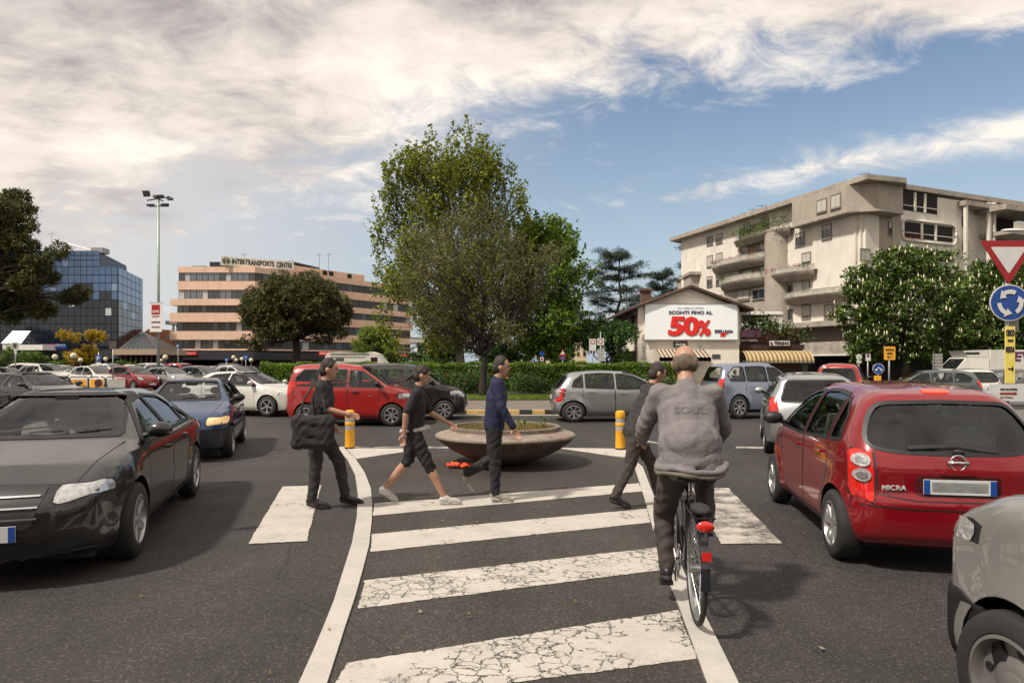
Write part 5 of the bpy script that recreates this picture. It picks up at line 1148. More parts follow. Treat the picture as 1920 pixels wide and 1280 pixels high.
# --- pavilion with glazed pyramid roof ---
pv = empty('pavilion', (X_(262, 100), 103, 0), 0, 'low pavilion with a slate ribbed pyramid roof between the glass block and the peach office', 'building')
x0, x1, xa = X_(222, 100), X_(300, 100), X_(262, 103); za_, zb_ = Z_(620, 103), Z_(654, 100)
b = B(); b.add([(x0, 100, zb_), (x1, 100, zb_), (x1, 107, zb_), (x0, 107, zb_), (xa, 103.5, za_)], [(0, 1, 4), (1, 2, 4), (2, 3, 4), (3, 0, 4)]); child(b.build('roof', mat('slate_roof', (.06, .065, .075), .35, metal=.4, var=.2)), pv)
for k in range(1, 9):
    b = B(); t = k/9; b.cyl((lerp(x0, x1, t), 99.97, zb_), (lerp(lerp(x0, x1, t), xa, .85), 99.97+3.5*.85, lerp(zb_, za_, .85)+.04), .045, n=4); child(b.build('roof_rib', DARKM), pv)
b = B(); b.box(x0-.5, x1+.3, 99.5, 107.5, Z_(665, 100), zb_-.02); child(b.build('fascia', mat('fascia_beige', (.36, .27, .20), .8)), pv)
b = B(); b.box(x0, x1, 101, 107, 0, Z_(665, 100)); child(b.build('wall', DARKV), pv)
b = B()
for k in range(9): xx = lerp(x0, x1, k/8); b.box(xx-.1, xx+.1, 100.5, 100.8, 0, Z_(665, 100))
child(b.build('post', mat('post_brown', (.10, .06, .04), .7)), pv)
# --- terracotta roofed house behind ---
th = empty('house', (X_(300, 128), 132, 0), 0, 'low house with a terracotta roof seen between the glass block and the peach office', 'building')
x0, x1 = X_(262, 128), X_(335, 128); b = B(); b.box(x0, x1, 128, 138, 0, Z_(655, 128)); child(b.build('wall', WALLW), th)
b = B(); b.hexa([(x0-1, 127, Z_(640, 128)), (x1+1, 127, Z_(655, 128)), (x1+1, 139, Z_(655, 128)), (x0-1, 139, Z_(640, 128)), (x0-1, 133, Z_(614, 128)), (x0+3, 133, Z_(616, 128)), (x0+3, 134, Z_(616, 128)), (x0-1, 134, Z_(614, 128))]); child(b.build('roof', TILE), th)
# concrete walkway stubs on the left end of the peach building
b = B()
for py in (601, 628): b.box(X_(310, 118), X_(333, 118), 118, 121, Z_(py+7, 118), Z_(py, 118))
for px in (322, 329): b.box(X_(px, 118), X_(px+2.5, 118), 118.2, 118.5, 0, Z_(601, 118))
op(b, 'walkway', CONC)

# --- distant apartment block in the gap ---
da = empty('apartment_building', (X_(1065, 150), 155, 0), 0, 'distant cream apartment block with red tiled roof beyond the hedge', 'building')
Wd = Wall((X_(1022, 150), 150), (X_(1100, 150), 150)); b = B(); Wd.box(b, (0, Wd.len, 0, Z_(618, 150)), -10, 0); child(b.build('wall', mat('cream_wall', (.58, .47, .32), .9, var=.08, vs=.4)), da)
b = B(); b.slab([(X_(1020, 149), Z_(618, 149)), (X_(1102, 149), Z_(618, 149)), (X_(1100, 149), Z_(610, 149)), (X_(1060, 149), Z_(611, 149))], (0, 148.5, 0), (1, 0, 0), (0, 0, 1), -9, 0); child(b.build('roof', TILE), da)
for px in (1031, 1044, 1056, 1068, 1084, 1096):
    for py in (622, 635, 648, 660): child(window(Wd, Wd.rect(px-2.5, px+2.5, py, py+6), None, shut=rnd.choice([0, 0, .5]), fr=.05, frm=BROWNB), da)
# --- concrete canopy building beyond the hedge ---
cp = empty('canopy', (X_(820, 95), 97, 0), 0, 'pale flat concrete canopy on posts left of the big plane tree', 'canopy')
b = B(); b.box(X_(768, 95), X_(862, 95), 95, 101, Z_(642, 95), Z_(633, 95)); child(b.build('roof', mat('pale_concrete', (.42, .39, .33), .8, var=.1)), cp)
b = B(); b.box(X_(779, 95), X_(782, 95), 95.3, 95.6, 0, Z_(642, 95)); b.box(X_(815, 95), X_(818, 95), 95.3, 95.6, 0, Z_(642, 95)); child(b.build('post', WHITE), cp)
b = B(); b.box(X_(783, 99), X_(860, 99), 99, 101, 0, Z_(644, 99)); child(b.build('wall', DARKV), cp)
b = B(); b.hexa([(X_(745, 90), 90, Z_(672, 90)), (X_(830, 90), 90, Z_(672, 90)), (X_(830, 90), 93, Z_(672, 90)), (X_(745, 90), 93, Z_(672, 90)), (X_(745, 90), 90, Z_(659, 90)), (X_(830, 90), 90, Z_(668, 90)), (X_(830, 90), 93, Z_(668, 90)), (X_(745, 90), 93, Z_(659, 90))]); child(b.build('shop_awning', mat('awning_dark', (.03, .03, .035), .7)), cp)
b = B(); b.box(X_(745, 89.8), X_(765, 89.8), 89.8, 90, Z_(668, 90), Z_(664, 90)); child(b.build('red_fascia', LRED), cp)
# ---------------- hedge, shrubs, trees ----------------
hd = empty('hedge', (-1.5, 37.5, .16), 0, 'long clipped green hedge across the roundabout', 'hedge')
HX0, HX1 = X_(482, 37.5), X_(1288, 37.5)
def hy_(x): return 37.2+.012*(x+2)**2*.35
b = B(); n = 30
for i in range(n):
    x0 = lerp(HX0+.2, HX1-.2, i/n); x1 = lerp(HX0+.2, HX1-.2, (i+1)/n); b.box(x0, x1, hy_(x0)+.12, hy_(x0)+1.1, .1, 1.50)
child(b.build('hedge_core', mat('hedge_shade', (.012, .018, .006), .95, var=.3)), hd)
def hedge_pts(n, top):
    x = nr.uniform(HX0, HX1, n); q = nr.uniform(0, 1, n)
    if top: return np.stack([x, hy_(x)+nr.uniform(0, 1.2, n), 1.62+nr.normal(0, .045, n)+.05*np.sin(x*2.1)+.03*np.sin(x*5.3)], 1)
    z = nr.uniform(.15, 1.62, n); return np.stack([x, hy_(x)+nr.normal(0, .07, n)+.05*np.sin(x*3+z*4), z], 1)
child(leaves('foliage', np.concatenate([hedge_pts(26000, True), hedge_pts(38000, False)]), .085, LEAF_H, up=.5), hd)
rb = 0
SHL = ['leftmost low shrub, at the nose of the black tall car', 'second low shrub from the left, above the nose of the black tall car', 'taller low shrub left of the forked olive tree, above the planter left end', 'small low shrub between two taller ones left of the olive tree', 'low shrub two places left of the olive tree trunk', 'small low shrub immediately left of the olive tree trunk', 'low shrub growing at the foot of the olive tree trunk', 'low shrub just right of the man in the navy shirt', 'smaller low shrub above the planter right end', 'low shrub above the roof of the silver hatchback', 'small low shrub left of the cyclist shoulder', 'rightmost low shrub, by the cyclist head']
for px, Y, r, h in [(748, 35.2, 1.0, 1.1), (775, 34.6, .9, .8), (800, 35.4, 1.1, 1.2), (826, 34.8, .9, .9), (850, 35.3, 1.0, 1.1), (874, 34.6, .9, .8), (893, 35.3, 1.0, 1.15), (985, 35.3, 1.1, 1.0), (1010, 34.8, .9, .7), (1215, 35.2, 1.0, .9), (1243, 34.8, .9, .7), (1268, 35.2, .9, .8)]:
    P = np.array([X_(px, Y), Y, .16+h*.5])+nr.normal(0, 1, (1500, 3))*np.array([r*.42, .38, h*.26]); P = P[P[:, 2] > .17]
    root = empty('shrub', (X_(px, Y), Y, .16), 0, SHL[rb], 'shrub', 'low flowering shrubs in front of the hedge'); rb += 1
    child(leaves('foliage', P, .11, LEAF_D), root); k = nr.choice(len(P), 16); tag(child(leaves('flowers', P[k]+np.array([0, -.12, .05]), .11, FLOWR), root), kind='stuff')

# big plane tree with upright shoots
def plane_tree():
    Y = 50.; px = 862; cl = []
    env = [(3.2, 2.6), (5.0, 4.4), (7.2, 5.5), (9.5, 5.6), (12, 5.3), (14.2, 4.9), (15.7, 4.2)]
    for z, r in env:
        m = max(4, int(r*2.4))
        for i in range(m):
            a = 2*math.pi*(i+rnd.random()*.7)/m; q = r*rnd.uniform(.35, .80); cl.append((q*math.cos(a)-.5, q*math.sin(a)*.7, z, 1.15, 1.1, 1.3))
    for px_, py_, h in ((740, 300, 1.6), (762, 262, 1.6), (776, 280, 1.6), (808, 250, 1.9), (824, 262, 1.8), (850, 245, 2.0), (866, 238, 2.2), (882, 232, 2.4), (904, 248, 2), (925, 275, 1.8), (948, 300, 1.6), (972, 345, 1.4), (978, 372, 1.3), (722, 345, 1.8), (712, 400, 2.0), (728, 310, 1.6), (712, 450, 2), (722, 500, 2), (985, 400, 1.8), (730, 385, 2.4), (748, 330, 2.2), (720, 560, 1.6), (738, 600, 1.4), (965, 330, 1.8), (792, 330, 2.4), (850, 330, 2.4), (905, 335, 2.4), (760, 370, 2.2), (940, 385, 2)):
        cl.append((X_(px_, Y)-X_(px, Y), rnd.uniform(-1, 1), Z_(py_, Y)-1.9, .66, .6, h*.85))
    return tree('plane_tree', 'tallest tree, a plane with upright leafy shoots rising behind the hedge', (X_(px, Y), Y, 0), .36, 3.2, cl, 4300, 1.15, 13, .13, .20, leaf_mat('plane_leaves', [(.055, .08, .010), (.12, .16, .018), (.23, .27, .032), (.33, .36, .05), (.15, .18, .02)], .4), updir=1.1, bark=BARKG, outw=.35, aspect=.75)
plane_tree()
Y = 52.; cl = []
for z, r in [(3.2, 1.8), (4.6, 3.0), (6.2, 3.6), (8, 3.6), (9.8, 2.9), (11.3, 1.9)]:
    for i in range(7): a = 2*math.pi*(i+rnd.random()*.6)/7; q = r*rnd.uniform(.4, .85); cl.append((q*math.cos(a), q*math.sin(a)*.8, z, 1.1, 1.0, 1.0))
tree('plane_tree', 'shorter bright green plane tree right of the tallest one', (X_(1018, Y), Y, 0), .32, 3.4, cl, 2100, .9, 13, .16, .23, leaf_mat('plane_leaves_bright', [(0.038, 0.083, 0.012), (0.090, 0.165, 0.021), (0.180, 0.285, 0.038), (0.255, 0.375, 0.053)], .4), updir=.5, bark=BARKG, aspect=.8)
# thin trunks and dark undergrowth behind the hedge
for px, Y, w, h, lab in ((808, 60, 3.2, 3.8, 'dark spreading shrub behind the hedge, left of the forked olive trunk'), (950, 58, 3.6, 4.4, 'dark dense evergreen right of the forked olive trunk, behind the hedge'), (1052, 66, 1.3, 3.0, 'small dark conifer beside the distant cream apartment block')):
    cl = [(rnd.gauss(0, w*.35), rnd.gauss(0, .8), h*rnd.uniform(.25, .95), w*.36, 1.1, h*.2) for _ in range(9)]
    tree('evergreen_tree', lab, (X_(px, Y), Y, 0), .16, h*.35, cl, 460 if w > 2 else 330, .6, 13, .2, .26, LEAF_D, updir=.2)

# dark forked tree standing on the roundabout
Y = 31.; ol = []
for px_, py_, rx, rz in [(800, 470, 1.0, .8), (850, 440, 1.0, .8), (905, 430, 1.0, .8), (955, 470, .9, .7), (985, 520, .8, .7), (780, 530, .8, .8), (830, 520, 1.0, .8), (885, 505, 1.0, .9), (940, 530, 1.0, .9), (800, 590, .8, .7), (850, 580, .9, .8), (905, 575, .9, .8), (960, 585, .9, .7), (985, 560, .7, .6), (835, 625, .6, .5), (880, 630, .6, .5), (945, 625, .7, .5), (1010, 500, .6, .5), (1035, 480, .5, .4), (1020, 540, .5, .4)]:
    ol.append((X_(px_, Y)-X_(905, Y), rnd.uniform(-1.2, 1.2), Z_(py_, Y), rx, .9, rz))
tree('olive_tree', 'dark grey-green tree with several forking stems in front of the hedge', (X_(905, Y), Y, .12), .17, 1.9, ol, 1550, .6, 12, .15, .125, LEAF_O, updir=.3, bark=mat('dark_bark', (.022, .017, .014), .9, var=.4, vs=8, bump=.8, bs=18), aspect=.42, limb_r=.62)

# umbrella pine in front of the peach office
Y = 72.; cl = []
for i in range(60):
    u = np.array([rnd.gauss(0, 1) for _ in range(3)]); u /= np.linalg.norm(u); z = 6.7+u[2]*3.45; 
    if u[2] < -.55: continue
    cl.append((u[0]*4.3, u[1]*3.4, z, 1.6, 1.5, 1.15))
for px_, py_ in ((470, 640), (490, 652), (640, 628), (610, 640), (520, 640)): cl.append((X_(px_, Y)-X_(556, Y), -1, Z_(py_, Y), 1.0, .9, .5))
tree('stone_pine', 'broad round umbrella pine in front of the peach office building', (X_(556, Y), Y, 0), .5, 4.2, cl, 4600, .42, 17, .17, .34, NEEDLE, updir=.9, aspect=.26, lup=.0, outw=.5)
# big pine at the left edge
Y = 45.; cl = []
for px_, py_, r in [(0, 395, 1.3), (30, 410, 1.2), (5, 365, .8), (-40, 380, 1.6), (55, 430, 1.0), (20, 455, 1.4), (60, 470, 1.1), (-20, 450, 1.6), (95, 500, .9), (115, 475, .7), (40, 510, 1.3), (0, 510, 1.5), (75, 535, 1.0), (105, 555, .8), (125, 545, .6), (20, 560, 1.3), (-30, 560, 1.6), (60, 580, .9), (0, 590, .9), (90, 525, .7), (-60, 480, 2), (-70, 420, 2), (-60, 540, 2), (45, 395, .7)]:
    cl.append((X_(px_, Y)-X_(-90, Y), rnd.uniform(-1.6, 1.6), Z_(py_, Y), r, r, r*.62))
tree('pine_tree', 'large pine reaching in from the left edge in front of the glass building', (X_(-90, Y), Y, 0), .4, 5, cl, 3600, .40, 18, .13, .30, NEEDLE, updir=.9, aspect=.24, lup=0, outw=.7)
# cedars behind the white house: layered flat boughs
def cedar(label, px, Y, top, tiers, sidew):
    root = empty('cedar_tree', (X_(px, Y), Y, 0), 0, label, 'tree', 'cedars behind the white house'); b = B(); H_ = Z_(top, Y); limb(b, (0, 0, 0), (.2, 0, H_), .3, .05, .03, 8, 8); P = []
    for z in np.linspace(H_*.38, H_*.97, tiers):
        f = 1-(z-H_*.35)/(H_*.72); m = 4
        for k in range(m):
            a = 2*math.pi*(k+rnd.random())/m; Ln = sidew*(.35+f)*rnd.uniform(.6, 1.1); e_ = Vector((math.cos(a)*Ln, math.sin(a)*Ln*.6, z+rnd.uniform(-.6, .9))); limb(b, (0, 0, z-.3), e_, .09, .02, .12, 5, 5)
            for t in np.linspace(.25, 1, 9):
                c = Vector((0, 0, z-.3)).lerp(e_, t); q = nr.normal(0, 1, (95, 3))*np.array([.40, .5, .15]); q[:, 2] -= .35*(q[:, 0]**2); q *= rnd.uniform(.6, 1.15); P.append(np.array(c)+q+np.array([rnd.gauss(0, .15), 0, rnd.gauss(0, .18)]))
    b.build('trunk', BARK, root, smooth=True); leaves('crown', np.concatenate(P), .27, NEEDLEC, parent=root, aspect=.2, up=0)
cedar('tall ragged cedar with drooping boughs left of the white house roof', 1158, 75, 474, 8, 4.6)
cedar('second cedar top showing behind the chimney of the white house', 1240, 84, 508, 6, 3.6)
cedar('cedar half hidden behind the left end of the cream apartment block', 1298, 98, 466, 8, 3.2)
# green tree left of the white house
Y = 52.; cl = [(rnd.gauss(0, 1.0), rnd.gauss(0, .6), rnd.uniform(1.6, 4.6), .8, .8, .6) for _ in range(12)]
tree('broadleaf_tree', 'dense green tree against the left side of the white house', (X_(1135, Y), Y, 0), .15, 1.5, cl, 560, .5, 14, .16, .2, leaf_mat('leaf_green_dark', [(0.022, 0.060, 0.012), (0.045, 0.105, 0.018), (0.090, 0.180, 0.030)], .3), updir=.3)
# flowering chestnuts on the right
CHM = leaf_mat('chestnut_leaves', [(0.023, 0.049, 0.009), (0.051, 0.094, 0.014), (0.094, 0.160, 0.023), (0.160, 0.232, 0.038)], .3); BLO = mat('blossom', (.62, .54, .38), .8, var=.15)
for px, Y, w, h, lab, nb in ((1700, 50, 5.6, 9.9, 'flowering chestnut with white blossom candles in front of the cream apartment block', 1), (1885, 53, 5.6, 9.6, 'second flowering chestnut, behind the roundabout arrow sign', 1)):
    cl = []
    for z, f in ((2.6, .75), (3.8, .95), (5.2, 1.0), (6.7, .92), (8.0, .68), (9.0, .38)):
        z *= h/9.9
        for i in range(int(3+9*f)): a = 2*math.pi*(i+rnd.random()*.6)/int(3+9*f); q = w*f*rnd.uniform(.5, .9); cl.append((q*math.cos(a), q*math.sin(a)*.6, z, 1.1, 1.0, .75))
    tree('chestnut_tree', lab, (X_(px, Y), Y, 0), .34, 2.3, cl, 2300, .55, 12, .18, .28, CHM, updir=.35, blossoms=(850, .27, BLO), aspect=.55)
# shrubs and small trees by the car park
tree('round_bush', 'clipped round light green tree right of the umbrella pine', (X_(704, 66), 66, 0), .15, 1.2, [(1.45*math.cos(a_)*f_, .9*math.sin(a_), z_, .85, .8, .7) for z_, f_ in ((1.2, .8), (2.3, 1.05), (3.4, .95), (4.3, .55)) for a_ in (0.3, 1.3, 2.4, 3.5, 4.5, 5.5)], 1150, .45, 14, .13, .19, leaf_mat('leaf_lime', [(0.070, 0.119, 0.017), (0.140, 0.210, 0.028), (0.238, 0.308, 0.049), (0.308, 0.378, 0.070)], .4), updir=.5)
tree('yellow_tree', 'small yellow-leaved tree in front of the glass building', (X_(158, 82), 82, 0), .15, 1.5, [(rnd.gauss(0, 1.1), rnd.gauss(0, .7), rnd.uniform(2.0, 4.9), .8, .7, .6) for _ in range(16)], 560, .5, 13, .15, .22, LEAF_Y, updir=.5)
for px, Y, w, h, lab in ((62, 84, 3.4, 3.3, 'wide green bush left of the yellow-leaved tree'), (112, 82, 2.0, 2.4, 'rounded green bush at the foot of the yellow-leaved tree'), (228, 80, 1.8, 1.9, 'low green bush in front of the pavilion'), (8, 80, 1.2, 4.4, 'brownish shrub at the far left under the pine'), (1090, 62, 1.4, 1.2, 'small bright bush behind the two white road signs')):
    tree('bush', lab, (X_(px, Y), Y, 0), .08, .4, [(rnd.gauss(0, w*.4), rnd.gauss(0, .6), rnd.uniform(.5, h-.5), w*.28, .7, .55) for _ in range(12)], int(130*w), .35, 13, .16, .2, LEAF_M, updir=.4)
for px, Y, h, w, lb_ in ((-150, 96, 8, 6, 'tree beyond the left edge beside the glass building'), (2010, 62, 10, 6, 'tree just beyond the right edge behind the truck'), (2130, 75, 12, 7, 'taller tree farther beyond the right edge'), (2050, 100, 15, 8, 'tall tree behind the right wing of the apartment block')):
    tree('broadleaf_tree', lb_, (X_(px, Y), Y, 0), .3, h*.3, [(rnd.gauss(0, w*.4), rnd.gauss(0, w*.3), h*rnd.uniform(.35, .92), 1.6, 1.5, 1.2) for _ in range(14)], 420, .8, 12, .25, .4, LEAF_M, updir=.4)

# ---------------- street things ----------------
# concrete bowl planter
pl_ = empty('planter', (-.11, 11.55, .008), 0, 'wide weathered concrete bowl planter in the middle of the crossing island', 'planter')
BOWL = mat('weathered_bowl', (.13, .095, .075), .85, var=.35, vs=3, bump=.6, bs=22, dirt=((.035, .025, .02), 1.6, .8)); RIMM = mat('weathered_rim', (.22, .18, .145), .85, var=.35, vs=4, bump=.6, bs=25, dirt=((.12, .045, .025), 1.8, .7))
b = B(); b.lathe([(.001, 0), (.34, 0), (.42, .03), (.66, .12), (.92, .25), (1.10, .38), (1.175, .455)], n=72); b.build('bowl', BOWL, pl_, smooth=True)
b = B(); b.lathe([(1.177, .455), (1.185, .475), (1.175, .50), (1.14, .515), (.95, .56), (.93, .565)], n=72); b.build('rim', RIMM, pl_, angle=50)
b = B(); b.lathe([(.93, .56), (.93, .625), (.915, .635), (.87, .635), (.86, .625), (.86, .50)], n=72); b.build('collar', mat('collar_stone', (.16, .13, .105), .85, var=.3, vs=5, bump=.5, bs=30), pl_, angle=50)
b = B(); n = 20; V = [(0, 0, .60)]; 
for j in range(1, 6):
    for k in range(n): a = 2*math.pi*k/n; r = .865*j/5; V.append((r*math.cos(a), r*math.sin(a), .58+rnd.uniform(-.015, .02)))
fs = [(0, 1+k, 1+(k+1) % n) for k in range(n)]+[(1+j*n+k, 1+(j+1)*n+k, 1+(j+1)*n+(k+1) % n, 1+j*n+(k+1) % n) for j in range(4) for k in range(n)]
b.add(V, fs); b.build('soil', mat('planter_soil', (.07, .05, .03), .95, var=.4, vs=14, bump=.8, bs=40), pl_, smooth=True)
n = 2600; a = nr.uniform(0, 6.283, n); r = .85*np.sqrt(nr.uniform(0, 1, n)); blades('dry_grass', np.stack([r*np.cos(a), r*np.sin(a), np.full(n, .58)], 1), .075, .012, leaf_mat('dry_grass', [(.10, .12, .02), (.26, .19, .05), (.34, .25, .09), (.14, .09, .04)], .35), None, None, pl_)
for x, y in ((.30, -.55), (.66, -.30)):
    b = B(); P = []
    for k in range(4): e_ = (x+rnd.gauss(0, .05), y+rnd.gauss(0, .04), .60+rnd.uniform(.12, .2)); b.cyl((x, y, .58), e_, .006, .003, 4); P.append(np.array(e_)+nr.normal(0, .03, (9, 3)))
    s = b.build('seedling', BARK, pl_); leaves('seedling_leaves', np.concatenate(P), .045, LEAF_M, parent=s)

def remesh(B_, name, vox, m, parent=None, it=6, noise=0, f=.6):
    o = B_.build(name, m); md = o.modifiers.new('r', 'REMESH'); md.mode = 'VOXEL'; md.voxel_size = vox; md.use_smooth_shade = True
    if it: sm = o.modifiers.new('s', 'SMOOTH'); sm.factor = f; sm.iterations = it
    bpy.context.view_layer.update(); me = bpy.data.meshes.new_from_object(o.evaluated_get(bpy.context.evaluated_depsgraph_get())); o.modifiers.clear(); o.data = me; me.name = name
    if noise:
        n = len(me.vertices); co = np.empty(n*3, dtype=np.float32); me.vertices.foreach_get('co', co); co = co.reshape(-1, 3); no = np.empty(n*3, dtype=np.float32); me.vertices.foreach_get('normal', no); no = no.reshape(-1, 3)
        q = np.sin(co[:, 0]*31+4*np.sin(co[:, 2]*13))*np.sin(co[:, 2]*23+3*np.sin(co[:, 1]*17+co[:, 0]*9))+.6*np.sin(co[:, 2]*51+5*np.sin(co[:, 0]*20)+co[:, 1]*15)
        co += no*(q*noise)[:, None]; me.vertices.foreach_set('co', co.ravel()); me.update()
    me.polygons.foreach_set('use_smooth', [True]*len(me.polygons)); o.parent = parent; return o
# orange rag beside the planter foot
b = B()
for k in range(16): t = k/15; b.ball((t*.62+rnd.gauss(0, .02), rnd.gauss(0, .05), .035+.03*abs(math.sin(t*9))), (rnd.uniform(.04, .08), rnd.uniform(.04, .07), rnd.uniform(.02, .045)), 8)
x, y = G(842, 878); o = remesh(b, 'crumpled_bag', .012, ORANGE, None, 2, .010); o.location = (x, y, .01); tag(o, 'crumpled orange plastic bag lying at the foot of the planter', 'bag')

# yellow flexible bollards
def bollard():
    root = empty('bollard', (0, 0, 0), 0, 'x', 'bollard', 'yellow bollards beside the planter')
    b = B(); b.lathe([(.001, .03), (.095, .03), (.096, .05), (.088, .60), (.096, .61), (.096, .70), (.088, .735), (.06, .755), (.001, .762)], n=28); b.build('post', YEL, root, angle=40)
    b = B(); b.lathe([(.001, 0), (.10, 0), (.10, .028), (.001, .030)], n=28); b.build('base', RUBBER, root, angle=40)
    for z in (.375, .525): b = B(); b.lathe([(.0925, z), (.0925, z+.075)], n=28); b.build('reflective_band', REFL, root, smooth=True)
    b = B(); b.lathe([(.0945, .455), (.097, .458), (.097, .520), (.0945, .523)], n=28); b.build('collar_ring', YEL, root, smooth=True)
    return root
b0 = bollard(); x, y = G(656, 841); b0.location = (x, y, .01); b0['label'] = 'yellow bollard with silver bands left of the planter'
b1 = copy_tree(b0); x, y = G(1163, 843); b1.location = (x, y, .01); b1['label'] = 'yellow bollard with silver bands right of the planter'

# floodlight mast with banner
Y = 45.; mx_ = X_(297, Y); ms = empty('floodlight_mast', (mx_, Y, 0), 0, 'tall pale steel floodlight mast in the car park', 'lamp post')
MG = mat('mast_green', (.30, .36, .33), .5, metal=.3, var=.1); zt = Z_(366, Y)
b = B(); b.cyl((0, 0, 0), (0, 0, zt), .11, .07, 14); b.build('pole', MG, ms, smooth=True)
b = B(); b.cyl((-.75, 0, zt-.35), (.75, 0, zt-.1), .04, n=6); b.cyl((0, -.6, zt-.25), (0, .6, zt-.25), .04, n=6); b.cyl((-.6, 0, zt-.75), (.6, 0, zt-.7), .04, n=6); b.build('crossarm', DARKM, ms)
for dx, dy, dz, w, hh, tilt in ((-.72, -.1, .1, .42, .40, .5), (-.22, .2, -.05, .42, .16, -.3), (.25, -.2, -.12, .44, .22, .5), (.72, .1, -.22, .40, .14, -.3), (-.55, .1, -.62, .50, .14, .4), (.5, -.1, -.66, .5, .2, .5)):
    b = B(); c, s = math.cos(tilt), math.sin(tilt)
    def q(x_, y_, z_): return (dx+x_, dy+y_*c-z_*s, zt+dz+y_*s+z_*c)
    b.hexa([q(-w/2, -.10, -hh/2), q(w/2, -.10, -hh/2), q(w/2*.8, .12, -hh/2*.7), q(-w/2*.8, .12, -hh/2*.7), q(-w/2, -.10, hh/2), q(w/2, -.10, hh/2), q(w/2*.8, .12, hh/2*.7), q(-w/2*.8, .12, hh/2*.7)]); o = b.build('floodlight', DARKM, ms)
    b = B(); b.hexa([q(-w/2+.03, -.112, -hh/2+.03), q(w/2-.03, -.112, -hh/2+.03), q(w/2-.03, -.103, -hh/2+.03), q(-w/2+.03, -.103, -hh/2+.03), q(-w/2+.03, -.112, hh/2-.03), q(w/2-.03, -.112, hh/2-.03), q(w/2-.03, -.103, hh/2-.03), q(-w/2+.03, -.103, hh/2-.03)]); b.build('lens', mat('lens_grey', (.10, .10, .10), .15, var=.2), o)
bn = empty('banner', (mx_, Y-.3, Z_(622, Y)), R(-14), 'white advertising banner with red square hung on the floodlight mast', 'banner')
b = B(); b.box(-.47, .47, -.02, .0, 0, 1.88); b.build('cloth', mat('banner_cloth', (.62, .58, .56), .7, var=.06), bn); b = B(); b.cyl((-.52, -.01, 1.9), (.52, -.01, 1.9), .025, n=6); b.cyl((-.5, -.01, -.02), (.5, -.01, -.02), .02, n=6); b.cyl((-.05, .3, 1.9), (0, 0, 1.9), .02, n=5); b.build('rod', GREYM, bn)
b = B(); b.box(-.32, .32, -.03, -.02, 1.12, 1.76); b.build('red_square', REDS, bn)
for s_, w, h, z, m in (('GENS', .52, .17, 1.32, SIGNW), ('ARREDAMENTI', .56, .06, 1.0, LBK), ('SHOWROOM', .66, .10, .62, LBK), ('VIA DI NOVOLI 21', .62, .08, .30, LBK)): text(s_, w, h, (0, -.035, z), (1, 0, 0), (0, 0, 1), m, bn, bold=.02)

def pole_sign(name, label, px, Y, py_bot, plates, pole_r=.03, group=None, pyt=None, ground_z=0):
    """plates: list of (shape, px centre, py centre, w px, h px, material, back)"""
    x = X_(px, Y); root = empty(name, (x, Y, ground_z), 0, label, 'sign', group); top = Z_(pyt if pyt else min(p[2]-p[4]/2 for p in plates), Y)
    b = B(); b.cyl((0, 0, 0), (0, 0, top-ground_z), pole_r, n=10); b.build('pole', GREYM, root, smooth=True)
    for i, (shape, cx, cy, w, h, m) in enumerate(plates):
        cx = X_(cx, Y)-x; cz = Z_(cy, Y)-ground_z; w = w/F*Y; h = h/F*Y; d = -.05-.004*i
        b = B()
        if shape == 'rect': pts = roundpoly([(-w/2, -h/2), (w/2, -h/2), (w/2, h/2), (-w/2, h/2)], min(w, h)*.08)
        elif shape == 'disc': pts = [(w/2*math.cos(t), h/2*math.sin(t)) for t in np.linspace(0, 2*math.pi, 32, endpoint=False)]
        elif shape == 'tri_down': pts = roundpoly([(-w/2, h/2), (0, -h/2), (w/2, h/2)], min(w, h)*.07)
        elif shape == 'tri_up': pts = roundpoly([(-w/2, -h/2), (w/2, -h/2), (0, h/2)], min(w, h)*.07)
        b.slab(pts, (cx, d, cz), (1, 0, 0), (0, 0, 1), 0, .003 if i and shape != 'rect' else .02) if False else b.slab(pts, (cx, d, cz), (1, 0, 0), (0, 0, 1), -.012, .0)
        b.build('plate', m, root)
    return root
def arrow_pts(L_, w, hw, hl): return [(-L_/2, -w/2), (L_/2-hl, -w/2), (L_/2-hl, -hw/2), (L_/2, 0), (L_/2-hl, hw/2), (L_/2-hl, w/2), (-L_/2, w/2)]
# give way + roundabout pole in the right foreground
Y = 10.9; gwy = pole_sign('road_sign', 'give way triangle above a blue roundabout disc on one pole', 1888, Y, 0, [('tri_down', 1887, 493, 106, 82, REDS), ('tri_down', 1887, 489, 68, 50, SIGNW), ('disc', 1888, 568, 74, 68, SIGNW), ('disc', 1888, 568, 70, 64, BLUES)], .03, pyt=460)
gwy.rotation_euler = (0, 0, R(0))
cz = Z_(568, Y); rr_ = 20.5/F*Y
for k in range(3):
    b = B(); a0 = R(90+k*120-28); n = 8; arc = R(62); V = []
    for i in range(n+1): a = a0+arc*i/n; V.append(((rr_+.034)*math.cos(a), (rr_+.034)*math.sin(a)))
    a = a0+arc; V += [((rr_+.075)*math.cos(a), (rr_+.075)*math.sin(a)), (rr_*math.cos(a+.62), rr_*math.sin(a+.62)), ((rr_-.075)*math.cos(a), (rr_-.075)*math.sin(a))]
    for i in range(n, -1, -1): a = a0+arc*i/n; V.append(((rr_-.034)*math.cos(a), (rr_-.034)*math.sin(a)))
    o_ = len(V); P3 = [(p[0], -.075, cz+p[1]) for p in V]; m_ = n+1
    # strip body + head triangle
    fs = [(i, i+1, len(V)-2-i, len(V)-1-i) for i in range(n)]+[(n+1, n+2, n+3)]
    b.add(P3, fs); b.build('arrow', SIGNW, gwy)
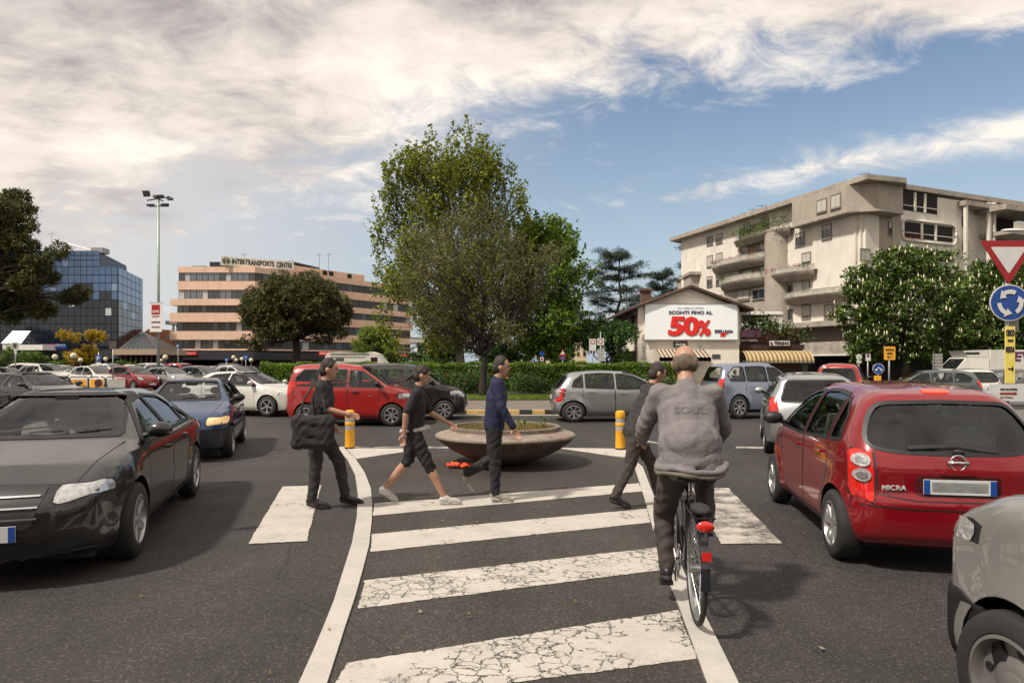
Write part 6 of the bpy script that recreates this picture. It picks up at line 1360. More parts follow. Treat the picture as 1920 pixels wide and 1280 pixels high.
b = B(); b.box(-.065, .085, -.062, -.04, Z_(718, Y), Z_(612, Y)); yp = b.build('yellow_poster', mat('poster_yellow', (.80, .60, .02), .6, var=.08, vs=14, col2=(.80, .68, .25)), gwy)
for s_, w, h, py in (('CIRCO', .13, .10, 624), ('vieni', .09, .04, 638), ('FESTA', .14, .09, 655)): text(s_, w, h, (.005, -.066, Z_(py, Y)), (1, 0, 0), (0, 0, 1), mat('ink_blue', (.02, .02, .06), .6), gwy, bold=.03)
b = B(); b.slab(arrow_pts(.09, .018, .10, .03), (.015, -.066, Z_(691, Y)), (1, 0, 0), (0, 0, 1), 0, .003); b.build('poster_arrow', LBK, gwy)
b = B(); x0, x1 = X_(1850, Y)-gwy.location.x, X_(1918, Y)-gwy.location.x; b.hexa([(x0, -.06, Z_(752, Y)), (x1, -.06, Z_(750, Y)), (x1, -.045, Z_(750, Y)), (x0, -.045, Z_(752, Y)), (x0, -.06, Z_(720, Y)), (x1-.01, -.06, Z_(719, Y)), (x1-.01, -.045, Z_(719, Y)), (x0, -.045, Z_(720, Y))]); b.build('white_board', SIGNW, gwy)
text('CASA DEL MOBILE', .27, .022, (-.02, -.064, Z_(729, Y)), (1, 0, 0), (0, 0, 1), LBK, gwy, bold=.03); text('per via Pratese', .20, .018, (-.05, -.064, Z_(744, Y)), (1, 0, 0), (0, 0, 1), LBK, gwy, bold=.02)
b = B(); b.slab(arrow_pts(.28, .028, .055, .05), (-.02, -.064, Z_(737, Y)), (1, 0, 0), (0, 0, 1), 0, .003); b.build('red_arrow', LDR, gwy)
b = B(); b.box(X_(1892, Y)-gwy.location.x, X_(1914, Y)-gwy.location.x, .04, .055, Z_(622, Y), Z_(594, Y)); b.build('rear_plate', mat('plate_back', (.28, .27, .25), .6), gwy)
cb_ = empty('cabinet', (X_(1912, 11.8), 11.8, 0), 0, 'pale metal utility cabinet behind the sign pole at the right edge', 'cabinet'); b = B(); b.box(-.22, .55, 0, .4, 0, Z_(758, 11.8)); b.build('body', mat('cabinet_grey', (.33, .31, .27), .6, var=.08, dirt=((.15, .13, .1), 2, .5)), cb_); b = B(); b.box(-.26, .6, -.04, .44, Z_(758, 11.8), Z_(758, 11.8)+.05); b.box(-.23, .56, -.012, -.002, .42, .45); b.build('lid', GREYM, cb_)

# signs further off
def face(o, pts_or_txt, **k): pass
s1 = pole_sign('road_sign', 'yellow direction sign with black lettering and arrow, right of the blue arrows disc', 1667, 30, 0, [('rect', 1667, 662, 21, 25, mat('sign_yellow', (.75, .36, .02), .45, var=.05))], .035)
for s_, w, h, py in (('SCUOLA', 16, 3.4, 655), ('GUIDA', 11, 3.2, 662)): text(s_, w/F*30, h/F*30, (0, -.07, Z_(py, 30)), (1, 0, 0), (0, 0, 1), LBK, s1, bold=.03)
b = B(); b.slab(arrow_pts(12/F*30, 1/F*30, 4/F*30, 4/F*30), (0, -.066, Z_(669, 30)), (-1, 0, 0), (0, 0, -1), 0, .004); b.build('arrow', LBK, s1)
s2 = pole_sign('road_sign', 'blue disc with two white arrows on a yellow base', 1646, 28, 0, [('disc', 1646, 691, 22, 20, SIGNW), ('disc', 1646, 691, 20.5, 18.5, BLUES)], .03, pyt=682)
for sg_ in (1, -1):
    b = B(); q = 1/F*28
    b.slab([(0, 3*q), (2.2*q, 1.6*q), (4*q, -.4*q), (6.0*q, .6*q), (6.6*q, -4.2*q), (2.2*q, -3.4*q), (3.2*q, -2*q), (1.6*q, .2*q), (0, 1.4*q)], (0, -.068, Z_(691, 28)), (sg_, 0, 0), (0, 0, 1), -.002*sg_, .002*sg_); b.build('arrow', SIGNW, s2)
b = B(); b.box(-.11, .11, -.05, .1, Z_(713, 28), Z_(704, 28)); b.build('yellow_box', YEL, s2)
s3 = pole_sign('road_sign', 'small white square sign with a red ring, left of the yellow direction sign', 1627, 34, 0, [('rect', 1627, 670, 9, 13, SIGNW), ('disc', 1627, 667, 6, 6, REDS), ('disc', 1627, 667, 4, 4, BLUES)], .03)
s4 = pole_sign('road_sign', 'round white sign above a small white plate beside the restaurant awning', 1610, 36, 0, [('disc', 1610, 669, 11, 11, SIGNW), ('rect', 1610, 678, 9, 4, SIGNW), ('disc', 1610, 669, 7, 7, mat('sign_dull', (.4, .4, .33), .6))], .03)
s5 = pole_sign('direction_board', 'grey board of stacked direction panels under the chestnut', 1759, 40, 0, [('rect', 1759, y_, 15, 5, mat('board_grey', (.30, .29, .27), .6)) for y_ in (665.5, 671.5, 677.5, 683.5, 689.5)], .04)
b = B(); b.cyl((-.28, 0, 0), (-.28, 0, Z_(662, 40)), .04, n=6); b.build('pole', GREYM, s5)
Y = 43
for px, top, py0, py1, lab in ((1111, 635, 635, 657, 'left of two white road signs with red rings above the hedge'), (1126, 622, 634, 647, 'right road sign with red ring and grey plate below, above the hedge')):
    pls = [('rect', px, (py0+py1)/2, 13, py1-py0, SIGNW), ('disc', px, py0+6, 9, 9, REDS), ('disc', px, py0+6, 6, 6, SIGNW)]
    if px > 1120: pls.append(('rect', px, 666, 13, 22, mat('plate_back2', (.36, .36, .34), .6)))
    pole_sign('road_sign', lab, px, Y, 0, pls, .035, pyt=top)
pole_sign('road_sign', 'red and white warning triangle above the hedge near the distant block', 1055, 45, 0, [('tri_up', 1055, 661, 15, 12, REDS), ('tri_up', 1055, 660.6, 9, 7, SIGNW), ('rect', 1055, 671, 10, 6, mat('sign_violet', (.12, .06, .16), .5))], .03)
pole_sign('road_sign', 'small blue disc sign beside the trunk of the shorter plane tree', 1016, 45, 0, [('disc', 1016, 663, 9, 9, BLUES), ('rect', 1016, 673, 7, 7, SIGNW), ('rect', 1016, 673, 4, 4, REDS)], .03)
p1 = pole_sign('parking_sign', 'blue square parking sign in front of the yellow-leaved tree', 185, 62, 0, [('rect', 185, 672, 11, 12, BLUES), ('rect', 185, 680.5, 10, 3, SIGNW)], .04, pyt=660)
text('P', .26, .38, (0, -.08, Z_(672, 62)), (1, 0, 0), (0, 0, 1), SIGNW, p1, bold=.03)
p2 = pole_sign('parking_sign', 'small blue parking sign in front of the peach office arcade', 334, 70, 0, [('rect', 334, 649, 7, 7, BLUES), ('rect', 334, 660, 5, 8, GREYM)], .04)
text('P', .2, .28, (0, -.08, Z_(649, 70)), (1, 0, 0), (0, 0, 1), SIGNW, p2, bold=.03)
pole_sign('road_sign', 'round blue sign left of the umbrella pine trunk', 425, 62, 0, [('disc', 425, 674, 8, 8, BLUES), ('rect', 425, 674, 4, 1.4, SIGNW)], .04)
pole_sign('road_sign', 'larger round blue sign between globe lamps by the umbrella pine', 461, 62, 0, [('disc', 461, 669, 10, 10, BLUES), ('rect', 461, 669, 5, 1.4, SIGNW)], .04)
pole_sign('road_sign', 'brown sign board on a tall dark double pole by the yellow-leaved tree', 212, 40, 0, [('rect', 212, 647, 13, 14, mat('board_brown', (.07, .06, .05), .6))], .035)
pole_sign('road_sign', 'pale square sign on a pole at the far left below the pine', 29, 50, 0, [('rect', 29, 648, 13, 13, mat('board_beige', (.40, .34, .26), .6)), ('disc', 29, 648, 7, 8, BROWNB), ('rect', 30, 660, 5, 7, SIGNW)], .04)
# globe lamps
GLB = mat('globe_opal', (.62, .55, .40), .35, var=.08)
for i, (px, py, r, lab) in enumerate(((103, 669, 5.2, 'globe lamp in front of the wide green bush'), (138, 667, 6, 'largest globe lamp below the yellow-leaved tree'), (151, 675, 4.5, 'lower globe lamp just left of the parking sign'), (198, 673, 4, 'globe lamp just right of the blue parking sign'), (310, 670, 5, 'globe lamp right of the floodlight mast'), (302, 676, 3.5, 'small low globe lamp at the foot of the floodlight mast'), (438, 670, 4, 'globe lamp between the two round blue signs'), (443, 675, 3.5, 'lower globe lamp between the two round blue signs'), (454, 673, 4, 'globe lamp touching the left of the larger blue sign'), (471, 675, 4, 'globe lamp right of the larger round blue sign'))):
    Y = 68.; root = empty('globe_lamp', (X_(px, Y), Y, 0), 0, lab, 'lamp post', 'white globe lamps by the arcade'); z = Z_(py, Y); rr_ = r/F*Y
    b = B(); b.cyl((0, 0, 0), (0, 0, z-rr_*.8), .05, n=8); b.build('pole', DARKM, root, smooth=True); b = B(); b.ball((0, 0, z), rr_, 16); b.build('globe', GLB, root, smooth=True)
# street lamp whose head reaches in at the right
sl_ = empty('street_lamp', (X_(1975, 30), 30, 0), 0, 'street lamp head reaching in at the right edge above the give way sign', 'lamp post'); z = Z_(432, 30)
b = B(); b.cyl((0, 0, 0), (0, 0, z+.1), .09, .06, 10); b.cyl((0, 0, z+.1), (-1.3, 0, z), .035, n=7); b.build('pole', GREYM, sl_, smooth=True)
b = B(); b.ball((-1.75, 0, z), (.55, .16, .08), 14); b.build('lamp_head', WHITE, sl_, smooth=True)

# barrier frames with yellow adverts by the car park
def ad_frame(px0, px1, Y, py0, py1, m, texts, label):
    x0, x1 = X_(px0, Y), X_(px1, Y); z0, z1 = Z_(py1, Y), Z_(py0, Y); root = empty('barrier', ((x0+x1)/2, Y, 0), 0, label, 'barrier', 'tubular barriers along the car park'); w = (x1-x0)/2
    b = B(); b.tube([(-w-.05, 0, 0), (-w-.05, 0, z1+.05), (-w+.03, 0, z1+.12), (w-.03, 0, z1+.12), (w+.05, 0, z1+.05), (w+.05, 0, 0)], .025, 7); b.build('frame', DARKM, root, smooth=True)
    b = B(); b.box(-w+.03, w-.03, -.02, .0, z0, z1); b.build('panel', m, root)
    for s_, wf, hf, zf, mm in texts: text(s_, w*2*wf, (z1-z0)*hf, (0, -.028, z0+(z1-z0)*zf), (1, 0, 0), (0, 0, 1), mm, root, bold=.02)
YLP = MATS['sign_yellow']
ad_frame(133, 163, 34, 711, 729, YLP, [('Giulio', .5, .3, .70, LBK), ('Bartolozzi', .8, .3, .3, LBK)], 'barrier with a yellow panel reading Giulio Bartolozzi')
ad_frame(168, 195, 34, 711, 730, YLP, [('MENU', .3, .2, .2, LBK)], 'barrier with a yellow panel and dark round picture, right of the lettered one')
bpy.context.view_layer.update()
b = B(); b.slab([(.2*math.cos(t), .2*math.sin(t)) for t in np.linspace(0, 6.283, 20, endpoint=False)], (X_(185, 34), 33.97, Z_(718, 34)), (1, 0, 0), (0, 0, 1), 0, .004); child(b.build('picture', mat('picture_dark', (.06, .015, .015), .5)), [o for o in COL.objects if o.get('label', '').startswith('barrier with a yellow panel and dark')][0])
ad_frame(109, 127, 34, 711, 728, YLP, [('OTTICA', .7, .3, .5, LDR)], 'barrier with a yellow panel and red lettering, leftmost along the car park')
ad_frame(201, 236, 34, 711, 733, mat('panel_pale', (.34, .33, .31), .6), [], 'barrier with a plain pale panel, rightmost along the car park')

# kerbed pedestrian corner on the left with railing
KC = (-10.9, 11.3)
def arc(c, r, a0, a1, n=40): return [(c[0]+r*math.cos(lerp(a0, a1, i/n)), c[1]+r*math.sin(lerp(a0, a1, i/n))) for i in range(n+1)]
b = B(); o1 = arc(KC, 2.75, R(-120), R(95)); i1 = arc(KC, 2.60, R(-120), R(95))
for i in range(40): b.hexa([(*i1[i], 0), (*o1[i], 0), (*o1[i+1], 0), (*i1[i+1], 0), (*i1[i], .13), (*o1[i], .12), (*o1[i+1], .12), (*i1[i+1], .13)])
tag(b.build('kerb', STONE), kind='structure')
b = B(); b.prism(ccw(i1+[(-22, KC[1]+2.6), (-22, 8.0)]), .003, .125); tag(b.build('pavement', CONC), kind='structure')
b = B(); o1 = arc(KC, 3.75, R(-100), R(95)); i1 = arc(KC, 3.45, R(-100), R(95))
for i in range(40): b.hexa([(*i1[i], .002), (*o1[i], .002), (*o1[i+1], .002), (*i1[i+1], .002), (*i1[i], .013), (*o1[i], .013), (*o1[i+1], .013), (*i1[i+1], .013)])
tag(b.build('lane_marking', KERBP), kind='structure')
for k, (px, Y, ang, lab) in enumerate(((8, 11.9, -62, 'tubular railing hung with a white notice at the left edge'), (-40, 11.0, -20, 'tubular railing with a yellow panel, cut off by the left edge'))):
    rl = empty('railing', (X_(px, Y), Y, .125), R(ang), lab, 'railing', 'railings on the left corner pavement')
    b = B(); h = 1.0; w = .48; b.tube([(-w, 0, 0), (-w, 0, h-.08), (-w+.06, 0, h), (w-.06, 0, h), (w, 0, h-.08), (w, 0, 0)], .028, 8); b.tube([(-w, 0, .12), (w, 0, .12)], .02, 7); b.tube([(-w, 0, .82), (w, 0, .82)], .02, 7); b.build('frame', DARKM, rl, smooth=True)
    b = B(); b.box(-w+.05, w-.05, -.015, .015, .15, .80); b.build('panel', SIGNW if k == 0 else YLP, rl)
    b = B(); b.box(-w+.1, w-.1, -.02, -.016, .36, .5); b.build('red_band', LDR, rl)
    text('AVVISO', .5, .08, (0, -.022, .62), (1, 0, 0), (0, 0, 1), NAVY, rl)
# ---------------- people ----------------
def V3(*a): return Vector(a)
def cap(b, p0, r0, p1, r1, n=14): b.cyl(p0, p1, r0, r1, n, caps=True); b.ball(p0, r0*1.0, n); b.ball(p1, r1*1.0, n)
def hand(b, wr, d, side, curl=.6):
    d = d.normalized(); lat = side; thick = d.cross(lat).normalized(); pc_ = wr+d*.05
    cap(b, wr, .026, wr+d*.03, .028, 10); 
    for t in (-.022, 0, .022): cap(b, wr+d*.02+lat*t, .017, wr+d*.085+lat*t, .014, 8)
    for i, (o, L_) in enumerate(((-.030, .062), (-.010, .074), (.010, .070), (.028, .055))):
        k0 = wr+d*.09+lat*o; d1 = (d+thick*curl*.35).normalized(); k1 = k0+d1*L_*.55; d2 = (d+thick*curl*1.2).normalized(); cap(b, k0, .0105, k1, .0098, 7); cap(b, k1, .0098, k1+d2*L_*.5, .0085, 7)
    t0 = wr+d*.03-lat*.026; t1 = t0+(d*.6-lat*.6+thick*.35).normalized()*.038; cap(b, t0, .014, t1, .0115, 7); cap(b, t1, .0115, t1+(d+thick*.5).normalized()*.032, .0095, 7)
def person(label, pos, rz, J, top, legs, shoe, hairm, group=None, sleeve='long', legl='long', hair='short', coat=0., collar=None, scale=1., tw=1., skirt=0.):
    root = empty('person', pos, rz, label, 'person', group); root.scale = (scale,)*3
    P = {k: Vector(v) for k, v in J.items()}; b = B(); hd_ = P['head']; f = P['face'].normalized(); up = (hd_-P['neck']).normalized(); lt = up.cross(f).normalized()
    # skin body, one continuous surface
    cap(b, P['neck']-up*.02, .060, hd_-up*.05, .055)
    hm = B(); b.ball(tuple(hd_+up*.025), (.095, .082, .112), 18); b.ball(tuple(hd_+f*.035-up*.045), (.06, .058, .065), 14); cap(b, hd_+f*.082+up*.005, .012, hd_+f*.108-up*.028, .016, 8); b.ball(tuple(hd_+f*.078-up*.062), (.028, .032, .014), 10); b.ball(tuple(hd_+f*.07-up*.10), (.03, .03, .022), 10); cap(b, hd_+f*.08+up*.035-lt*.035, .014, hd_+f*.08+up*.035+lt*.035, .014, 8)
    for s in (-1, 1): b.ball(tuple(hd_+lt*s*.083-up*.005), (.022, .014, .034), 10)
    cap(b, P['pelvis'], .09, P['chest'], .085); cap(b, P['chest']+V3(0, -.1, .0), .05, P['chest']+V3(0, .1, .0), .05); cap(b, P['chest'], .07, P['neck']-up*.03, .045)
    for s in ('L', 'R'):
        cap(b, P['sh'+s], .055, P['el'+s], .040); cap(b, P['el'+s], .040, P['wr'+s], .026)
        hand(b, P['wr'+s], P['wr'+s]-P['el'+s] if 'hd'+s not in P else P['hd'+s], V3(1, 0, 0) if abs((P['wr'+s]-P['el'+s]).normalized().x) < .8 else V3(0, 0, 1), .7)
        cap(b, P['hip'+s], .070, P['kn'+s], .050); cap(b, P['kn'+s], .056, P['kn'+s].lerp(P['an'+s], .35), .058); cap(b, P['kn'+s].lerp(P['an'+s], .35), .057, P['an'+s], .036); cap(b, P['an'+s]-V3(0, 0, .02), .035, P['to'+s], .03)
    o = remesh(b, 'body', .0085, SKIN, root, 3)
    # eyes
    for s in (-1, 1): e_ = B(); e_.ball(tuple(hd_+f*.087+lt*s*.032+up*.015), .011, 8); e_.build('eye', mat('eye_dark', (.03, .02, .015), .2), root, smooth=True)
    # hair
    if hair != 'none':
        b = B(); b.ball(tuple(hd_+up*.042-f*.014), (.094, .089, .106), 20); b.ball(tuple(hd_-f*.045-up*.015), (.068, .080, .085), 14)
        if hair == 'tail': cap(b, hd_-f*.09+up*.04, .035, hd_-f*.17-up*.06, .022); b.ball(tuple(hd_+up*.048-f*.004), (.091, .089, .098), 18)
        o = remesh(b, 'hair', .008, hairm, root, 1, .0025)
    elif hairm:
        b = B(); 
        for s in (-1, 1): b.ball(tuple(hd_+lt*s*.060-f*.035+up*.0), (.058, .034, .06), 12)
        b.ball(tuple(hd_-f*.065+up*.01), (.04, .066, .07), 12); remesh(b, 'hair', .009, hairm, root, 2, .003)
    # top
    b = B(); pe, ch, ne = P['pelvis'], P['chest'], P['neck']; w = .165*tw
    hem = pe+V3(0, 0, -.02-coat)
    for s in (-1, 1):
        cap(b, hem+V3(0, s*.075, 0), .125*tw, ch+V3(0, s*.075, -.02), .125*tw); cap(b, ch+V3(0, s*.075, 0), .12*tw, ch.lerp(ne, .55)+V3(0, s*.10, 0), .075*tw)
    cap(b, ch, .125*tw, ch.lerp(ne, .6), .10*tw); cap(b, ch.lerp(ne, .5), .10, ne-up*.03, .076); cap(b, hem, .13*tw, ch, .13*tw)
    for s, sg_ in (('L', 1), ('R', -1)):
        cap(b, ch.lerp(ne, .45)+V3(0, sg_*.08, 0), .085*tw, P['sh'+s], .075*tw)
        if sleeve == 'long': cap(b, P['sh'+s], .074*tw, P['el'+s], .058*tw); cap(b, P['el'+s], .058*tw, P['el'+s].lerp(P['wr'+s], .95), .042*tw)
        else: cap(b, P['sh'+s], .072*tw, P['sh'+s].lerp(P['el'+s], .85), .060*tw)
    remesh(b, 'jacket' if coat else 'shirt', .011, top, root, 5, .0032)
    # legs
    b = B(); wt_ = min(tw, 1.0)
    cap(b, pe+V3(0, .07, -.03), .115*wt_, pe+V3(0, -.07, -.03), .115*wt_)
    for s in ('L', 'R'):
        hp_, kn, an = P['hip'+s], P['kn'+s], P['an'+s]; cap(b, hp_, .108, kn, .074)
        if legl == 'long': cap(b, kn, .074, kn.lerp(an, .95), .058)
        else: cap(b, kn, .072, kn.lerp(an, .12), .068)
    remesh(b, 'trousers' if legl == 'long' else 'leggings', .011, legs, root, 4, .006)
    for s in ('L', 'R'):
        an, to = P['an'+s], P['to'+s]; d = (to-an); d = d.normalized(); b = B(); sole = V3(0, 0, 0); lo = an+V3(0, 0, -.045)
        cap(b, an-d*.035+V3(0, 0, -.03), .040, to, .036); cap(b, an+V3(0, 0, .0), .046, an+d*.08+V3(0, 0, -.02), .042); cap(b, to, .036, to+d*.045+V3(0, 0, -.004), .030); so_ = remesh(b, 'shoe', .009, shoe, root, 2); b = B(); cap(b, an-d*.04+V3(0, 0, -.062), .034, to+V3(0, 0, -.02), .034); cap(b, to+V3(0, 0, -.02), .034, to+d*.05+V3(0, 0, -.018), .026); sl_o = remesh(b, 'sole', .010, mat('shoe_sole', (.05, .045, .04), .8) if shoe == SHB else mat('shoe_sole_pale', (.45, .43, .40), .7), root, 2); sl_o.parent = so_
    return root
CLB = mat('cloth_black', (.014, .013, .014), .85, var=.35, vs=9, bump=.25, bs=60); CLD = mat('cloth_charcoal', (.028, .025, .025), .85, var=.35, vs=7, bump=.25, bs=60); CLN = mat('cloth_navy', (.010, .012, .045), .85, var=.3, vs=7, bump=.25, bs=60)
CLG = mat('cloth_grey', (.16, .145, .145), .85, var=.2, vs=6, bump=.3, bs=50); CLM = mat('cloth_dark_brown', (.045, .035, .030), .85, var=.3, vs=7, bump=.25, bs=60)
HAIRD = mat('hair_dark', (.02, .013, .009), .6, var=.5, vs=60, bump=.5, bs=120); HAIRG = mat('hair_brown_grey', (.12, .085, .06), .6, var=.5, vs=60, bump=.5, bs=120)
SHB = mat('shoe_black', (.012, .011, .011), .4, var=.2); SHW = mat('shoe_white', (.42, .40, .38), .6, var=.2, vs=20); SHT = mat('shoe_tan', (.25, .22, .17), .7, var=.2, vs=20)
def joints(lean=.03, fL=(.25, .10), fR=(-.32, .13), armL=-.22, armR=.24, elb=.12, kneeL=.06, kneeR=.10, face=(1, 0, -.05), hz_=.93):
    J = dict(pelvis=(0, 0, hz_), chest=(lean, 0, 1.27), neck=(lean*1.4, 0, 1.475), head=(lean*1.6+.03, 0, 1.61), face=face)
    for s, sg_, (fx, fz), ax, kb in (('L', 1, fL, armL, kneeL), ('R', -1, fR, armR, kneeR)):
        J['hip'+s] = (0, sg_*.09, hz_-.02); J['an'+s] = (fx, sg_*.09, fz); J['kn'+s] = (fx*.5+kb, sg_*.09, (hz_-.02+fz)/2+.0)
        J['sh'+s] = (lean*1.2, sg_*.19, 1.40); J['el'+s] = (lean+ax*.45, sg_*.24, 1.13); J['wr'+s] = (lean+ax+elb, sg_*.22, .90)
        J['to'+s] = (fx+.15, sg_*.10, max(.035, fz-.06))
    return J
# 1 man in dark clothes with a shoulder bag, stepping off on the left
x, y = G(590, 951); J = joints(lean=.06, fL=(.30, .10), fR=(-.05, .10), kneeL=.08, kneeR=.02, armL=.2, armR=.30)
J['elR'] = (.14, -.24, 1.16); J['wrR'] = (.36, -.20, 1.10); J['elL'] = (-.05, .25, 1.14); J['wrL'] = (.12, .24, .95)
m1 = person('man in black clothes on the left carrying a dark bag, reaching one arm forward', (x+.04, y, .012), R(4), J, CLB, CLD, SHB, HAIRD, sleeve='short')
b = B(); 
for px_, pz in ((-.16, 0), (.16, 0), (.16, .24), (-.16, .24), (0, .12), (-.08, .12), (.08, .12)): b.ball((px_, 0, pz), (.10, .075, .09), 10)
for a_, c_ in (((-.16, 0), (.16, 0)), ((.16, 0), (.16, .24)), ((.16, .24), (-.16, .24)), ((-.16, .24), (-.16, 0)), ((-.16, .12), (.16, .12)), ((-.16, .05), (.16, .19)), ((-.16, .19), (.16, .05))): b.cyl((a_[0], 0, a_[1]), (c_[0], 0, c_[1]), .075, n=10)
bag = empty('shoulder_bag', (x+.08, y-.33, .80), R(4), 'bulky black shoulder bag hanging at the side of the man on the left', 'bag'); remesh(b, 'bag_body', .014, CLB, bag, 4, .005)
b = B(); b.tube([(-.15, 0, .27), (-.12, .06, .48), (-.06, .20, .62)], .014, 6); b.tube([(.15, 0, .27), (.10, .06, .48), (.0, .20, .62)], .014, 6); b.build('strap', CLD, bag, smooth=True)
# 2 woman jogger
x, y = G(775, 945); J = joints(lean=.05, fL=(-.38, .17), fR=(.40, .085), kneeL=.12, kneeR=.0, armL=.28, armR=-.26); J['toL'] = (-.26, .10, .06); J['toR'] = (.54, -.10, .05); J['elL'] = (.20, .24, 1.12); J['wrL'] = (.42, .20, 1.0)
m2 = person('woman striding in a black top and knee-length leggings with pale trainers', (x, y, .01), R(2), J, CLB, CLB, SHW, HAIRD, sleeve='short', legl='short', hair='tail', scale=.955, tw=.9)
b = B(); 
for k in range(14):
    t = k/13*2*math.pi; b.ball((.02+.15*math.cos(t), .155*math.sin(t), .93+.02*math.cos(t)), (.05, .05, .035), 8)
sw = remesh(b, 'waist_band', .012, SHW, m2, 3, .005)
# 3 man in navy shirt
x, y = G(930, 939); J = joints(lean=.03, fL=(-.36, .30), fR=(.02, .095), kneeL=.30, kneeR=.0, armL=-.12, armR=.16); J['toL'] = (-.30, .10, .17); J['knL'] = (-.02, .09, .50); J['wrR'] = (.24, -.24, .90); J['elR'] = (.10, -.25, 1.14)
m3 = person('man in a navy shirt and black trousers in profile in front of the planter', (x-.02, y, .012), R(-2), J, CLN, CLB, SHT, HAIRD, scale=1.015)
# 4 man in dark clothes behind the cyclist
x, y = G(1205, 951); J = joints(lean=.16, fL=(.34, .09), fR=(-.26, .14), kneeL=.08, kneeR=.06, armL=.3, armR=.25); J['toR'] = (-.13, -.10, .055); J['wrR'] = (.40, -.22, 1.02); J['elR'] = (.22, -.26, 1.14)
m4 = person('man in dark grey clothes leaning forward, half hidden behind the cyclist', (x-.10, y, .012), R(5), J, CLD, CLM, SHB, HAIRD, scale=.97)
# 5 bystander by the truck
Y = 38.; J = joints(fL=(.05, .09), fR=(-.03, .09), kneeL=.02, kneeR=.02, armL=.0, armR=.0)
m5 = person('distant person in a pale blue shirt and straw hat beside the white truck', (X_(1906, Y), Y, .01), R(160), J, mat('cloth_light_blue', (.25, .33, .62), .8, var=.1), CLD, SHB, HAIRD, scale=.72)
b = B(); b.lathe([(.001, .14), (.07, .13), (.09, .06), (.095, .03), (.17, .02), (.17, .012), (.001, .01)], n=20); h = b.build('hat', mat('straw', (.40, .32, .20), .8, var=.15), m5, angle=50); h.location = (.08, 0, 1.66)

# ---------------- bicycle and rider ----------------
bk = empty('bicycle', (1.19, 4.42, .02), R(84), 'dark city bicycle with red rear reflector under the grey-jacketed rider', 'bicycle')
FRB = mat('bike_frame', (.012, .014, .018), .35, metal=.3, coat=1)
def bwheel(x):
    b = B(); n = 48; r = .335; prof = [(r*math.cos(2*math.pi*k/n)+0, r*math.sin(2*math.pi*k/n)) for k in range(n+1)]
    b.tube([(p[0], 0, p[1]) for p in prof], .018, 8); w = b.build('wheel', RUBBER, bk, smooth=True); w.location = (x, 0, .353)
    b = B(); b.tube([(p[0]*.93, 0, p[1]*.93) for p in prof], .011, 6); b.cyl((0, -.04, 0), (0, .04, 0), .022, n=12)
    for k in range(28): a = 2*math.pi*k/28; b.cyl((.02*math.cos(a+.8), (-.03 if k % 2 else .03), .02*math.sin(a+.8)), (.31*math.cos(a), 0, .31*math.sin(a)), .0013, n=3, caps=False)
    b.build('rim', ALLOY, w)
bwheel(0); bwheel(1.06)
BB = (.44, 0, .30); ST = (.27, 0, .78); HT = (.86, 0, .90); HB = (.90, 0, .70)
b = B()
for p, q, r in ((BB, ST, .017), (ST, HT, .015), (BB, HB, .019), (HT, HB, .02)): b.cyl(p, q, r, n=10)
for s in (-1, 1):
    b.cyl((0, s*.065, .353), (.44, s*.03, .30), .010, n=8); b.cyl((0, s*.065, .353), (.27, s*.02, .74), .009, n=8); b.cyl((1.06, s*.055, .353), (.915, s*.03, .66), .012, n=8)
b.build('frame', FRB, bk, smooth=True)
b = B(); b.tube([(.84, -.30, 1.04), (.90, -.22, 1.06), (.92, -.06, 1.03), (.92, .06, 1.03), (.90, .22, 1.06), (.84, .30, 1.04)], .012, 8); b.cyl((.865, 0, .90), (.92, 0, 1.03), .013, n=8); h_ = b.build('handlebar', CHROME, bk, smooth=True)
for s in (-1, 1): b = B(); b.cyl((.80, s*.31, 1.035), (.875, s*.255, 1.05), .017, n=10); b.build('grip', BLACKM, h_, smooth=True)
b = B(); b.cyl((.27, 0, .78), (.25, 0, .89), .013, n=8); b.build('seat_post', CHROME, bk)
b = B(); b.ball((.17, .055, .905), (.10, .06, .035), 12); b.ball((.17, -.055, .905), (.10, .06, .035), 12); cap(b, V3(.2, 0, .905), .04, V3(.38, 0, .90), .022); remesh(b, 'saddle', .01, BLACKM, bk, 3)
for x0, a0, a1 in ((0, 75, 185), (1.06, 30, 200)):
    b = B(); r = .365; n = 16
    for i in range(n):
        t0, t1 = R(lerp(a0, a1, i/n)), R(lerp(a0, a1, (i+1)/n)); p = [(x0+r*math.cos(t), s, .353+r*math.sin(t)) for t in (t0, t1) for s in (-.028, .028)]; p2 = [(x0+(r+.006)*math.cos(t), s, .353+(r+.006)*math.sin(t)) for t in (t0, t1) for s in (-.028, .028)]
        b.hexa([p[0], p[1], p[3], p[2], p2[0], p2[1], p2[3], p2[2]])
    b.build('mudguard', FRB, bk)
b = B(); b.box(-.40, -.385, -.028, .028, .51, .56)
b.build('rear_reflector', LAMPR, bk)
b = B()
for s in (-.06, 0, .06): b.cyl((-.33, s, .745), (.22, s, .745), .006, n=6)
for s in (-1, 1): b.cyl((0, s*.07, .353), (-.05, s*.07, .745), .006, n=6); b.cyl((-.33, s*.06, .745), (-.33, -s*.06, .745), .006, n=6)
rk = b.build('rack', DARKM, bk); b = B(); b.ball((-.18, 0, .775), (.13, .06, .03), 12); b.build('bundle', CLD, rk, smooth=True); b = B(); b.ball((-.345, 0, .70), (.02, .055, .035), 14); b.build('tail_lamp', LAMPR, rk, smooth=True)
b = B(); b.cyl((.44, -.05, .30), (.44, .05, .30), .02, n=10); b.lathe([(.001, .045), (.095, .045), (.095, .05), (.001, .05)], (.44, 0, .30), 24, axis='y'); 
pL, pR = (.42, .14, .13), (.46, -.14, .47)
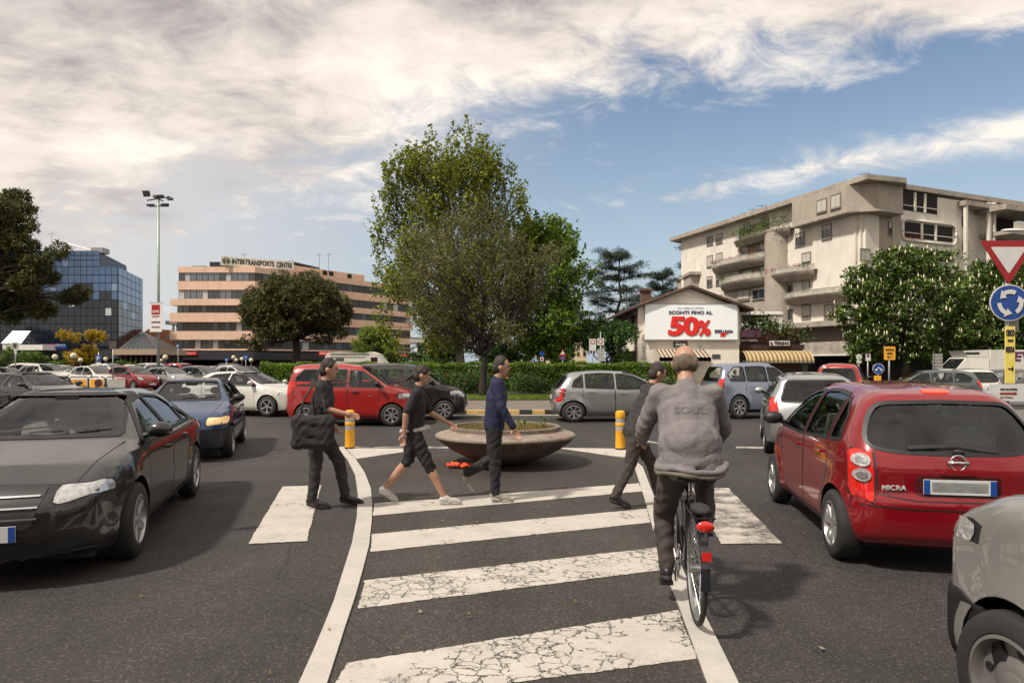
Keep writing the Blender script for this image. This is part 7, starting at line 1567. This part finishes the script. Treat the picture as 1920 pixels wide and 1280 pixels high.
b.cyl((.44, .06, .30), (.42, .07, .135), .011, n=8); b.cyl((.44, -.06, .30), (.46, -.07, .465), .011, n=8); ck = b.build('crank', CHROME, bk, smooth=True)
for p in (pL, pR): b = B(); b.box(p[0]-.05, p[0]+.05, p[1]-.045+(-.0), p[1]+.045, p[2]-.012, p[2]+.012); b.build('pedal', BLACKM, ck)
J = dict(pelvis=(.20, 0, 1.03), chest=(.36, 0, 1.33), neck=(.44, 0, 1.54), head=(.49, 0, 1.67), face=(1, 0, -.1), shL=(.42, .185, 1.46), shR=(.42, -.185, 1.46), elL=(.56, .285, 1.20), elR=(.56, -.285, 1.20), wrL=(.77, .28, 1.085), wrR=(.77, -.28, 1.085), hdL=(.9, -.1, -.25), hdR=(.9, .1, -.25),
         hipL=(.24, .10, .97), hipR=(.24, -.10, .97), knL=(.50, .15, .58), knR=(.62, -.15, .84), anL=(.37, .14, .235), anR=(.40, -.14, .575), toL=(.50, .14, .17), toR=(.53, -.14, .515))
rider = person('cyclist in a loose grey jacket and dark trousers seen from behind', (1.19, 4.42, .02), R(84), J, CLG, CLM, SHB, HAIRG, hair='none', coat=.0, tw=1.06)
for o in rider.children:
    if o.name.startswith('shirt'): o.name = 'jacket'
b = B(); el = [(.20+.17*math.cos(t), .232*math.sin(t), .985+.02*math.cos(t)+.012*math.sin(3*t)) for t in np.linspace(0, 6.2832, 40)]
b.tube(el, .022, 8); b.ball((.25, 0, 1.12), (.19, .220, .19), 20); b.ball((.22, 0, 1.01), (.165, .222, .09), 20)
hm = remesh(b, 'jacket_hem', .011, CLG, rider, 6, .004)
b = B(); b.tube([(p[0]*1.0, p[1]*1.0, p[2]-.028) for p in el], .019, 8); remesh(b, 'hem_band', .010, mat('cloth_khaki', (.15, .135, .10), .85, var=.3, vs=12, bump=.3, bs=60), rider, 4, .004)
# faint print that follows the cloth of the jacket
jk = [o for o in rider.children if o.name.startswith('jacket') and not o.name.startswith('jacket_hem')][0]
t_ = text('SOUL', .22, .05, (-.3, 0, 1.36), (0, -1, 0), (0, 0, 1), mat('print_faint', (.125, .113, .112), .8), None, 'print', bold=.02, ext=.001)
bm_ = bmesh.new(); bm_.from_mesh(t_.data); bmesh.ops.subdivide_edges(bm_, edges=[e for e in bm_.edges if e.calc_length() > .02], cuts=3); bmesh.ops.triangulate(bm_, faces=bm_.faces); bm_.to_mesh(t_.data); bm_.free()
for v in t_.data.vertices:
    hit, loc, nn, ix = jk.ray_cast(Vector((-.4, v.co.y, v.co.z)), Vector((1, 0, 0)))
    if hit: v.co.x = loc.x-.004+(v.co.x+.3)*.5
t_.parent = rider

# ---------------- cars in traffic ----------------
def repaint(root, old, new):
    for o in [root]+list(root.children_recursive):
        if o.type == 'MESH':
            for i, sl in enumerate(o.material_slots):
                if sl.material == old: sl.link = 'OBJECT'; sl.material = new
def relabel(o, l, cat=None, group=None):
    o['label'] = l
    if cat: o['category'] = cat
    if group: o['group'] = group
    return o
QG = 'cars moving round the roundabout'; PG_ = 'cars parked in rows in the car park'
# red hatchback in the right foreground
c, s = hatch_round(); red = build_car('hatchback', 'dark red rounded hatchback waiting in the right foreground, seen from behind', 'car', c, P_RED, q=2.2, spec=s, plate='grey'); put(red, 3.80, 7.11, (.168, .986))
E = c.proj([(0, .905), (.47, .70), (0, 1.43)], 'B'); xe = E[0][0]-.012
b = B(); prof = [(0, .058*math.cos(t), .058*math.sin(t)) for t in np.linspace(0, 6.2832, 25)]; b.tube([(xe, p[1], .905+p[2]) for p in prof], .008, 6); b.box(xe-.008, xe+.006, -.075, .075, .893, .917); b.build('emblem', CHROME, red, smooth=True)
text('MICRA', .18, .038, (E[1][0]-.022, .47, .700), (0, -1, 0), (0, 0, 1), mat('badge_silver', (.62, .62, .62), .3, metal=.3), red, 'model_lettering', bold=.01, shear=.15)
b = B(); c.panel(b, [(-.10, 1.435), (.10, 1.435), (.10, 1.458), (-.10, 1.458)], 'B', .01, 0, 3, 6, .02, r=.005); b.build('brake_light', mat('brake_lit', (.75, .05, .02), .2, emit=.9), red)
b = B(); c.line(b, [(-.30, .99), (-.05, 1.03), (.32, 1.005), (.34, 1.0)], 'B', .022, .03); b.ball((E[0][0]+.03, -.02, .985), (.03, .05, .025), 10); b.build('rear_wiper', BLACKM, red)
b = B(); c.line(b, [(-.57, 1.02), (-.585, .97), (-.575, .64), (-.30, .60), (.30, .60), (.575, .64), (.585, .97), (.57, 1.02)], 'B', .010, .003); b.build('tailgate_seam', BLACKM, red)
b = B(); c.line(b, [(-.70, .55), (-.30, .535), (.30, .535), (.70, .55)], 'B', .012, .003); b.build('bumper_seam', BLACKM, red)
b = B(); c.panel(b, [(-.31, .635), (.31, .635), (.31, .80), (-.31, .80)], 'B', .0015, 0, 4, 10, .005, r=.03); b.build('plate_recess_shade', mat('recess_shade_red', (.05, .005, .006), .4), red)  # flat panel, the shade around the plate is painted as darker red
b = B(); c.panel(b, [(-.14, .81), (.14, .81), (.09, .85), (-.09, .85)], 'B', .020, 0, 4, 6, .02, r=.02); b.build('tailgate_handle', P_RED, red, smooth=True)
b = B(); c.line(b, [(-1.66, .98), (-1.60, .72), (-1.62, .50)], 'L', .009, .003); b.build('panel_seam', BLACKM, red)
b = B(); b.cyl((.2, 0, 1.53), (-.05, 0, 1.70), .006, .003, 6); b.build('aerial', BLACKM, red)
# grey van nose in the right corner
c, s = van(); vn = build_car('van', 'warm grey van with black bumper cut off in the bottom right corner', 'van', c, P_BEIGE, q=2, spec=s, steel=True, blackbumper=.60, hollow=False); put(vn, 3.13, 1.73, (-.12, .993))
# black saloon left foreground
c, s = saloon(); blk = build_car('saloon_car', 'glossy black saloon entering the left foreground', 'car', c, P_BLACK, q=1.7, spec=s, spokes=5, plate='white'); put(blk, -4.50, 7.12, (.28, -1))
# blue hatchback with taxi-like box behind it
c, s = hatch_box(); blu = build_car('hatchback', 'blue boxy hatchback with lit headlights behind the black saloon', 'car', c, P_BLUE, q=1.4, spec=s, lit=True, blackbumper=.56); put(blu, -6.15, 13.2, (.30, -1))
# dark executive car at the left
c, s = saloon(); aud = build_car('estate_car', 'anthracite executive car behind the left corner railing', 'car', c, P_DARK, q=1.2, spec=s, spokes=5); put(aud, X_(50, 21), 21.2, (1, -.33))
wht = copy_tree(aud); repaint(wht, P_DARK, P_WHITE); relabel(wht, 'cream saloon nosing out behind the blue hatchback', 'car', QG); aud['group'] = QG; put(wht, X_(452, 22.2), 22.6, (1, -.28))
# red one-box car and black one behind it
c, s = mpv(); rm_ = build_car('people_carrier', 'bright red tall car crossing in front of the hedge', 'car', c, P_RED2, q=1.2, spec=s, group=QG); put(rm_, X_(668, 19.0), 19.0, (1, 0))
dk = copy_tree(rm_); repaint(dk, P_RED2, P_BLACK); relabel(dk, 'black tall car with its nose ahead of the bright red one'); put(dk, X_(768, 20.9), 20.9, (1, .02))
# silver hatch with red tail lamp
c, s = hatch_round(); sv = build_car('hatchback', 'silver hatchback passing behind the right yellow bollard', 'car', c, P_SILV, q=1.1, spec=s, group=QG); put(sv, X_(1160, 20.3), 20.3, (1, .05)); sv.scale = (1.12, 1, .97)
# silver suv, silver-blue people carrier
c, s = suv(); su = build_car('estate_car', 'silver estate car directly ahead of the dark red hatchback', 'car', c, P_SILV, q=1.2, spec=s, group=QG); put(su, 6.0, 13.9, (.32, .947)); su.scale = (1, .96, .92)
lb = copy_tree(su); repaint(lb, P_SILV, P_LBLUE); relabel(lb, 'silver-blue off-roader crossing behind the cyclist'); put(lb, X_(1425, 21.5), 21.5, (1, .12)); lb.scale = (.82, .95, 1.04)
rv = copy_tree(rm_); repaint(rv, P_RED2, P_RED2); relabel(rv, 'red tall car seen from behind beneath the restaurant awning'); put(rv, X_(1578, 25.5), 25.5, (.5, .87))
sl1 = copy_tree(su); repaint(sl1, P_SILV, P_GREEN); relabel(sl1, 'grey-green car left of the small silver hatchback near the truck'); put(sl1, X_(1730, 27), 27, (-1, .35)); sl1.scale = (.9, .9, .86)
sl2 = copy_tree(sv); repaint(sl2, P_SILV, P_WHITE); relabel(sl2, 'small white hatchback with red tail lamps in front of the truck'); put(sl2, X_(1812, 28), 28, (.35, .94))
sl3 = copy_tree(su); repaint(sl3, P_SILV, P_GREY); relabel(sl3, 'dark grey car farthest right behind the sign board'); put(sl3, X_(1872, 31), 31, (-.6, .8)); sl3.scale = (.9, .9, .86)
# parked rows
protos = []
for fn, nm in ((hatch_round, 'hatchback'), (saloon, 'saloon_car'), (suv, 'estate_car'), (mpv, 'people_carrier')):
    c, s = fn(); o = build_car('parked_car', 'x', 'car', c, P_WHITE, q=.8, spec=s, detail=0, group=PG_); protos.append(o)
PC = [(88, 44, 2, P_WHITE, (1, -.55), 'white estate car parked behind the dark executive car'), (180, 42, 0, P_WHITE, (1, -.5), 'white hatchback parked behind the yellow barrier panels'), (250, 42, 0, P_RED, (1, -.5), 'dark red hatchback parked left of the floodlight mast'), (8, 44, 1, P_WHITE, (1, -.5), 'white saloon parked at the far left edge'),
      (315, 43, 1, P_SILV, (1, -.5), 'silver saloon parked just right of the floodlight mast'), (382, 44, 0, P_GREY, (1, -.5), 'grey hatchback in the front parked row, above the blue hatchback'), (445, 47, 0, P_WHITE, (1, -.5), 'white hatchback in the front row just left of the hedge end'),
      (30, 55, 3, P_WHITE, (-.9, -.5), 'white tall car in the second row, at the far left'), (70, 56, 0, P_RED, (-.9, -.5), 'dark red hatchback in the second row, at the far left'), (130, 56, 1, P_SILV, (1, -.4), 'silver saloon in the second row under the largest globe lamp'), (210, 55, 2, P_WHITE, (1, -.4), 'white estate car in the second row below the parking sign'), (270, 54, 3, P_WHITE, (-.3, -1), 'white tall car in the second row beside the mast foot'), (292, 62, 3, P_RED2, (-.2, 1), 'bright red tall car in the third row behind the mast'), (345, 56, 3, P_RED2, (.1, 1), 'bright red tall car in the second row seen from behind'),
      (400, 58, 1, P_WHITE, (1, -.3), 'white saloon in the second row under the left round blue sign'), (440, 60, 0, P_SILV, (1, -.3), 'silver hatchback in the second row under the right round blue sign'), (475, 58, 1, P_DARK, (1, -.3), 'anthracite saloon tucked against the left end of the hedge'), (170, 66, 1, P_GREY, (-1, -.3), 'grey saloon in the third row below the parking sign'), (235, 68, 0, P_WHITE, (-1, -.3), 'white hatchback in the third row in front of the pavilion'), (365, 70, 1, P_SILV, (-1, -.2), 'silver saloon in the third row before the peach office arcade'), (415, 72, 2, P_GREY, (-1, -.2), 'grey estate car in the third row before the peach office arcade'), (100, 68, 0, P_SILV, (-1, -.2), 'silver hatchback in the third row before the wide bush')]
used = set()
for px, Y, k, pm_, hd__, lab in PC:
    o = protos[k] if k not in used else copy_tree(protos[k]); used.add(k); repaint(o, P_WHITE, pm_) if o is not protos[k] else None
    if o is protos[k] and pm_ is not P_WHITE: pass
    relabel(o, lab); put(o, X_(px, Y), Y, hd__)
# white refrigerated truck
tr = empty('box_truck', (X_(1870, 46), 46, 0), 0, 'white refrigerated box truck at the right edge behind the sign pole', 'truck')
TW = mat('truck_white', (.60, .57, .52), .5, var=.05, dirt=((.3, .27, .22), 1.5, .3))
def q_(px): return X_(px, 45)-tr.location.x
def zq(py): return Z_(py, 45)
b = B(); b.box(q_(1858), q_(2080), -1.0, 1.1, .75, zq(655.5)); child_ = b.build('box_body', TW, tr)
b = B(); b.hexa([(q_(1792), -1.0, .45), (q_(1856), -1.0, .45), (q_(1856), 1.0, .45), (q_(1792), 1.0, .45), (q_(1795), -1.0, 1.30), (q_(1856), -1.0, 1.30), (q_(1856), 1.0, 1.30), (q_(1795), 1.0, 1.30)]); b.hexa([(q_(1796), -.98, 1.30), (q_(1856), -.98, 1.30), (q_(1856), .98, 1.30), (q_(1796), .98, 1.30), (q_(1815), -.88, 2.05), (q_(1856), -.88, 2.05), (q_(1856), .88, 2.05), (q_(1815), .88, 2.05)]); b.build('cab', TW, tr)
b = B(); b.hexa([(q_(1818), -.8, 2.08), (q_(1857), -.8, 2.08), (q_(1857), .8, 2.08), (q_(1818), .8, 2.08), (q_(1810), -.8, zq(657)), (q_(1857), -.8, zq(656)), (q_(1857), .8, zq(656)), (q_(1810), .8, zq(657))]); b.build('cooling_unit', TW, tr); b = B(); b.box(q_(1814), q_(1840), -.82, -.80, zq(664), zq(660)); b.build('grille', DARKM, tr)
b = B(); b.slab([(q_(1836), 1.34), (q_(1852), 1.34), (q_(1852), 1.95), (q_(1841), 1.95)], (0, -.93, 0), (1, 0, .0), (0, .13, .99), .0, .05); b.build('side_window', GLASSC, tr)
b = B(); b.hexa([(q_(1795.5)-.03, -.85, 1.33), (q_(1796)+.0, -.85, 1.33), (q_(1796), .85, 1.33), (q_(1795.5)-.03, .85, 1.33), (q_(1814)-.03, -.78, 1.98), (q_(1814.6), -.78, 1.98), (q_(1814.6), .78, 1.98), (q_(1814)-.03, .78, 1.98)]); b.build('windscreen', GLASSC, tr)
for x in (q_(1812), q_(1900), q_(2030)):
    for y_ in (-.85, .85):
        b = B(); b.lathe([(.001, -.11), (.38, -.11), (.40, -.08), (.40, .08), (.38, .11), (.001, .11)], n=24, axis='y'); w = b.build('wheel', RUBBER, tr, angle=40); w.location = (x, y_, .40); b = B(); b.lathe([(.001, -.12), (.22, -.12), (.22, -.1)], n=20, axis='y'); b.build('rim', GREYM, w, smooth=True)
b = B(); b.box(q_(1800), q_(2070), -.8, .8, .45, .72); b.build('chassis', DARKM, tr)
text('EVA', 1.9, .62, (q_(1926), -1.02, zq(668)), (1, 0, 0), (0, 0, 1), mat('letter_violet', (.10, .01, .07), .5), tr, bold=.03, shear=.2)
# camper van roof beyond the hedge
cv = empty('camper_van', (X_(668, 58), 58, 0), 0, 'white camper van whose roof shows above the hedge left of the round tree', 'camper van')
def k_(px): return X_(px, 58)-cv.location.x
def kz(py): return Z_(py, 58)
b = B(); b.slab([(k_(616), .5), (k_(733), .5), (k_(733), 1.3), (k_(724), 1.75), (k_(712), kz(664)), (k_(700), kz(659.5)), (k_(688), kz(662)), (k_(640), kz(660)), (k_(622), kz(661)), (k_(616), kz(668))], (0, -1.05, 0), (1, 0, 0), (0, 0, 1), -2.1, 0); b.build('body', TW, cv)
b = B(); b.box(k_(625), k_(690), -1.08, -1.05, kz(670), kz(668.6)); b.box(k_(625), k_(696), -1.12, -1.05, kz(663.5), kz(662)); b.build('stripe', GREYM, cv); b = B(); b.box(k_(635), k_(650), -1.07, -1.05, kz(677), kz(671)); b.box(k_(700), k_(712), -1.07, -1.05, kz(678), kz(670)); b.build('side_window', GLASSC, cv)
for x in (k_(640), k_(710)): b = B(); b.lathe([(.001, -.11), (.34, -.11), (.34, .11), (.001, .11)], n=20, axis='y'); w = b.build('wheel', RUBBER, cv); w.location = (x, -.9, .34)

# ---------------- unseen trees and building added behind the viewer to darken reflections and fill ----------------
for x, y, h, w, lb_ in ((-14, -16, 9, 4.2, 'unseen tree added behind the viewer on the left for dark reflections'), (-3, -19, 10, 4.5, 'unseen tree added directly behind the viewer for dark reflections'), (9, -17, 9, 4.2, 'unseen tree added behind the viewer on the right for dark reflections'), (20, -12, 8, 4, 'unseen tree added behind the viewer at the far right for dark reflections')):
    tree('broadleaf_tree', lb_, (x, y, 0), .25, h*.3, [(rnd.gauss(0, w*.35), rnd.gauss(0, w*.3), h*rnd.uniform(.4, .9), 1.3, 1.3, 1.0) for _ in range(12)], 420, .7, 12, .22, .36, LEAF_M, updir=.4)
bb_ = empty('apartment_building', (0, -34, 0), 0, 'unseen plain plastered building added behind the viewer for dark reflections', 'building')
b = B(); b.box(-32, 30, -45, -34, 0, 11); child(b.build('wall', PLASTG), bb_); b = B(); b.box(-33, 31, -46, -33, 11, 11.6); child(b.build('roof', SLABM), bb_)
Wz = Wall((30, -34), (-32, -34))
for k in range(14):
    for z0 in (1.2, 4.6, 8.0): child(window(Wz, (2+k*4.3, 3.5+k*4.3, z0, z0+1.7), None, shut=rnd.choice([0, .3, .8])), bb_)

# a few dropped leaves and crumbs on the road
n = 160; lx = nr.uniform(-6, 6, n); ly = nr.uniform(3.2, 14, n); tag(leaves('litter', np.stack([lx, ly, np.full(n, .030)], 1), .035, leaf_mat('litter_leaf', [(.12, .08, .02), (.25, .20, .05), (.10, .05, .02), (.3, .28, .22)], .1), up=4), 'tiny dry leaves and crumbs scattered over the road', 'litter', kind='stuff')
